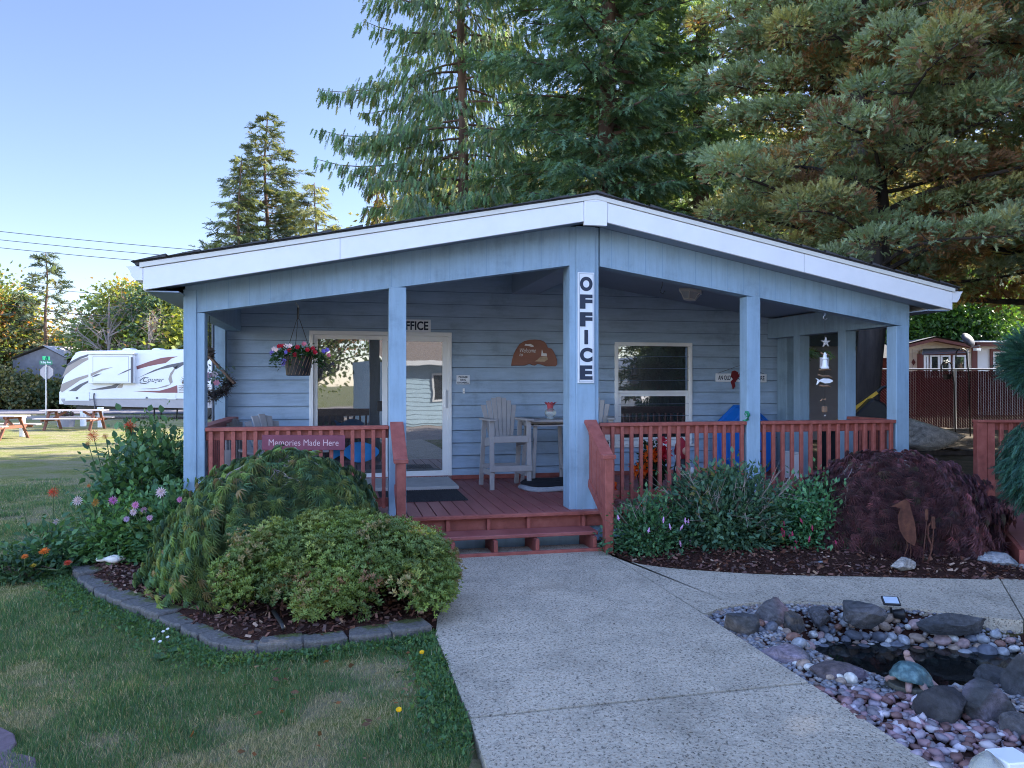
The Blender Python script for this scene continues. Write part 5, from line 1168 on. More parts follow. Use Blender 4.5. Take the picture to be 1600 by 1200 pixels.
base = (-4.35, 7.2, .0); t = leafy('dahlia_plant', 'sprawling dahlia leaning over the lawn with a spiky red bloom', base, .46, .3, .42, 46, 22, DH, [3,3,2], .07, 75, T=T_OVATE, bare=0, spread=.09, twmat='twigdark')
sp_ = [(84,769,(.60,.05,.03),.060),(88,816,WP,.040),(35,787,(.10,.12,.03),.012)]
fl = [rel(base, x, y, 7.2) for x, y, c, r_ in sp_]
for p, (x, y, c, r_) in zip(fl, sp_): dahlia_flower(t, p, r_, c, tuple(q*.7 for q in c), np_=16, pw=.35)
stems_to(t, fl)
base = (-4.35, 6.85, .0); t = leafy('marigold_plant', 'ground hugging plant with orange blooms at the left end of the edging', base, .42, .28, .20, 50, 22, [(.03,.075,.035),(.05,.10,.04)], [1,1], .06, 76, bare=0, spread=.05, twmat='twigdark')
sp_ = [(69,862,(.68,.17,.02),.050),(39,870,(.65,.18,.03),.036),(106,880,(.5,.05,.02),.040),(52,884,(.5,.35,.03),.03)]
fl = [rel(base, x, y, 6.75) for x, y, c, r_ in sp_]
for p, (x, y, c, r_) in zip(fl, sp_): dahlia_flower(t, p, r_, c, tuple(q*.7 for q in c), face=(.1,-.6,1), np_=14, pw=.6)
stems_to(t, fl)
# shell, hose, heron, cattails, turtle, spotlight, white box
x, y = G(168, 878, .12); t = thing('seashell', 'white shell lying on the top of the edging blocks at their left end', 'shell', (x, y+.02, .115), R(10))
MB().lathe([(.002,-.11),(.02,-.10),(.028,-.06),(.022,-.03),(.035,.0),(.05,.04),(.045,.08),(.015,.11)], 12, (0,0,.025), 'x', 1, .8).build('shell_body', pm('chalky_shell', (.72,.68,.64), .6, .1, 20, .3, 60), t, smooth=True)
MB().lathe([(.002,-.04),(.022,-.02),(.025,.01),(.008,.04)], 10, (.09,.045,.02), 'x').build('shell_tip', pm('chalky_shell_tip', (.60,.52,.44), .6, .1, 20), t, smooth=True)
x, y = G(420, 992, .1); o = MB().tube([(x-.10,y+.42,.13),(x-.02,y+.25,.14),(x+.06,y+.08,.15),(x+.10,y-.01,.145)], .014, 10).build('drip_hose', M['black'], smooth=True); tag(o, 'short black irrigation hose end sticking out below the azalea bush', 'hose')
x, y = G(1405, 888, .03); t = thing('heron_ornament', 'rusty flat steel heron garden ornament in front of the purple maple', 'garden ornament', (x, y+.02, .02), R(4)); k = y/F
def P_(pts): return [((u-1405)*k, (888-v)*k) for u, v in pts]
hp = P_([(1390,791),(1402,786),(1412,781),(1418,779),(1424,783),(1426,790),(1429,800),(1433,812),(1436,826),(1437,840),(1434,853),(1428,850),(1421,846),(1414,838),(1408,828),(1405,815),(1405,803),(1409,794),(1402,791)])
MB().prism([(a*.93, b) for a, b in hp], -.003, .003).build('heron_body', M['rust'], t)
MB().tube([(p[0], 0, p[1]) for p in P_([(1419,843),(1420,855),(1413,874),(1412,890)])], .004, 5).tube([(p[0], .01, p[1]) for p in P_([(1425,847),(1427,858),(1426,875),(1426,890)])], .004, 5).build('legs', M['rust'], t)
t = thing('cattail_ornament', 'rusty steel cattails stake beside the heron ornament', 'garden ornament', (x+.0, y+.0, .02), R(4))
MB().tube([(p[0], 0, p[1]) for p in P_([(1450,812),(1446,850),(1442,890)])], .005, 5).tube([(p[0], 0, p[1]) for p in P_([(1461,825),(1459,855),(1452,880),(1448,890)])], .005, 5).build('stems', M['rust'], t)
MB().prism(P_([(1447,794),(1452,794),(1452,812),(1447,812)]), -.008, .008).build('cattail_head', M['rust'], t, bevel=.004)
MB().prism(P_([(1457,806),(1463,806),(1464,825),(1458,825)]), -.008, .008).build('cattail_head', M['rust'], t, bevel=.004)
MB().prism(P_([(1458,812),(1453,824),(1453,838),(1458,850),(1458,862),(1450,888),(1446,888),(1456,862),(1456,850),(1451,838),(1451,822)]), -.002, .002).build('reed_leaf', M['rust'], t)
# turtle
x, y = G(1424, 1058, .10); x += .035; t = thing('turtle_ornament', 'blue green shelled ceramic turtle with a raised pink head on the mossy rock', 'garden ornament', (x, y+.06, .060), R(20))
tc = pm('teal_glaze', (.045,.10,.115), .45, .6, 22, 1.0, 30, c2=(.16,.27,.28)); sk = pm('pinkish_clay', (.26,.17,.16), .7, .25, 25, .3, 60)
v = MB(); n = 22
for q, z in ((1.05, .0), (1.08, .012), (.98, .03), (.85, .065), (.6, .10), (.3, .118), (.02, .122)):
    for k_ in range(n): a = 6.283*k_/n; v.v.append((.125*q*math.cos(a)*(1+.05*math.cos(9*a)*(q > 1)), .10*q*math.sin(a)*(1+.05*math.cos(9*a)*(q > 1)), z*.85+.03*q*math.cos(a)*-1+.004*math.cos(6*a)*(q > .5)))
v.f += [(i*n+k_, i*n+(k_+1) % n, (i+1)*n+(k_+1) % n, (i+1)*n+k_) for i in range(6) for k_ in range(n)]; v.build('shell', tc, t, smooth=True)
MB().tube([(.05,.0,.02), (.02,.04,.10), (.01,.05,.125)], [.030,.020,.015], 10).lathe([(.004,-.020),(.014,-.014),(.019,0),(.015,.014),(.004,.022)], 12, (.01,.045,.134)).build('head', sk, t, smooth=True)
for a, b in ((-.09,-.06),(-.02,-.10),(.07,-.08),(-.07,.08),(.09,.07)): MB().tube([(a*.7,b*.7,.02),(a,b,-.005),(a*1.22,b*1.3,-.022)], [.022,.018,.014], 8).build('flipper', sk, t, smooth=True)
MB().prism([(.13*math.cos(q), .12*math.sin(q)) for q in np.linspace(0, 5.9, 14)], -.04, -.012, 'z').build('base', pm('mossy_base', (.06,.06,.05), .9, .4, 20, .5, 40), t, bevel=.005)
# solar spotlight
x, y = G(1392, 972, -.06); t = thing('solar_spotlight', 'black solar garden spotlight with a tilted panel standing at the far pond edge', 'garden light', (x, y, -.05), R(-10))
MB().tube([(0,0,-.05),(0,0,.10)], .009, 8).build('stake', M['black'], t)
o = MB().box(-.062,.062,-.045,.045,-.008,.008).build('panel_housing', M['black'], t, bevel=.003); o.location = (0,0,.15); o.rotation_euler = (R(28),0,0)
o2 = MB().box(-.05,.05,-.034,.034,.0085,.010).build('solar_panel', pm('solar_cell', (.35,.42,.50), .2, .1, 5), o)
MB().lathe([(.03,-.02),(.036,.03),(.042,.04),(.042,.055)], 14, (.03,-.02,.06), 'x').build('lamp_head', M['black'], t, smooth=True)
# white post light box bottom right with its clear globe
t = thing('path_light', 'white square box and cloudy clear shade of a garden light at the lower right corner', 'garden light', (2.12, 3.28, -.05), R(8))
MB().prism([(-.05,-.06),(.09,-.06),(.09,.08),(-.05,.08)], 0, .20, 'z').build('light_box', M['vinyl'], t, bevel=.006)
cs, nn, bb = newmat('cloudy_clear_plastic'); bb.inputs['Base Color'].default_value = (.75,.78,.74,1); bb.inputs['Transmission Weight'].default_value = .8; bb.inputs['Roughness'].default_value = .25
MB().lathe([(.04,0),(.055,.03),(.07,.13),(.06,.16),(.02,.20),(.005,.21)], 10, (-.10,0,.02)).build('shade', cs, t, smooth=True)
o = MB(); leafball(t, 160, (.08,.06,.05), (-.12,-.06,.02), [(.20,.26,.03),(.28,.30,.04)], [1,1], .025, 'moss_tuft') if False else None
t = thing('moss_tuft', 'bright yellow green plant tuft at the foot of the white garden light', 'plant', (1.93, 3.32, -.03), 0); rng = rg
P = rg.normal(0, 1, (220, 3))*(.045, .035, .02); P[:, 2] = np.abs(P[:, 2]); V, Fc, C = scat(T_LEAF, P, rg.normal(0, 1, (220, 3))+(0,0,1), rg.normal(0, 1, (220, 3)), .02*np.ones(220), pick(rg, [(.20,.27,.03),(.30,.33,.05)], [1,1], 220)); arr_mesh('foliage', V, Fc, M['leaf'], C, t)
x, y = G(1258, 950, -.03); t = thing('moss_tuft', 'small dark green moss tuft between rocks at the far pond edge', 'plant', (x, y, -.05), 0)
P = rg.normal(0, 1, (220, 3))*(.035, .03, .02); P[:, 2] = np.abs(P[:, 2]); V, Fc, C = scat(T_LEAF, P, rg.normal(0, 1, (220, 3))+(0,0,1), rg.normal(0, 1, (220, 3)), .02*np.ones(220), pick(rg, [(.05,.09,.02),(.08,.12,.03)], [1,1], 220)); arr_mesh('foliage', V, Fc, M['leaf'], C, t)
# ================================================================== TREES
def ground_at(x, y): return gz(x, y)
def conifer(name, label, x, y, h, rmax, cb, nlimb, seed, cols, ws, tr, style='fir', spr=None, size=.38, group=None, dens=1.0, lean=0, bark='bark', profile=.8, brown=None, wm=1.0, gap=0, limbmat=None):
    r_ = np.random.default_rng(seed); t = thing(name, label, 'tree', (x, y, ground_at(x, y)-.05), 0, group)
    tk = MB(); npt = 14; ph = r_.random()*6
    tp = [(lean*(i/npt)+.08*tr*6*math.sin(i*.9+ph)*i/npt, .06*tr*6*math.cos(i*.7+ph)*i/npt, h*i/npt) for i in range(npt+1)]
    tk.tube(tp, [tr*(1.25 if i == 0 else 1)*(1-.93*(i/npt))+.01 for i in range(npt+1)], 12); tk.build('trunk', M[bark], t, smooth=True)
    lm = MB(); Ps, Ds, Ns, Cs = [], [], [], []; tpa = np.array(tp)
    spr = spr or {'fir': SPR_FIR, 'cedar': SPR_CED, 'cypress': SPR_CYP, 'spruce': SPR_FIR}[style]
    for i in range(nlimb):
        u = (i+r_.random())/nlimb; z0 = cb+(h-cb)*u**1.15; az = i*2.399+r_.normal(0, .35); L = rmax*max(.05, (1-u**1.15)**profile)*r_.uniform(.65, 1.12)
        if cb > 1: L *= min(1, .7+u*3)
        if gap and r_.random() < gap: continue
        zi = z0/h*npt; j = int(min(zi, npt-1)); o = tpa[j]*(1-(zi-j))+tpa[j+1]*(zi-j)
        out = np.array((math.cos(az), math.sin(az), 0)); lat = np.array((-out[1], out[0], 0)); S = np.linspace(0, 1, 8)
        if style == 'cedar': dz = L*(.10*S-.52*S**1.6+.30*S**3.2)
        elif style == 'cypress': dz = L*(.38*S-.10*S**2)
        elif style == 'spruce': dz = L*(.05*S+.02*S**2)
        else: dz = L*(.15*S-.42*S**2+.22*S**3)
        bend = r_.normal(0, .10)*L; C_ = o[None]+out[None]*(L*S)[:, None]+lat[None]*(bend*S**2)[:, None]+np.array((0, 0, 1.))[None]*dz[:, None]
        lm.tube([tuple(c) for c in C_], list(max(.012, tr*.22*(1-u*.6))*(1-.9*S)+.004), 5)
        m = max(3, int(L/.16*dens))
        for sgn in (-1, 1):
            s = np.sort(r_.random(m))*.86+.14; idx = s*7; jj = np.minimum(idx.astype(int), 6); f = (idx-jj)[:, None]; base = C_[jj]*(1-f)+C_[jj+1]*f
            tl = L*.36*(1.12-s)*(.5+.7*r_.random(m))+.12; nk = np.maximum(1, (tl/(size*.55)).astype(int)); rep = np.repeat(np.arange(m), nk+1); q = r_.random(len(rep))
            tip = (lat*sgn*.85+out*.55)[None]; d0 = unit(tip+r_.normal(0, .22, (len(rep), 3)))
            P = base[rep]+d0*(tl[rep]*q)[:, None]
            if style == 'cedar': P[:, 2] -= .25*(tl[rep]*q)**1.2; D = d0*.35+np.array((0, 0, -1.))*(.75+.5*r_.random((len(rep), 1)))+out*.1; N = lat[None]*sgn*.3+r_.normal(0, .7, (len(rep), 3))
            elif style == 'cypress': P[:, 2] += r_.normal(.10, .13, len(rep))*(1.2-s[rep])+.10*np.sin(P[:, 0]*6+P[:, 1]*5); D = d0*.75+out*.35+np.array((0, 0, .75))+r_.normal(0, .35, (len(rep), 3)); N = r_.normal(0, 1, (len(rep), 3))
            elif style == 'spruce': D = d0+out*.4+r_.normal(0, .3, (len(rep), 3))+np.array((0,0,-.05)); N = np.array((0, 0, 1.))[None]+r_.normal(0, .5, (len(rep), 3))
            else: P[:, 2] -= .10*tl[rep]*q; D = d0*.7+out*.35+np.array((0, 0, -.55))*(.3+r_.random((len(rep), 1)))+r_.normal(0, .2, (len(rep), 3)); N = np.array((0, 0, 1.))[None]+r_.normal(0, .5, (len(rep), 3))
            cc = pick(r_, cols, ws, len(rep), .22)*(.72+.5*r_.random(m))[rep][:, None]
            if brown is not None:
                bb = (s[rep] < .62+.2*r_.random()) & (q < .75) & (np.sin(P[:, 0]*2.1+P[:, 1]*1.3+P[:, 2]*2.7+seed) > .45); cc[bb] = pick(r_, brown, [1]*len(brown), int(bb.sum()), .3)
            Ps.append(P); Ds.append(D); Ns.append(N); Cs.append(cc)
    P, D, N, C0 = map(np.concatenate, (Ps, Ds, Ns, Cs)); n = len(P)
    V, Fc, C = scat(spr, P, D, N, size*(.65+.7*r_.random(n)), C0, wm); arr_mesh('crown', V, Fc, M['leaf'], C, t)
    lm.build('limbs', M[limbmat or bark], t); return t
def pad_conifer(name, label, x, y, h, rmax, cb, nlimb, seed, cols, ws, tr, brown, npad=11, per=210, tuft=.105, lim=None, group=None):
    r_ = np.random.default_rng(seed); t = thing(name, label, 'tree', (x, y, ground_at(x, y)-.05), 0, group); tk = MB(); npt = 14
    tp = [(.10*math.sin(i*.9+seed), .08*math.cos(i*.8), h*i/npt) for i in range(npt+1)]
    tk.tube(tp, [tr*(1.25 if i == 0 else 1)*(1-.9*(i/npt))+.01 for i in range(npt+1)], 12); tk.build('trunk', M['darkbark'], t, smooth=True)
    lm = MB(); Ps, Ds, Cs = [], [], []
    for i in range(nlimb):
        u = (i+r_.random())/nlimb; z0 = cb+(h-cb)*u; az = i*2.399+r_.normal(0, .3); L = rmax*(1-u**2.2*.75)*r_.uniform(.7, 1.12)
        out = np.array((math.cos(az), math.sin(az), 0)); lat = np.array((-out[1], out[0], 0)); S = np.linspace(0, 1, 9); wob = r_.normal(0, .12)*L
        C_ = np.array((0, 0, z0))[None]+out*(L*S)[:, None]+lat*(wob*np.sin(S*3))[:, None]+np.array((0, 0, 1.))*(L*(.30*S-.16*S**2)+.05*np.sin(S*9+i))[:, None]
        lm.tube([tuple(c) for c in C_], list(max(.02, tr*.34*(1-u*.5))*(1-.88*S)+.006), 6)
        for k in range(npad):
            s = .22+.80*(k+r_.random())/npad; j = min(int(min(s, .999)*8), 7); f = min(s, 1.0)*8-j; o = C_[j]*(1-f)+C_[j+1]*f
            side = r_.uniform(-1, 1)*L*.34*(1.15-s); c = o+lat*side+np.array((0, 0, .10+.06*r_.normal()))+out*r_.normal(0, .1)
            if r_.random() < .5: lm.tube([tuple(o), tuple((o+c)/2-np.array((0,0,.04))), tuple(c)], [.016, .011, .006], 4)
            R_p = r_.uniform(.26, .50); n = int(per*(R_p/.38)**2); d = unit(r_.normal(0, 1, (n, 3))*np.array((1, 1, .8))+np.array((0, 0, .35))); P = c+d*np.array((R_p, R_p, R_p*.50))*(.62+.42*r_.random((n, 1)))
            isb = r_.random() < (.30 if s < .5 else .06); cc = (pick(r_, brown, [1]*len(brown), 1, .2) if isb else pick(r_, cols, ws, 1, .18))*(.75+.5*r_.random((n, 1)))
            low = (d[:, 2] < -.05) & (r_.random(n) < .32); cc[low] = pick(r_, brown, [1]*len(brown), int(low.sum()), .3)*.8
            Ps.append(P); Ds.append(d*np.array((1, 1, .8))+out*.35+np.array((0, 0, .25))+r_.normal(0, .35, (n, 3))); Cs.append(cc)
    P, D, C0 = map(np.concatenate, (Ps, Ds, Cs)); n = len(P)
    if lim is not None: k = lim(P); P, D, C0 = P[k], D[k], C0[k]; n = len(P)
    V, Fc, C = scat(SPR_CYP, P, D, r_.normal(0, 1, (n, 3)), tuft*(.6+.8*r_.random(n)), C0); arr_mesh('crown', V, Fc, M['leaf'], C, t)
    lm.build('limbs', M['darkbark'], t); return t
def broadleaf(name, label, x, y, h, rx, cb, ncl, per, cols, ws, leaf, seed, tr=.15, group=None, spread=.72, bare=False, T=T_LEAF, mat='leaf', cat='tree'):
    r_ = np.random.default_rng(seed); t = thing(name, label, cat, (x, y, ground_at(x, y)-.05), 0, group); tk = MB(); lm = MB()
    tk.tube([(0,0,0), (.1*tr*5,0,h*.3), (.0,.1,h*.6), (.05,.05,h*.85)], [tr*1.2, tr*.9, tr*.5, tr*.12], 9); tk.build('trunk', M['darkbark' if not bare else 'twig'], t, smooth=True)
    Ps, Ds, Cs = [], [], []
    for i in range(ncl):
        d = r_.normal(0, 1, 3); d /= np.linalg.norm(d); q = r_.random()**.4; zc = (h+cb)/2; hz = (h-cb)/2
        c = np.array((rx*d[0]*q*(1-.25*d[2]), rx*d[1]*q*(1-.25*d[2]), zc+hz*d[2]*q))
        if bare or i % 2 == 0:
            s0 = np.array((0, 0, max(h*.15, c[2]-rx*.8))); mid = (s0+c)/2+r_.normal(0, .12*rx, 3); lm.tube([s0, mid, c], [tr*.35, tr*.2, tr*.05], 5)
            if bare:
                for k in range(9): e = c+r_.normal(0, .35*rx, 3)*(1,1,.8); m2 = (c+e)/2+r_.normal(0, .08*rx, 3); lm.tube([mid+(c-mid)*r_.random(), m2, e], [tr*.09, tr*.05, tr*.02], 4)
        cr = spread*rx*.28*(.6+.8*r_.random()); P = c+r_.normal(0, 1, (per, 3))*cr*np.array((1, 1, .7)); cc = pick(r_, cols, ws, 1, .15)
        Ps.append(P); Ds.append(unit(P-c)+r_.normal(0, .6, (per, 3))-(0, 0, .2)); Cs.append(cc*(1+.25*(r_.random((per, 1))*2-1)))
    P, D, C0 = map(np.concatenate, (Ps, Ds, Cs)); n = len(P); k = P[:, 2] > .05; P, D, C0 = P[k], D[k], C0[k]; n = len(P)
    V, Fc, C = scat(T, P, D, r_.normal(0, 1, (n, 3)), leaf*(.6+.8*r_.random(n)), C0, 1.3); arr_mesh('crown', V, Fc, M[mat], C, t)
    lm.build('limbs', M['darkbark' if not bare else 'twig'], t); return t
# near big trees behind the office
conifer('cedar_tree', 'tall cedar with drooping sprays and bare reddish trunk behind the left half of the roof', -1.30, 20, 19.5, 4.4, 1.5, 170, 1, [(.12,.22,.11),(.15,.25,.115),(.24,.27,.13),(.12,.17,.12)], [4,3,2,3], .19, 'cedar', size=.21, dens=1.25, profile=.35, gap=.06, wm=1.3)
conifer('fir_tree', 'huge dark green fir behind the roof peak', 2.15, 17.5, 21, 3.4, 2.0, 200, 2, [(.11,.20,.12),(.14,.235,.12),(.085,.16,.105),(.19,.24,.12)], [4,3,3,1], .26, 'fir', size=.22, dens=1.9, profile=.30, gap=.05)
conifer('fir_tree', 'second dark green fir with thick trunk between the roof peak and the cypress', 4.7, 19.0, 22, 3.3, 2.0, 140, 3, [(.13,.23,.13),(.17,.27,.13),(.10,.18,.12)], [4,3,3], .26, 'fir', size=.28, dens=1.4, profile=.30, gap=.08)
BG, BB = [(.25,.33,.19),(.31,.38,.24),(.19,.25,.14),(.34,.34,.15)], [(.33,.17,.08),(.24,.14,.08),(.36,.24,.11)]
pad_conifer('cypress_tree', 'wide blue green cypress with rusty brown dead patches above the right half of the roof', 6.95, 14.6, 14.5, 3.9, 3.2, 88, 4, BG, [4,4,3,2], .13, BB, npad=14, lim=lambda P: P[:, 2] < 13)
pad_conifer('cypress_tree', 'massive furrowed trunk of the conifer seen through the right side bay of the porch', 6.45, 14.0, 14, 1.9, 6.5, 16, 5, BG, [4,3,4,2], .25, BB, npad=8)
pad_conifer('cypress_tree', 'dark cypress with rusty patches at the upper right edge behind the cypress beside the roof', 12.6, 17.4, 16, 5.2, 3.0, 64, 6, BG, [3,2,4,2], .28, BB, per=150, tuft=.15, npad=14)
conifer('cedar_tree', 'small young cedar just left of the tall cedar with orange tinged sprays', -4.6, 26, 9.2, 2.1, .8, 60, 7, [(.09,.10,.03),(.16,.11,.04),(.05,.08,.03)], [3,2,3], .10, 'cedar', size=.42, dens=.7)
for i, (x, y, h_, r0, sd_) in enumerate(((13.6, 14.8, 17, 2.8, 98), (10.6, 9.0, 15, 3.4, 90), (14.6, 12.5, 18, 4.0, 91), (10.2, 4.2, 13, 3.2, 92), (14.5, 6.5, 17, 4.0, 93), (19, 19, 19, 4.2, 94), (13.5, 1.0, 15, 3.8, 95), (23.5, 24.5, 18, 4.5, 96), (19.5, 13, 19, 4.2, 97))):  # unseen firs added to keep the sun off the foreground
    conifer('fir_tree', f'tall fir {["beside the rusty cypress","closest to the ramp","behind the ramp firs","beside the pond to the right","right of the pond firs","near the maroon fence end","furthest down the drive","behind the neighbouring home","in the back row"][i]}, added beyond the right side of the view for shade', x, y, h_, r0, 1.2, 95, sd_, [(.05,.10,.05),(.07,.13,.05)], [1,1], .28, 'fir', size=.62, dens=.75, profile=.32, group='shade firs added right of the view')
conifer('fir_tree', 'dark fir standing further back between the other two firs', 3.6, 23.5, 21, 3.4, 2.0, 110, 8, [(.12,.21,.11),(.15,.23,.11)], [1,1], .24, 'fir', size=.34, dens=.9, profile=.3)
# left distant conifers
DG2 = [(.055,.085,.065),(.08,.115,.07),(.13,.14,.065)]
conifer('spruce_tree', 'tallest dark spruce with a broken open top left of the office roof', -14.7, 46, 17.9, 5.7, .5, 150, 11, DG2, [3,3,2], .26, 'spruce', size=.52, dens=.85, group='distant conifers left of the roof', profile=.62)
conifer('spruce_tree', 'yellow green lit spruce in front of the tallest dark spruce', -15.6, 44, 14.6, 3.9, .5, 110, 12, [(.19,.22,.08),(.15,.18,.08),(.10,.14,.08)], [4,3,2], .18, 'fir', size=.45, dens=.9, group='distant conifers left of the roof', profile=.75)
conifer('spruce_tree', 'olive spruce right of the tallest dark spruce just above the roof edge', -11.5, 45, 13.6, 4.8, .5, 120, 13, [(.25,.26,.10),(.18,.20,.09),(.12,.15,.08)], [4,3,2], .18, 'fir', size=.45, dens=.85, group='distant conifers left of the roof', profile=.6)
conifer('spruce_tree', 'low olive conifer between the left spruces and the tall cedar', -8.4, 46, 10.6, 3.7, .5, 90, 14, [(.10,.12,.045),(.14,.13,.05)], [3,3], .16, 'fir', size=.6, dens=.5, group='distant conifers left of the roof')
conifer('spruce_tree', 'tall thin see through spruce above the trailer at the far left', -36.4, 60, 12.1, 4.2, 2.0, 46, 15, DG2, [3,3,1], .2, 'spruce', size=.8, dens=.30, group='far trees behind the road', profile=.8)
conifer('spruce_tree', 'short dark spruce left of the thin spruce at the far left', -39.5, 62, 9.2, 3.2, 1.0, 60, 16, DG2, [3,3,1], .2, 'fir', size=.8, dens=.45, group='far trees behind the road')
AU = [(.34,.20,.045),(.40,.26,.06),(.12,.14,.03),(.36,.15,.06)]; GR = [(.12,.18,.045),(.18,.22,.055),(.085,.13,.045)]
broadleaf('maple_tree', 'orange tipped green maple at the far left edge behind the road', -43.0, 62, 10.2, 4.9, 1.0, 120, 170, GR+AU, [4,4,3,2.2,2.5,2,2], .30, 21, .3, 'far trees behind the road')
broadleaf('maple_tree', 'olive and amber maple behind the stop sign', -37.5, 66, 6.2, 2.8, .5, 50, 150, AU+GR, [1.5,1,3,1,3,3,2], .40, 22, .22, 'far trees behind the road')
broadleaf('maple_tree', 'broad green gold tree behind the middle of the white trailer', -29.6, 58, 10.0, 2.8, .5, 90, 170, GR+AU, [4,4,4,.8,1,2,.6], .28, 23, .3, 'far trees behind the road')
broadleaf('maple_tree', 'dark green bushy tree above the right end of the trailer roof', -25.8, 56, 9.3, 3.0, .5, 90, 160, GR+[(.06,.11,.06),(.34,.26,.07)], [4,3,4,3,1], .28, 24, .3, 'far trees behind the road')
broadleaf('maple_tree', 'bright orange maple top peeking over the green tree beside the porch corner', -28.3, 66, 9.4, 2.2, 2, 45, 130, [(.40,.20,.05),(.32,.26,.06),(.14,.16,.04)], [3,3,2], .4, 25, .25, 'far trees behind the road')
broadleaf('maple_tree', 'yellow green tree seen through the left porch bay', -20.6, 55, 6.8, 3.8, .2, 90, 120, [(.16,.20,.04),(.24,.24,.05),(.09,.13,.03)], [3,3,2], .36, 26, .25, 'far trees behind the road')
broadleaf('bare_tree', 'bare grey branched tree sticking out above the trailer', -28.4, 54, 9.3, 2.5, 2.8, 22, 6, [(.16,.10,.08)], [1], .22, 27, .16, bare=True, spread=.8)
broadleaf('bare_tree', 'leaning bare tree with few leaves left of the porch roof corner', -24.6, 52, 7.6, 1.6, 2.0, 14, 6, [(.16,.10,.06)], [1], .2, 28, .13, bare=True, spread=.8)
for i, (x, y, h, r_, c, l) in enumerate(((-34.0, 53, 2.3, 2.2, [(.10,.12,.045),(.17,.15,.06),(.07,.09,.04)], 'scrubby olive bush in front of the grey gable wall beside the stop sign'), (-36.4, 53, 2.9, 2.2, [(.16,.15,.06),(.10,.10,.04)], 'dry straw coloured bush at the left edge across the road'),
        (-31.6, 54, 2.0, 1.8, [(.06,.09,.04),(.12,.12,.05)], 'low dark bush left of the trailer nose'), (-38.6, 55, 4.6, 1.7, [(.09,.14,.03),(.13,.18,.04),(.05,.08,.03)], 'bright green bush at the far left frame edge'))):
    broadleaf('roadside_bush', l, x, y, h, r_, .1, 60, 130, c, [1]*len(c), .24, 30+i, .08, 'bushes across the road', cat='bush')
broadleaf('thicket', 'low olive and tan thicket filling the gaps behind the trailer', -32.5, 70, 5.6, 8.5, .1, 150, 130, [(.22,.24,.09),(.15,.18,.07),(.30,.26,.12)], [3,3,2], .3, 29, .2, cat='thicket')
# trees filling the far background behind the office and at the right
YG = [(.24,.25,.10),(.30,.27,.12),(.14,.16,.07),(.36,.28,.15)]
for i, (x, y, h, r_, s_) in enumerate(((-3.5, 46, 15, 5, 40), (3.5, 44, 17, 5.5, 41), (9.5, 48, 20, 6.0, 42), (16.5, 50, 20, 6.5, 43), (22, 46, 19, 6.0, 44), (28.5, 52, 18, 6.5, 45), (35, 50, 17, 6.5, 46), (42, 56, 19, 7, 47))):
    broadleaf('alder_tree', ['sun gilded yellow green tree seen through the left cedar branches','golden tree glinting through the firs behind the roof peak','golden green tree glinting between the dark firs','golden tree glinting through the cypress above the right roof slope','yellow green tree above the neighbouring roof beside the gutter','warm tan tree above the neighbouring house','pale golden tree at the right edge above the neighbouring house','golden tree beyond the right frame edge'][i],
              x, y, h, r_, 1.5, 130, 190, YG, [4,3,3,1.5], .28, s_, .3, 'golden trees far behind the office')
broadleaf('laurel_tree', 'rounded deep green tree behind the peak of the neighbouring house', 21.9, 38, 6.6, 2.7, 1.5, 110, 150, [(.05,.12,.02),(.08,.17,.03),(.035,.08,.02)], [4,2,3], .22, 50, .2)
# weeping blue conifer at the right edge
t = thing('weeping_spruce', 'weeping blue green conifer with hanging needled curtains at the right frame edge', 'tree', (5.28, 7.3, 0.0), 0); r_ = np.random.default_rng(60)
MB().tube([(.25,0,0),(.2,.0,1.0),(.1,0,1.9),(-.05,0,2.2),(-.2,0,2.05)], [.07,.055,.04,.025,.01], 8).build('trunk', M['bark'], t, smooth=True)
Ps, Ds = [], []
for (cx, cz, rx_, hz, n) in ((-.28, 1.96, .26, .26, 2400), (.1, 2.1, .3, .3, 2000), (-.10, .98, .46, .52, 5200), (.35, 1.2, .4, .8, 4000), (-.05, 2.02, .2, .25, 1200)):
    d = unit(r_.normal(0, 1, (n, 3))); q = r_.random((n, 1))**.45; P = np.array((cx, 0, cz))+d*q*np.array((rx_, rx_, hz)); P[:, 0] += .18*np.clip(cz-P[:, 2], -1, 1)*(-1 if cx > -.2 else 0)*0
    Ps.append(P); D = np.column_stack([d[:, 0]*.6, d[:, 1]*.6, -.55-.6*r_.random(n)] if cz < 1.5 else [d[:, 0], d[:, 1], d[:, 2]*.8-.1]); Ds.append(D+r_.normal(0, .2, (n, 3)))
P, D = np.concatenate(Ps), np.concatenate(Ds); n = len(P)
V, Fc, C = scat(T_spray(8, .20, .022, .24, .1), P, D, r_.normal(0, 1, (n, 3)), .10+.07*r_.random(n), pick(r_, [(.030,.095,.075),(.045,.13,.085),(.025,.07,.055)], [3,3,2], n)); arr_mesh('crown', V, Fc, M['leafdark'], C, t)

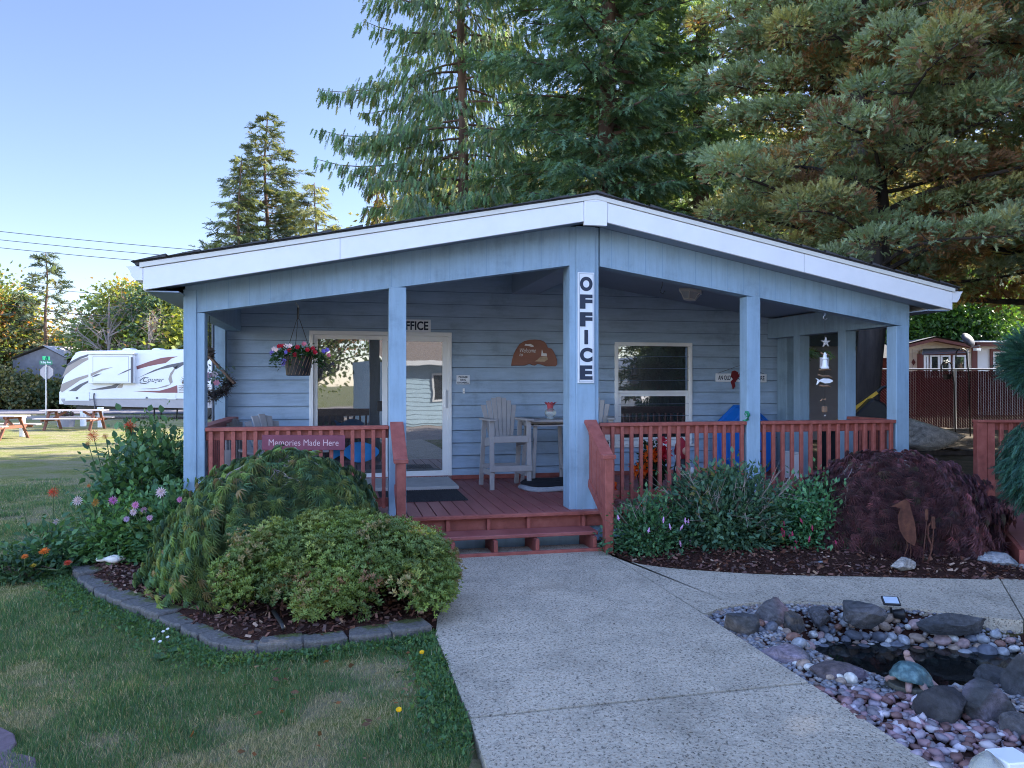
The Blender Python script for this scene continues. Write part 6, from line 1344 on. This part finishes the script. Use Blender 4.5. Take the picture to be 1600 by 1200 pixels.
# ================================================================== LEFT: TRAILER, TABLES, SIGNS, WIRES
YR = 38.0; kr = YR/F
def RP(pts): return [((u-92)*kr, (655-v)*kr) for u, v in pts]
t = thing('travel_trailer', 'white travel trailer with beige and dark swoosh graphics parked beyond the lawn', 'travel trailer', (at(92, 655, YR)[0], YR, gz(-22, YR)), 0)
tw = pm('trailer_white', (.72,.71,.73), .35, .04, 1); tg = pm('trailer_beige', (.30,.25,.225), .4, .08, 2); td = pm('trailer_charcoal', (.085,.08,.10), .4, .1, 2); tm = pm('trailer_maroon', (.20,.06,.07), .4, .1, 2); tl = pm('trailer_grey_skirt', (.34,.31,.32), .45, .08, 2)
side = RP([(93,624),(93,612),(96,598),(101,584),(107,568),(113,557),(119,550),(126,548),(400,544),(412,548),(414,600),(414,624)])
MB().prism(side, 0, 2.45).build('trailer_body', tw, t, bevel=.05)
MB().prism(RP([(95,624.2),(414,624.2),(414,635),(300,638),(180,635),(100,632)]), .01, 2.44).build('lower_skirt', tl, t)
def decal(nm, pts, m_, dy=-.006): return MB().prism(RP(pts), dy, -.001 if dy > -.1 else dy+.005).build(nm, m_, t)
decal('graphic_stripe', [(105,569),(110,565),(125,557),(140,552.5),(141,555),(125,561),(105,572)], td); decal('graphic_stripe', [(97,590),(104,573),(122,562),(141,557),(146,557.5),(130,566),(112,578)], tg)
decal('graphic_stripe', [(94,610),(96,600),(120,590),(146,582.5),(147,585),(125,594),(97,613)], tg); decal('graphic_stripe', [(107,611),(125,600),(146,591),(147,592),(130,602),(119,611)], td)
decal('graphic_stripe', [(213,572),(235,564),(252,559),(264,557.5),(278,556.5),(268,560),(259,567),(247,569),(232,572),(214,577)], tm)
decal('graphic_stripe', [(140,609),(175,602),(186,597),(200,593),(186,601),(181,606),(160,608.5)], td); decal('graphic_stripe', [(183,606),(186,601),(193,599.5),(191,605.5)], tg)
decal('graphic_stripe', [(214,591),(240,578),(262,570),(285,565.5),(320,560),(320,563),(288,569),(275,577),(270,573),(250,577),(228,585)], td)
decal('graphic_stripe', [(266,600),(263,592),(266,583),(273,574),(280,569),(273,578),(268,587),(270,597)], tg); decal('graphic_stripe', [(214,607.5),(245,606),(262,601),(268,600),(260,604),(240,608)], tg)
decal('graphic_stripe', [(208,611),(250,610),(265,606),(277,601.5),(277.5,613.5),(250,613.5)], tm)
for i in range(5): decal('graphic_stripe', [(279,602+2.6*i),(330,602+2.6*i),(330,603.2+2.6*i),(279,603.2+2.6*i)], tg)
MB().box(*[RP([(143,0)])[0][0], RP([(212,0)])[0][0]], -.30, .0, RP([(0,599)])[0][1], RP([(0,554)])[0][1]).build('slide_out', tw, t, bevel=.02)
MB().box(RP([(141,0)])[0][0], RP([(214,0)])[0][0], -.36, .0, RP([(0,554)])[0][1], RP([(0,551)])[0][1]).build('slide_awning', tw, t, bevel=.02)
MB().box(RP([(209.5,0)])[0][0], RP([(213,0)])[0][0], -.33, -.30, RP([(0,598)])[0][1], RP([(0,558)])[0][1]).build('awning_arm', td, t)
so_ = frame_mb(MB(), RP([(150,0)])[0][0], RP([(206,0)])[0][0], RP([(0,597)])[0][1], RP([(0,557)])[0][1], .02, -.304, -.299); so_.build('slide_trim', tl, t)
MB().prism(RP([(147,588),(147,583.5),(165,576),(182,573.5),(165,579)]), -.309, -.302).build('graphic_stripe', tg, t); MB().prism(RP([(147,589.5),(155,585),(164,583.5),(155,588)]), -.309, -.302).build('graphic_stripe', td, t)
MB().prism(RP([(188,586),(200,579.5),(210,575.5),(210,577),(200,581.5)]), -.309, -.302).build('graphic_stripe', td, t)
mb = text_mb('Cougar', 33*kr, 9.5*kr, .003, .005, .35); ox, oz = RP([(240,594)])[0]; mb.v = [(x+ox, y-.003, z+oz) for x, y, z in mb.v]; mb.build('lettering', td, t)
MB().tube([(p[0], -.008, p[1]) for p in RP([(232,590),(225,589.5),(219,594),(219,598),(226,599),(232,597.5)])], .02, 5).build('lettering_flourish', td, t)
MB().box(*[RP([(102,0)])[0][0], RP([(140,0)])[0][0]], -.02, 0, RP([(0,626)])[0][1], RP([(0,612)])[0][1]).build('storage_hatch', tw, t, bevel=.01)
MB().box(RP([(119,0)])[0][0], RP([(122.5,0)])[0][0], -.03, -.02, RP([(0,623)])[0][1], RP([(0,620)])[0][1]).box(RP([(228,0)])[0][0], RP([(230.5,0)])[0][0], -.03, -.0, RP([(0,622.5)])[0][1], RP([(0,620)])[0][1]).build('hatch_latch', td, t)
MB().box(RP([(261,0)])[0][0], RP([(275,0)])[0][0], -.02, 0, RP([(0,624)])[0][1], RP([(0,614)])[0][1]).build('access_panel', tw, t, bevel=.01)
MB().tube([(p[0], -.05, p[1]) for p in RP([(148,614),(147,620),(149,632),(148,650)])], .03, 6).build('power_cable', td, t)
for u0, u1, v1 in ((177,195,543.5), (224,241,543.5), (258,264,545), (277,297,544.5)): MB().prism(RP([(u0,547),(u0+2,v1),(u0+6,v1-1),(u1-5,v1-1),(u1,547)]), .8, 1.5).build('roof_vent', tw, t, bevel=.02)
MB().prism(RP([(79,632),(79,612),(82,610.5),(93,610.5),(94,632)]), .7, 1.7).build('propane_cover', tw, t, bevel=.03)
for u in (318, 343):
    x, z = RP([(u, 643)])[0]; o = MB().lathe([(.20,-.12),(.36,-.11),(.38,0),(.36,.11),(.2,.12)], 20, (x, .15, z), 'y').build('wheel', M['black'], t); MB().lathe([(.02,.0),(.19,.01),(.2,.03)], 14, (x, .0, z), 'y').build('rim', M['metal'], o)
for u in (236, 247, 272): MB().tube([(RP([(u,0)])[0][0], .4, RP([(0,636)])[0][1]), (RP([(u-2,0)])[0][0], .4, .0)], .04, 5).build('jack_stand', M['black'], t)
MB().box(.3, 10, 1.0, 1.3, .45, .62).build('chassis', M['black'], t)
def picnic(label, px, py, Y, rz, L=2.0):
    x = (px-800)/F*Y; t = thing('picnic_table', label, 'picnic table', (x, Y, gz(x, Y)), rz, 'picnic tables on the lawn')
    tp = MB(); [tp.box(-L/2, L/2, -.36+.145*k, -.225+.145*k, .72, .76) for k in range(5)]; tp.build('tabletop', M['tabletop'], t, bevel=.005)
    for s in (-1, 1):
        MB().box(-L/2, L/2, s*.72-.13, s*.72+.0, .42, .46).box(-L/2, L/2, s*.72+.01, s*.72+.13, .42, .46).build('bench', M['tabletop'], t, bevel=.005)
        for e_ in (-1, 1): MB().beam((e_*(L/2-.3), s*.62, 0), (e_*(L/2-.3), s*.22, .72), .045, .10, (1,0,0)).build('leg', M['redwood'], t, bevel=.004)
        MB().beam((s*(L/2-.3), -.82, .39), (s*(L/2-.3), .82, .39), .045, .10).beam((s*(L/2-.3), -.34, .69), (s*(L/2-.3), .34, .69), .045, .08).beam((s*(L/2-.32), 0, .42), (s*.3, 0, .70), .045, .08).build('crossbar', M['redwood'], t, bevel=.004)
    return t
picnic('red stained picnic table with a pale top in front of the trailer nose', 117, 0, 29.5, R(4), 2.25)
picnic('picnic table cut by the left frame edge, nearer than the other', -8, 0, 24.5, R(-6), 1.9)
for px, Y, l, w_, h_ in ((103, 31.5, 'grey tub under the picnic table by the trailer', .42, .5), (130, 31.8, 'white utility post behind the picnic table seat', .18, .62), (157, 31, 'pale hookup post at the right end of the picnic table', .16, .75), (35, 25.6, 'pale hookup post behind the nearer picnic table', .14, .62)):
    x = (px-800)/F*Y; t = thing('utility_post' if w_ < .3 else 'tub', l, 'post' if w_ < .3 else 'tub', (x, Y, gz(x, Y)))
    if w_ < .3:
        MB().box(-w_/2, w_/2, -w_/2, w_/2, 0, h_).build('post_body', M['signwhite'], t, bevel=.01); MB().box(-w_*.6, w_*.6, -w_*.6, w_*.6, h_, h_+.06).build('cap', M['signwhite'], t, bevel=.01)
        MB().box(-w_*.3, w_*.3, -w_/2-.02, -w_/2, h_*.55, h_*.85).build('outlet_cover', M['metal'], t, bevel=.004)
    else: MB().lathe([(.30,0),(.36,.42),(.38,.44),(.34,.44),(.30,.38)], 18).build('tub_body', pm('grey_tub', (.25,.24,.27), .6, .1, 5), t); leafball(t, 200, (.3,.2,.12), (0,0,.52), [(.12,.06,.10),(.06,.08,.04)], [1,1], .10, 'foliage')
# stop sign back with street name blades
xs, Ys = (72-800)/F*43.5, 43.5; t = thing('street_sign', 'back of a stop sign on a post with two green street name blades', 'street sign', (xs, Ys, gz(xs, Ys)))
ks = Ys/F; MB().tube([(0,0,0),(0,0,2.95)], .045, 6).build('post', M['metal'], t)
oc = [(10.8*ks*math.cos(R(22.5+45*i)), 2.42+10.8*ks*math.sin(R(22.5+45*i))) for i in range(8)]
MB().prism(oc, .05, .06).build('stop_sign_back', pm('bare_aluminium', (.42,.37,.36), .6, .06, 3), t)
b1 = MB().box(-9.5*ks, 10.5*ks, -.05, -.045, 2.86, 3.08).build('street_name_blade', M['green_sign'], t); mb = text_mb('S Bay Ave', 16*ks, 4.2*ks, .004, .02); mb.v = [(x+.02, y-.051, z+2.97) for x, y, z in mb.v]; mb.build('lettering', M['signwhite'], b1)
b2 = MB().box(-.012, .012, -.35, .35, 3.11, 3.32).box(-.20, .14, -.02, -.012, 3.11, 3.32).build('street_name_blade', M['green_sign'], t); mb = text_mb('1st', 4.5*ks, 3.6*ks, .004, .01); mb.v = [(x-.03, y-.021, z+3.215) for x, y, z in mb.v]; mb.build('lettering', M['signwhite'], b2)
# grey gabled house behind the stop sign
Yh = 57.0; kh = Yh/F; x0 = (20-800)*kh; t = thing('gabled_house', 'weathered grey shingled house with a bright pale roof behind the stop sign', 'house', (x0, Yh, gz(x0, Yh))); gh_ = gz(x0, Yh)
def HP(pts): return [((u-20)*kh, H-gh_-(v-600)*kh) for u, v in pts]
MB().prism(HP([(20,632),(20,562),(70,543),(104,560),(104,632)]), 0, .2).build('gable_wall', pm('grey_shingle_wall', (.17,.165,.18), .9, .2, 2, .3, 8), t)
a, b, c, d_ = HP([(70,540),(106,558.5),(70,542),(106,561)])
MB().add([(a[0],-.3,a[1]),(b[0],-.3,b[1]),(b[0]+.5,9,b[1]+.1),(a[0]+.5,9,a[1]+.1)], [(0,1,2,3)]).add([(a[0],-.3,a[1]),(HP([(18,560)])[0][0],-.3,HP([(18,560)])[0][1]),(HP([(18,560)])[0][0],9,HP([(18,560)])[0][1]),(a[0]+.5,9,a[1]+.1)], [(0,1,2,3)]).build('roof', pm('pale_roofing', (.50,.46,.45), .8, .15, 3), t)
MB().box(HP([(104,0)])[0][0]-.2, HP([(104,0)])[0][0]+.02, .2, 9, 0, HP([(0,562)])[0][1]).build('side_wall', pm('grey_shingle_side', (.17,.165,.18), .9, .2, 2), t)
# wires
def wire(label, p, q, sag=.25, r_=.022):
    p, q = Vector(p), Vector(q); pts = []
    for i in range(17): u = i/16; v = p.lerp(q, u); v.z -= sag*4*u*(1-u); pts.append(v)
    o = MB().tube(pts, r_, 5).build('power_line', M['black']); tag(o, label, 'power line', 'power lines across the sky')
for i, (y0, y1, l) in enumerate(((348, 386, 'topmost of the three long wires crossing the left sky'), (362, 397, 'middle one of the three long wires crossing the left sky'), (375, 408, 'lowest of the three long wires crossing the left sky'))):
    wire(l, at(-260, y0-18, 52), at(620, y1+25, 52), .4, .020)
wire('short wire low over the orange maple at the left edge', at(-60, 430, 50), at(240, 462, 50), .3, .014)
wire('dark cable in front of the left maple crown', at(-60, 462, 46), at(170, 494, 46), .2, .02)

# ================================================================== RIGHT: FENCE, HOUSES, RAMP
Yf = 24.0; fx0, fx1 = 7.8, 19.6; zg = .36; ft = 2.20
t = thing('chain_link_fence', 'chain link fence filled with maroon privacy slats at the right', 'fence', (fx0, Yf, zg-.02), R(-1.5))
MB().tube([(0,0,ft-.36+.02),(fx1-fx0,0,ft-.36+.02)], .028, 8).build('top_rail', M['metal'], t)
for px in (1100, 1290, 1487, 1690):
    x = (px-800)/F*Yf-fx0; MB().tube([(x,-.03,0),(x,-.03,ft-.34)], .045, 8).build('post', M['metal'], t)
sl = MB(); x = .02; rr = random.Random(4)
while x < fx1-fx0:
    if rr.random() > .02: sl.box(x, x+.064, -.005, .005, .03+rr.uniform(0,.02), ft-.38-rr.uniform(0, .03))
    x += .074
sl.build('privacy_slats', M['maroon'], t)
ms = MB(); x = 0
while x < fx1-fx0+2:
    ms.add([(x, -.012, 0), (x+.006, -.012, 0), (x-1.8+.006, -.012, 1.8), (x-1.8, -.012, 1.8)] if x > 1.8 else [(x, -.012, 0), (x+.006, -.012, 0), (x+.006, -.012, .01), (x, -.012, .01)], [(0,1,2,3)]); x += .09
ms.build('wire_mesh', M['metal'], t)
# neighbouring manufactured home
Yn = 33.0; kn = Yn/F; x0 = (870-800)*kn*0+(1375-800)*kn; gzn = gz(x0, Yn); t = thing('manufactured_home', 'cream and white manufactured home with maroon trim and a bay window behind the maroon fence', 'house', (x0, Yn, gzn))
def NP(pts): return [((u-1375)*kn, H-gzn-(v-600)*kn) for u, v in pts]
cr = pm('cream_vertical_siding', (.80,.72,.60), .6, .05, 2); tm2 = pm('maroon_trim', (.17,.055,.05), .6, .1, 5); wh2 = pm('white_vertical_siding', (.85,.87,.92), .6, .05, 2)
MB().prism(NP([(1340,690),(1340,555),(1385,544),(1455,532),(1520,544),(1520,690)]), 0, .15).build('gable_wall', cr, t)
gv_ = MB(); [gv_.prism(NP([(u,690),(u+.5,690),(u+.5,545),(u,545)]), -.004, 0) for u in range(1348, 1520, 11)]; gv_.build('siding_groove', pm('siding_gap', (.35,.29,.24), .8), t)
MB().prism(NP([(1335,557),(1385,546),(1455,528.5),(1520,541),(1525,546),(1455,533),(1385,550.5),(1335,561)]), -.35, .0).build('gable_trim', tm2, t)
MB().add([(p[0], -.4, p[1]) for p in NP([(1332,556),(1385,544),(1455,526),(1524,540)])]+[(p[0]+2.0, 9, p[1]) for p in NP([(1332,552),(1385,540),(1455,524.5),(1524,526)])], [(0,1,5,4),(1,2,6,5),(2,3,7,6)]).build('roof', pm('grey_shingles', (.10,.10,.11), .85, .2, 3), t)
MB().prism(NP([(1526,690),(1526,541),(1650,541),(1650,690)]), .02, .15).build('front_wall', wh2, t)
MB().prism(NP([(1518,690),(1518,541),(1527,541),(1527,690)]), -.03, .02).build('corner_trim', tm2, t, bevel=.01)
MB().prism(NP([(1520,541),(1520,534.5),(1660,537),(1660,542)]), -.3, .0).build('eave_trim', tm2, t)
MB().add([(p[0], -.35, p[1]) for p in NP([(1518,536),(1665,538)])]+[(p[0]-.4, 4.5, p[1]) for p in NP([(1665,520),(1480,523)])], [(0,1,2,3)]).build('roof', pm('pale_metal_roof', (.33,.37,.42), .4, .15, 2, metal=.3), t)
br_ = MB(); br_.prism(NP([(1433,573),(1433,553),(1500,549),(1503,573),(1503,690),(1433,690)]), -.45, .0); bay = br_.build('bay_window', tm2, t)
MB().add([(p[0], -.55, p[1]) for p in NP([(1430,555),(1506,552)])]+[(p[0], 0, p[1]) for p in NP([(1490,543.5),(1442,545)])], [(0,1,2,3)]).build('bay_roof', pm('brown_shingles', (.075,.065,.065), .9, .2, 5), bay)
for u0, u1 in ((1434.5, 1441), (1443.5, 1458.5), (1460, 1475), (1479, 1499)):
    w_ = frame_mb(MB(), NP([(u0,0)])[0][0], NP([(u1,0)])[0][0], NP([(0,590)])[0][1], NP([(0,555.5)])[0][1], .07, -.50, -.452).build('window', M['vinyl'], t)
    MB().box(NP([(u0+1,0)])[0][0], NP([(u1-1,0)])[0][0], -.47, -.46, NP([(0,589)])[0][1], NP([(0,557)])[0][1]).build('glass_pane', M['glass'], w_)
w_ = frame_mb(MB(), NP([(1547,0)])[0][0], NP([(1577,0)])[0][0], NP([(0,590)])[0][1], NP([(0,545.5)])[0][1], .12, -.03, .018).build('window', tm2, t)
frame_mb(MB(), NP([(1551,0)])[0][0], NP([(1574,0)])[0][0], NP([(0,585)])[0][1], NP([(0,549.5)])[0][1], .09, -.05, -.031).build('sash', M['vinyl'], w_)
MB().box(NP([(1552,0)])[0][0], NP([(1573,0)])[0][0], -.04, -.02, NP([(0,584)])[0][1], NP([(0,551)])[0][1]).build('glass_pane', M['glass'], w_); MB().box(NP([(1551,0)])[0][0], NP([(1574,0)])[0][0], -.055, -.04, NP([(0,570)])[0][1], NP([(0,568)])[0][1]).build('sash', M['vinyl'], w_)
MB().prism(NP([(1424,566),(1427,561),(1430,566),(1427,571)]), -.03, -.005).build('diamond_ornament', tm2, t)
# satellite dish on its pole
xd = (1512-800)/F*30; t = thing('satellite_dish', 'grey satellite dish on a pole rising above the maroon fence', 'satellite dish', (xd, 30, gz(xd, 30)), R(20))
MB().tube([(0,0,0),(0,0,2.7)], .035, 6).build('mast', M['metal'], t)
dd = MB().lathe([(.01, .06),(.2,.035),(.30,0),(.31,.0),(.2,.05),(.01,.075)], 22).xf(Matrix.Translation((-.10,-.1,3.05)) @ Matrix.Rotation(R(62), 4, 'X')).build('dish', pm('dish_grey', (.035,.035,.05), .6, .1, 5), t, smooth=True)
MB().tube([(0,0,2.65),(-.05,-.2,2.75),(-.1,-.6,2.8)], .02, 5).box(-.02,.22,-.4,-.25,2.62,2.72).build('feed_arm', M['metal'], t)
for i, (px, Y, l, top) in enumerate(((1506, 21.5, 'taller black shepherd hook before the maroon fence', 2.46), (1483, 21.6, 'shorter black shepherd hook with a dark hanging pot before the maroon fence', 2.1))):
    x = (px-800)/F*Y; t = thing('shepherd_hook', l, 'hook', (x, Y, gz(x, Y)), 0, 'shepherd hooks at the fence')
    s = -1 if i else -1; pts = [(.18,0,0), (.14,0,top*.7), (.08,0,top-.25)]+[(.08-.15+.15*math.cos(a), 0, top-.15+.15*math.sin(a)) for a in np.linspace(0, math.pi, 8)]+[(-.225,0,top-.30)]
    MB().tube(pts, .018, 6).build('hook_rod', M['black'], t, smooth=True)
    if i: MB().lathe([(.08,0),(.13,.13),(.14,.14)], 14, (-.05, 0, top-.5)).build('hanging_pot', M['black'], t)
# pale rock / log and pallet
x, y = (1447-800)/F*17.5, 17.5; me = rock_mesh(77, 1.05, .55, .42, .10, 4, (.46,.42,.38), (.22,.21,.18), facets=3); me.name = 'boulder'; me.materials.append(M['rockdark']); me.polygons.foreach_set('use_smooth', [True]*len(me.polygons))
o = bpy.data.objects.new('boulder', me); COL.objects.link(o); o.location = (x, y, gz(x, y)+.42); o.rotation_euler = (0, R(14), 0); tag(o, 'long smooth pale boulder resting on boards before the fence', 'boulder')
t = thing('pallet', 'dark wooden boards under the long pale boulder', 'pallet', (x+.1, y, gz(x, y)), R(3))
MB().box(-.9,.9,-.4,-.3,0,.09).box(-.9,.9,.3,.4,0,.09).build('bearers', M['darkbark'], t); MB().box(-.95,-.6,-.42,.42,.09,.11).box(-.2,.2,-.42,.42,.09,.11).box(.6,.95,-.42,.42,.09,.11).build('boards', M['darkbark'], t)
# pale shed wall seen through the right bays, and the red shed with lit window
t = thing('neighbor_shed', 'pale lavender block shed with a white roof edge seen through the right porch bays', 'shed', (7.2, 20.5, .2), R(4))
MB().box(-1.4, 2.6, 0, 3, -.2, 2.55).build('wall', pm('pale_lavender_paint', (.36,.33,.36), .8, .08, 3), t)
MB().box(-1.6, 2.7, -.3, 3.2, 2.95, 3.15).build('roof_edge', M['white'], t, bevel=.01); MB().box(-1.5, 2.65, -.12, 3, 2.56, 2.94).build('dark_eave_board', pm('slate_paint', (.10,.13,.18), .8), t)  # board between wall and roof edge is dark slate
t = thing('red_shed', 'dull red shed with a small window between the tree trunks', 'shed', (11.3, 25.5, .3), 0)
MB().box(-1.0, 1.5, 0, 3, -.3, 2.3).build('wall', pm('dull_red_paint', (.16,.05,.04), .8, .15, 4), t); MB().add([(-1.2,-.3,2.3),(1.7,-.3,2.3),(1.7,1.5,2.9),(-1.2,1.5,2.9)], [(0,1,2,3)]).build('roof', M['shingle'], t)
w_ = frame_mb(MB(), -.28, .20, 1.45, 1.95, .05, -.03, -.001).build('window', M['vinyl'], t); MB().box(-.23, .15, -.02, -.01, 1.5, 1.9).build('glass_pane', M['glass'], w_)
# wheelbarrow with yellow handle leaning
x, y = (1350-800)/F*12.6, 12.6; t = thing('wheelbarrow', 'black wheelbarrow with a yellow handle leaning at the tree trunk beyond the porch side', 'wheelbarrow', (x, y, gz(x, y)), R(-12))
yl = pm('yellow_paint', (.55,.33,.03), .5, .1, 8)
MB().beam((-.55,0,1.02),(.20,0,1.60),.04,.05).build('yellow_handle', yl, t); MB().tube([(.20,0,1.60),(.28,0,1.68),(.36,0,1.70),(.40,0,1.62)], .03, 6).build('grip', M['black'], t)
MB().prism([(-.62,.40),(-.42,1.02),(.08,1.52),(.26,1.42),(.50,.95),(.40,.35)], -.28, .28).build('tub', M['black'], t, bevel=.03)
MB().lathe([(.12,-.05),(.22,-.045),(.24,0),(.22,.045),(.12,.05)], 18, (-.3,-.1,.24), 'y').build('wheel', M['black'], t); MB().beam((-.1,.05,1.12),(.02,.05,1.20),.03,.06).build('grey_strap', M['metal'], t)
# ramp at the right
t = thing('access_ramp', 'brick red painted ramp with a slatted side rail right of the purple maple', 'ramp', (0, 0, 0))
rp = [BW(4.12, 1.2), BW(6.2, 1.2), BW(6.2, 2.7), BW(4.12, 2.7)]
MB().prism([(p[0], p[1]) for p in rp], DZ-.05, DZ, 'z').build('landing', M['redfloor'], t)
pink = pm('worn_pink_ramp_paint', (.27,.10,.095), .6, .12, 6, .2, 40)
q0 = (5.75, 9.55); q1 = (4.45, 6.95)
A, B_ = at(1535, 783, 9.6), at(1600, 858, 7.25); C_, D_ = (A[0]+1.2, A[1]+.25, A[2]), (B_[0]+1.35, B_[1]+.2, B_[2]); zf = lambda p, dz: (p[0], p[1], p[2]+dz)
MB().add([A, B_, D_, C_, zf(A,-.05), zf(B_,-.05), zf(D_,-.05), zf(C_,-.05)], [(0,1,2,3),(7,6,5,4),(0,4,5,1),(1,5,6,2),(2,6,7,3),(3,7,4,0)]).build('ramp_surface', pink, t)
MB().beam((A[0]-.02,A[1],A[2]-.09),(B_[0]-.02,B_[1],B_[2]-.09),.04,.16).build('side_board', M['red'], t)
MB().add([(A[0],A[1]+.03,A[2]-.01),(C_[0]+.6,C_[1]+.05,C_[2]-.01),(C_[0]+.6,C_[1]+1.5,C_[2]+.06),(A[0]+.1,A[1]+1.5,A[2]+.06)],[(0,1,2,3)]).build('landing', M['redfloor'], t)
Yp = 9.7; kp = Yp/F; px0 = (1524-800)*kp
MB().box(px0, px0+.12, Yp-.05, Yp+.05, .0, H-(660-600)*kp).build('post', M['red'], t, bevel=.005)
MB().box(px0, px0+1.6, Yp-.07, Yp+.07, H-(660-600)*kp, H-(656-600)*kp).build('rail_cap', M['red'], t, bevel=.004)
MB().box(px0+.12, px0+1.6, Yp-.0, Yp+.035, H-(672-600)*kp, H-(660-600)*kp).box(px0+.12, px0+1.6, Yp-.0, Yp+.035, H-(760-600)*kp, H-(750-600)*kp).build('rail', M['red'], t)
MB().box(px0+.125, px0+.215, Yp-.05, Yp-.005, .33, H-(661-600)*kp).build('baluster', M['red'], t)
for k in range(10): xx = px0+.29+.118*k; MB().box(xx, xx+.045, Yp-.04, Yp-.002, .42, H-(661-600)*kp).build('baluster', M['red'], t, bevel=.003)
MB().box(px0+.1, px0+1.7, Yp-.06, Yp+.9, .02, .28).build('skirt_board', pm('dark_red_board_paint', (.16,.05,.045), .7), t)  # skirt board is a darker red than the rail
# ================================================================== BEHIND THE CAMERA (seen in the windows)
t = thing('opposite_home', 'light blue manufactured home with a brown roof across the drive', 'house', (9.0, -9.5, 0), R(-4)); lb_ = pm('light_blue_siding', (.42,.56,.66), .6, .05, 2)
w2 = MB(); z = .1
while z < 2.7: w2.add([(-5, 0, z), (3.2, 0, z), (3.2, .02, z), (-5, .02, z), (3.2, 0, z+.18), (-5, 0, z+.18)], [(3,2,4,5), (0,1,2,3)]); z += .18
w2.build('wall', lb_, t); MB().box(-5, 3.2, -5, -.01, 0, 2.7).build('wall_core', lb_, t)
MB().add([(-5.4,.45,2.68),(3.6,.45,2.68),(3.6,-2.5,3.9),(-5.4,-2.5,3.9)], [(0,1,2,3)]).build('roof', pm('brown_roof_shingles', (.22,.17,.14), .9, .25, 12), t); MB().box(-5.4,3.6,.44,.47,2.5,2.70).build('fascia_board', M['white'], t)
for x in (-3.2, -.2, 1.8):
    w_ = frame_mb(MB(), x, x+1.0, 1.0, 2.2, .08, .022, .06).build('window', M['vinyl'], t); MB().box(x+.07, x+.93, .025, .035, 1.07, 2.13).build('glass_pane', M['black'], w_)
t = thing('opposite_trailer', 'white trailer parked across the drive behind the viewer', 'travel trailer', (21, -12, 0), R(-20))
MB().prism([(-4,.5),(-4,2.7),(-3.5,3.1),(4,3.1),(4,.5)], -2.4, 0).build('trailer_body', tw, t, bevel=.05); MB().box(-3.9,3.9,-2.3,-.1,.2,.5).build('chassis', M['black'], t)
MB().box(-2,-1.2,0,.02,1.5,2.3).box(.5,1.6,0,.02,1.5,2.3).build('window', M['black'], t)
for s in (-.5,.5): MB().lathe([(.2,-.1),(.35,0),(.2,.1)], 16, (s,-.0,.35), 'y').build('wheel', M['black'], t)
for i, (x, y, h, r_) in enumerate(((2.5, -19, 11, 4), (-6, -22, 12, 4.5), (14, -20, 12, 4.5), (26, -17, 11, 4.5), (30, -24, 14, 5))):
    broadleaf('maple_tree', f'green tree behind the viewer, {["first","second","third","fourth","fifth"][i]} from the left in the reflections', x, y, h, r_, 1.5, 90, 160, GR+AU, [5,5,5,1,1,1,1], .22, 80+i, .3, 'trees behind the viewer')
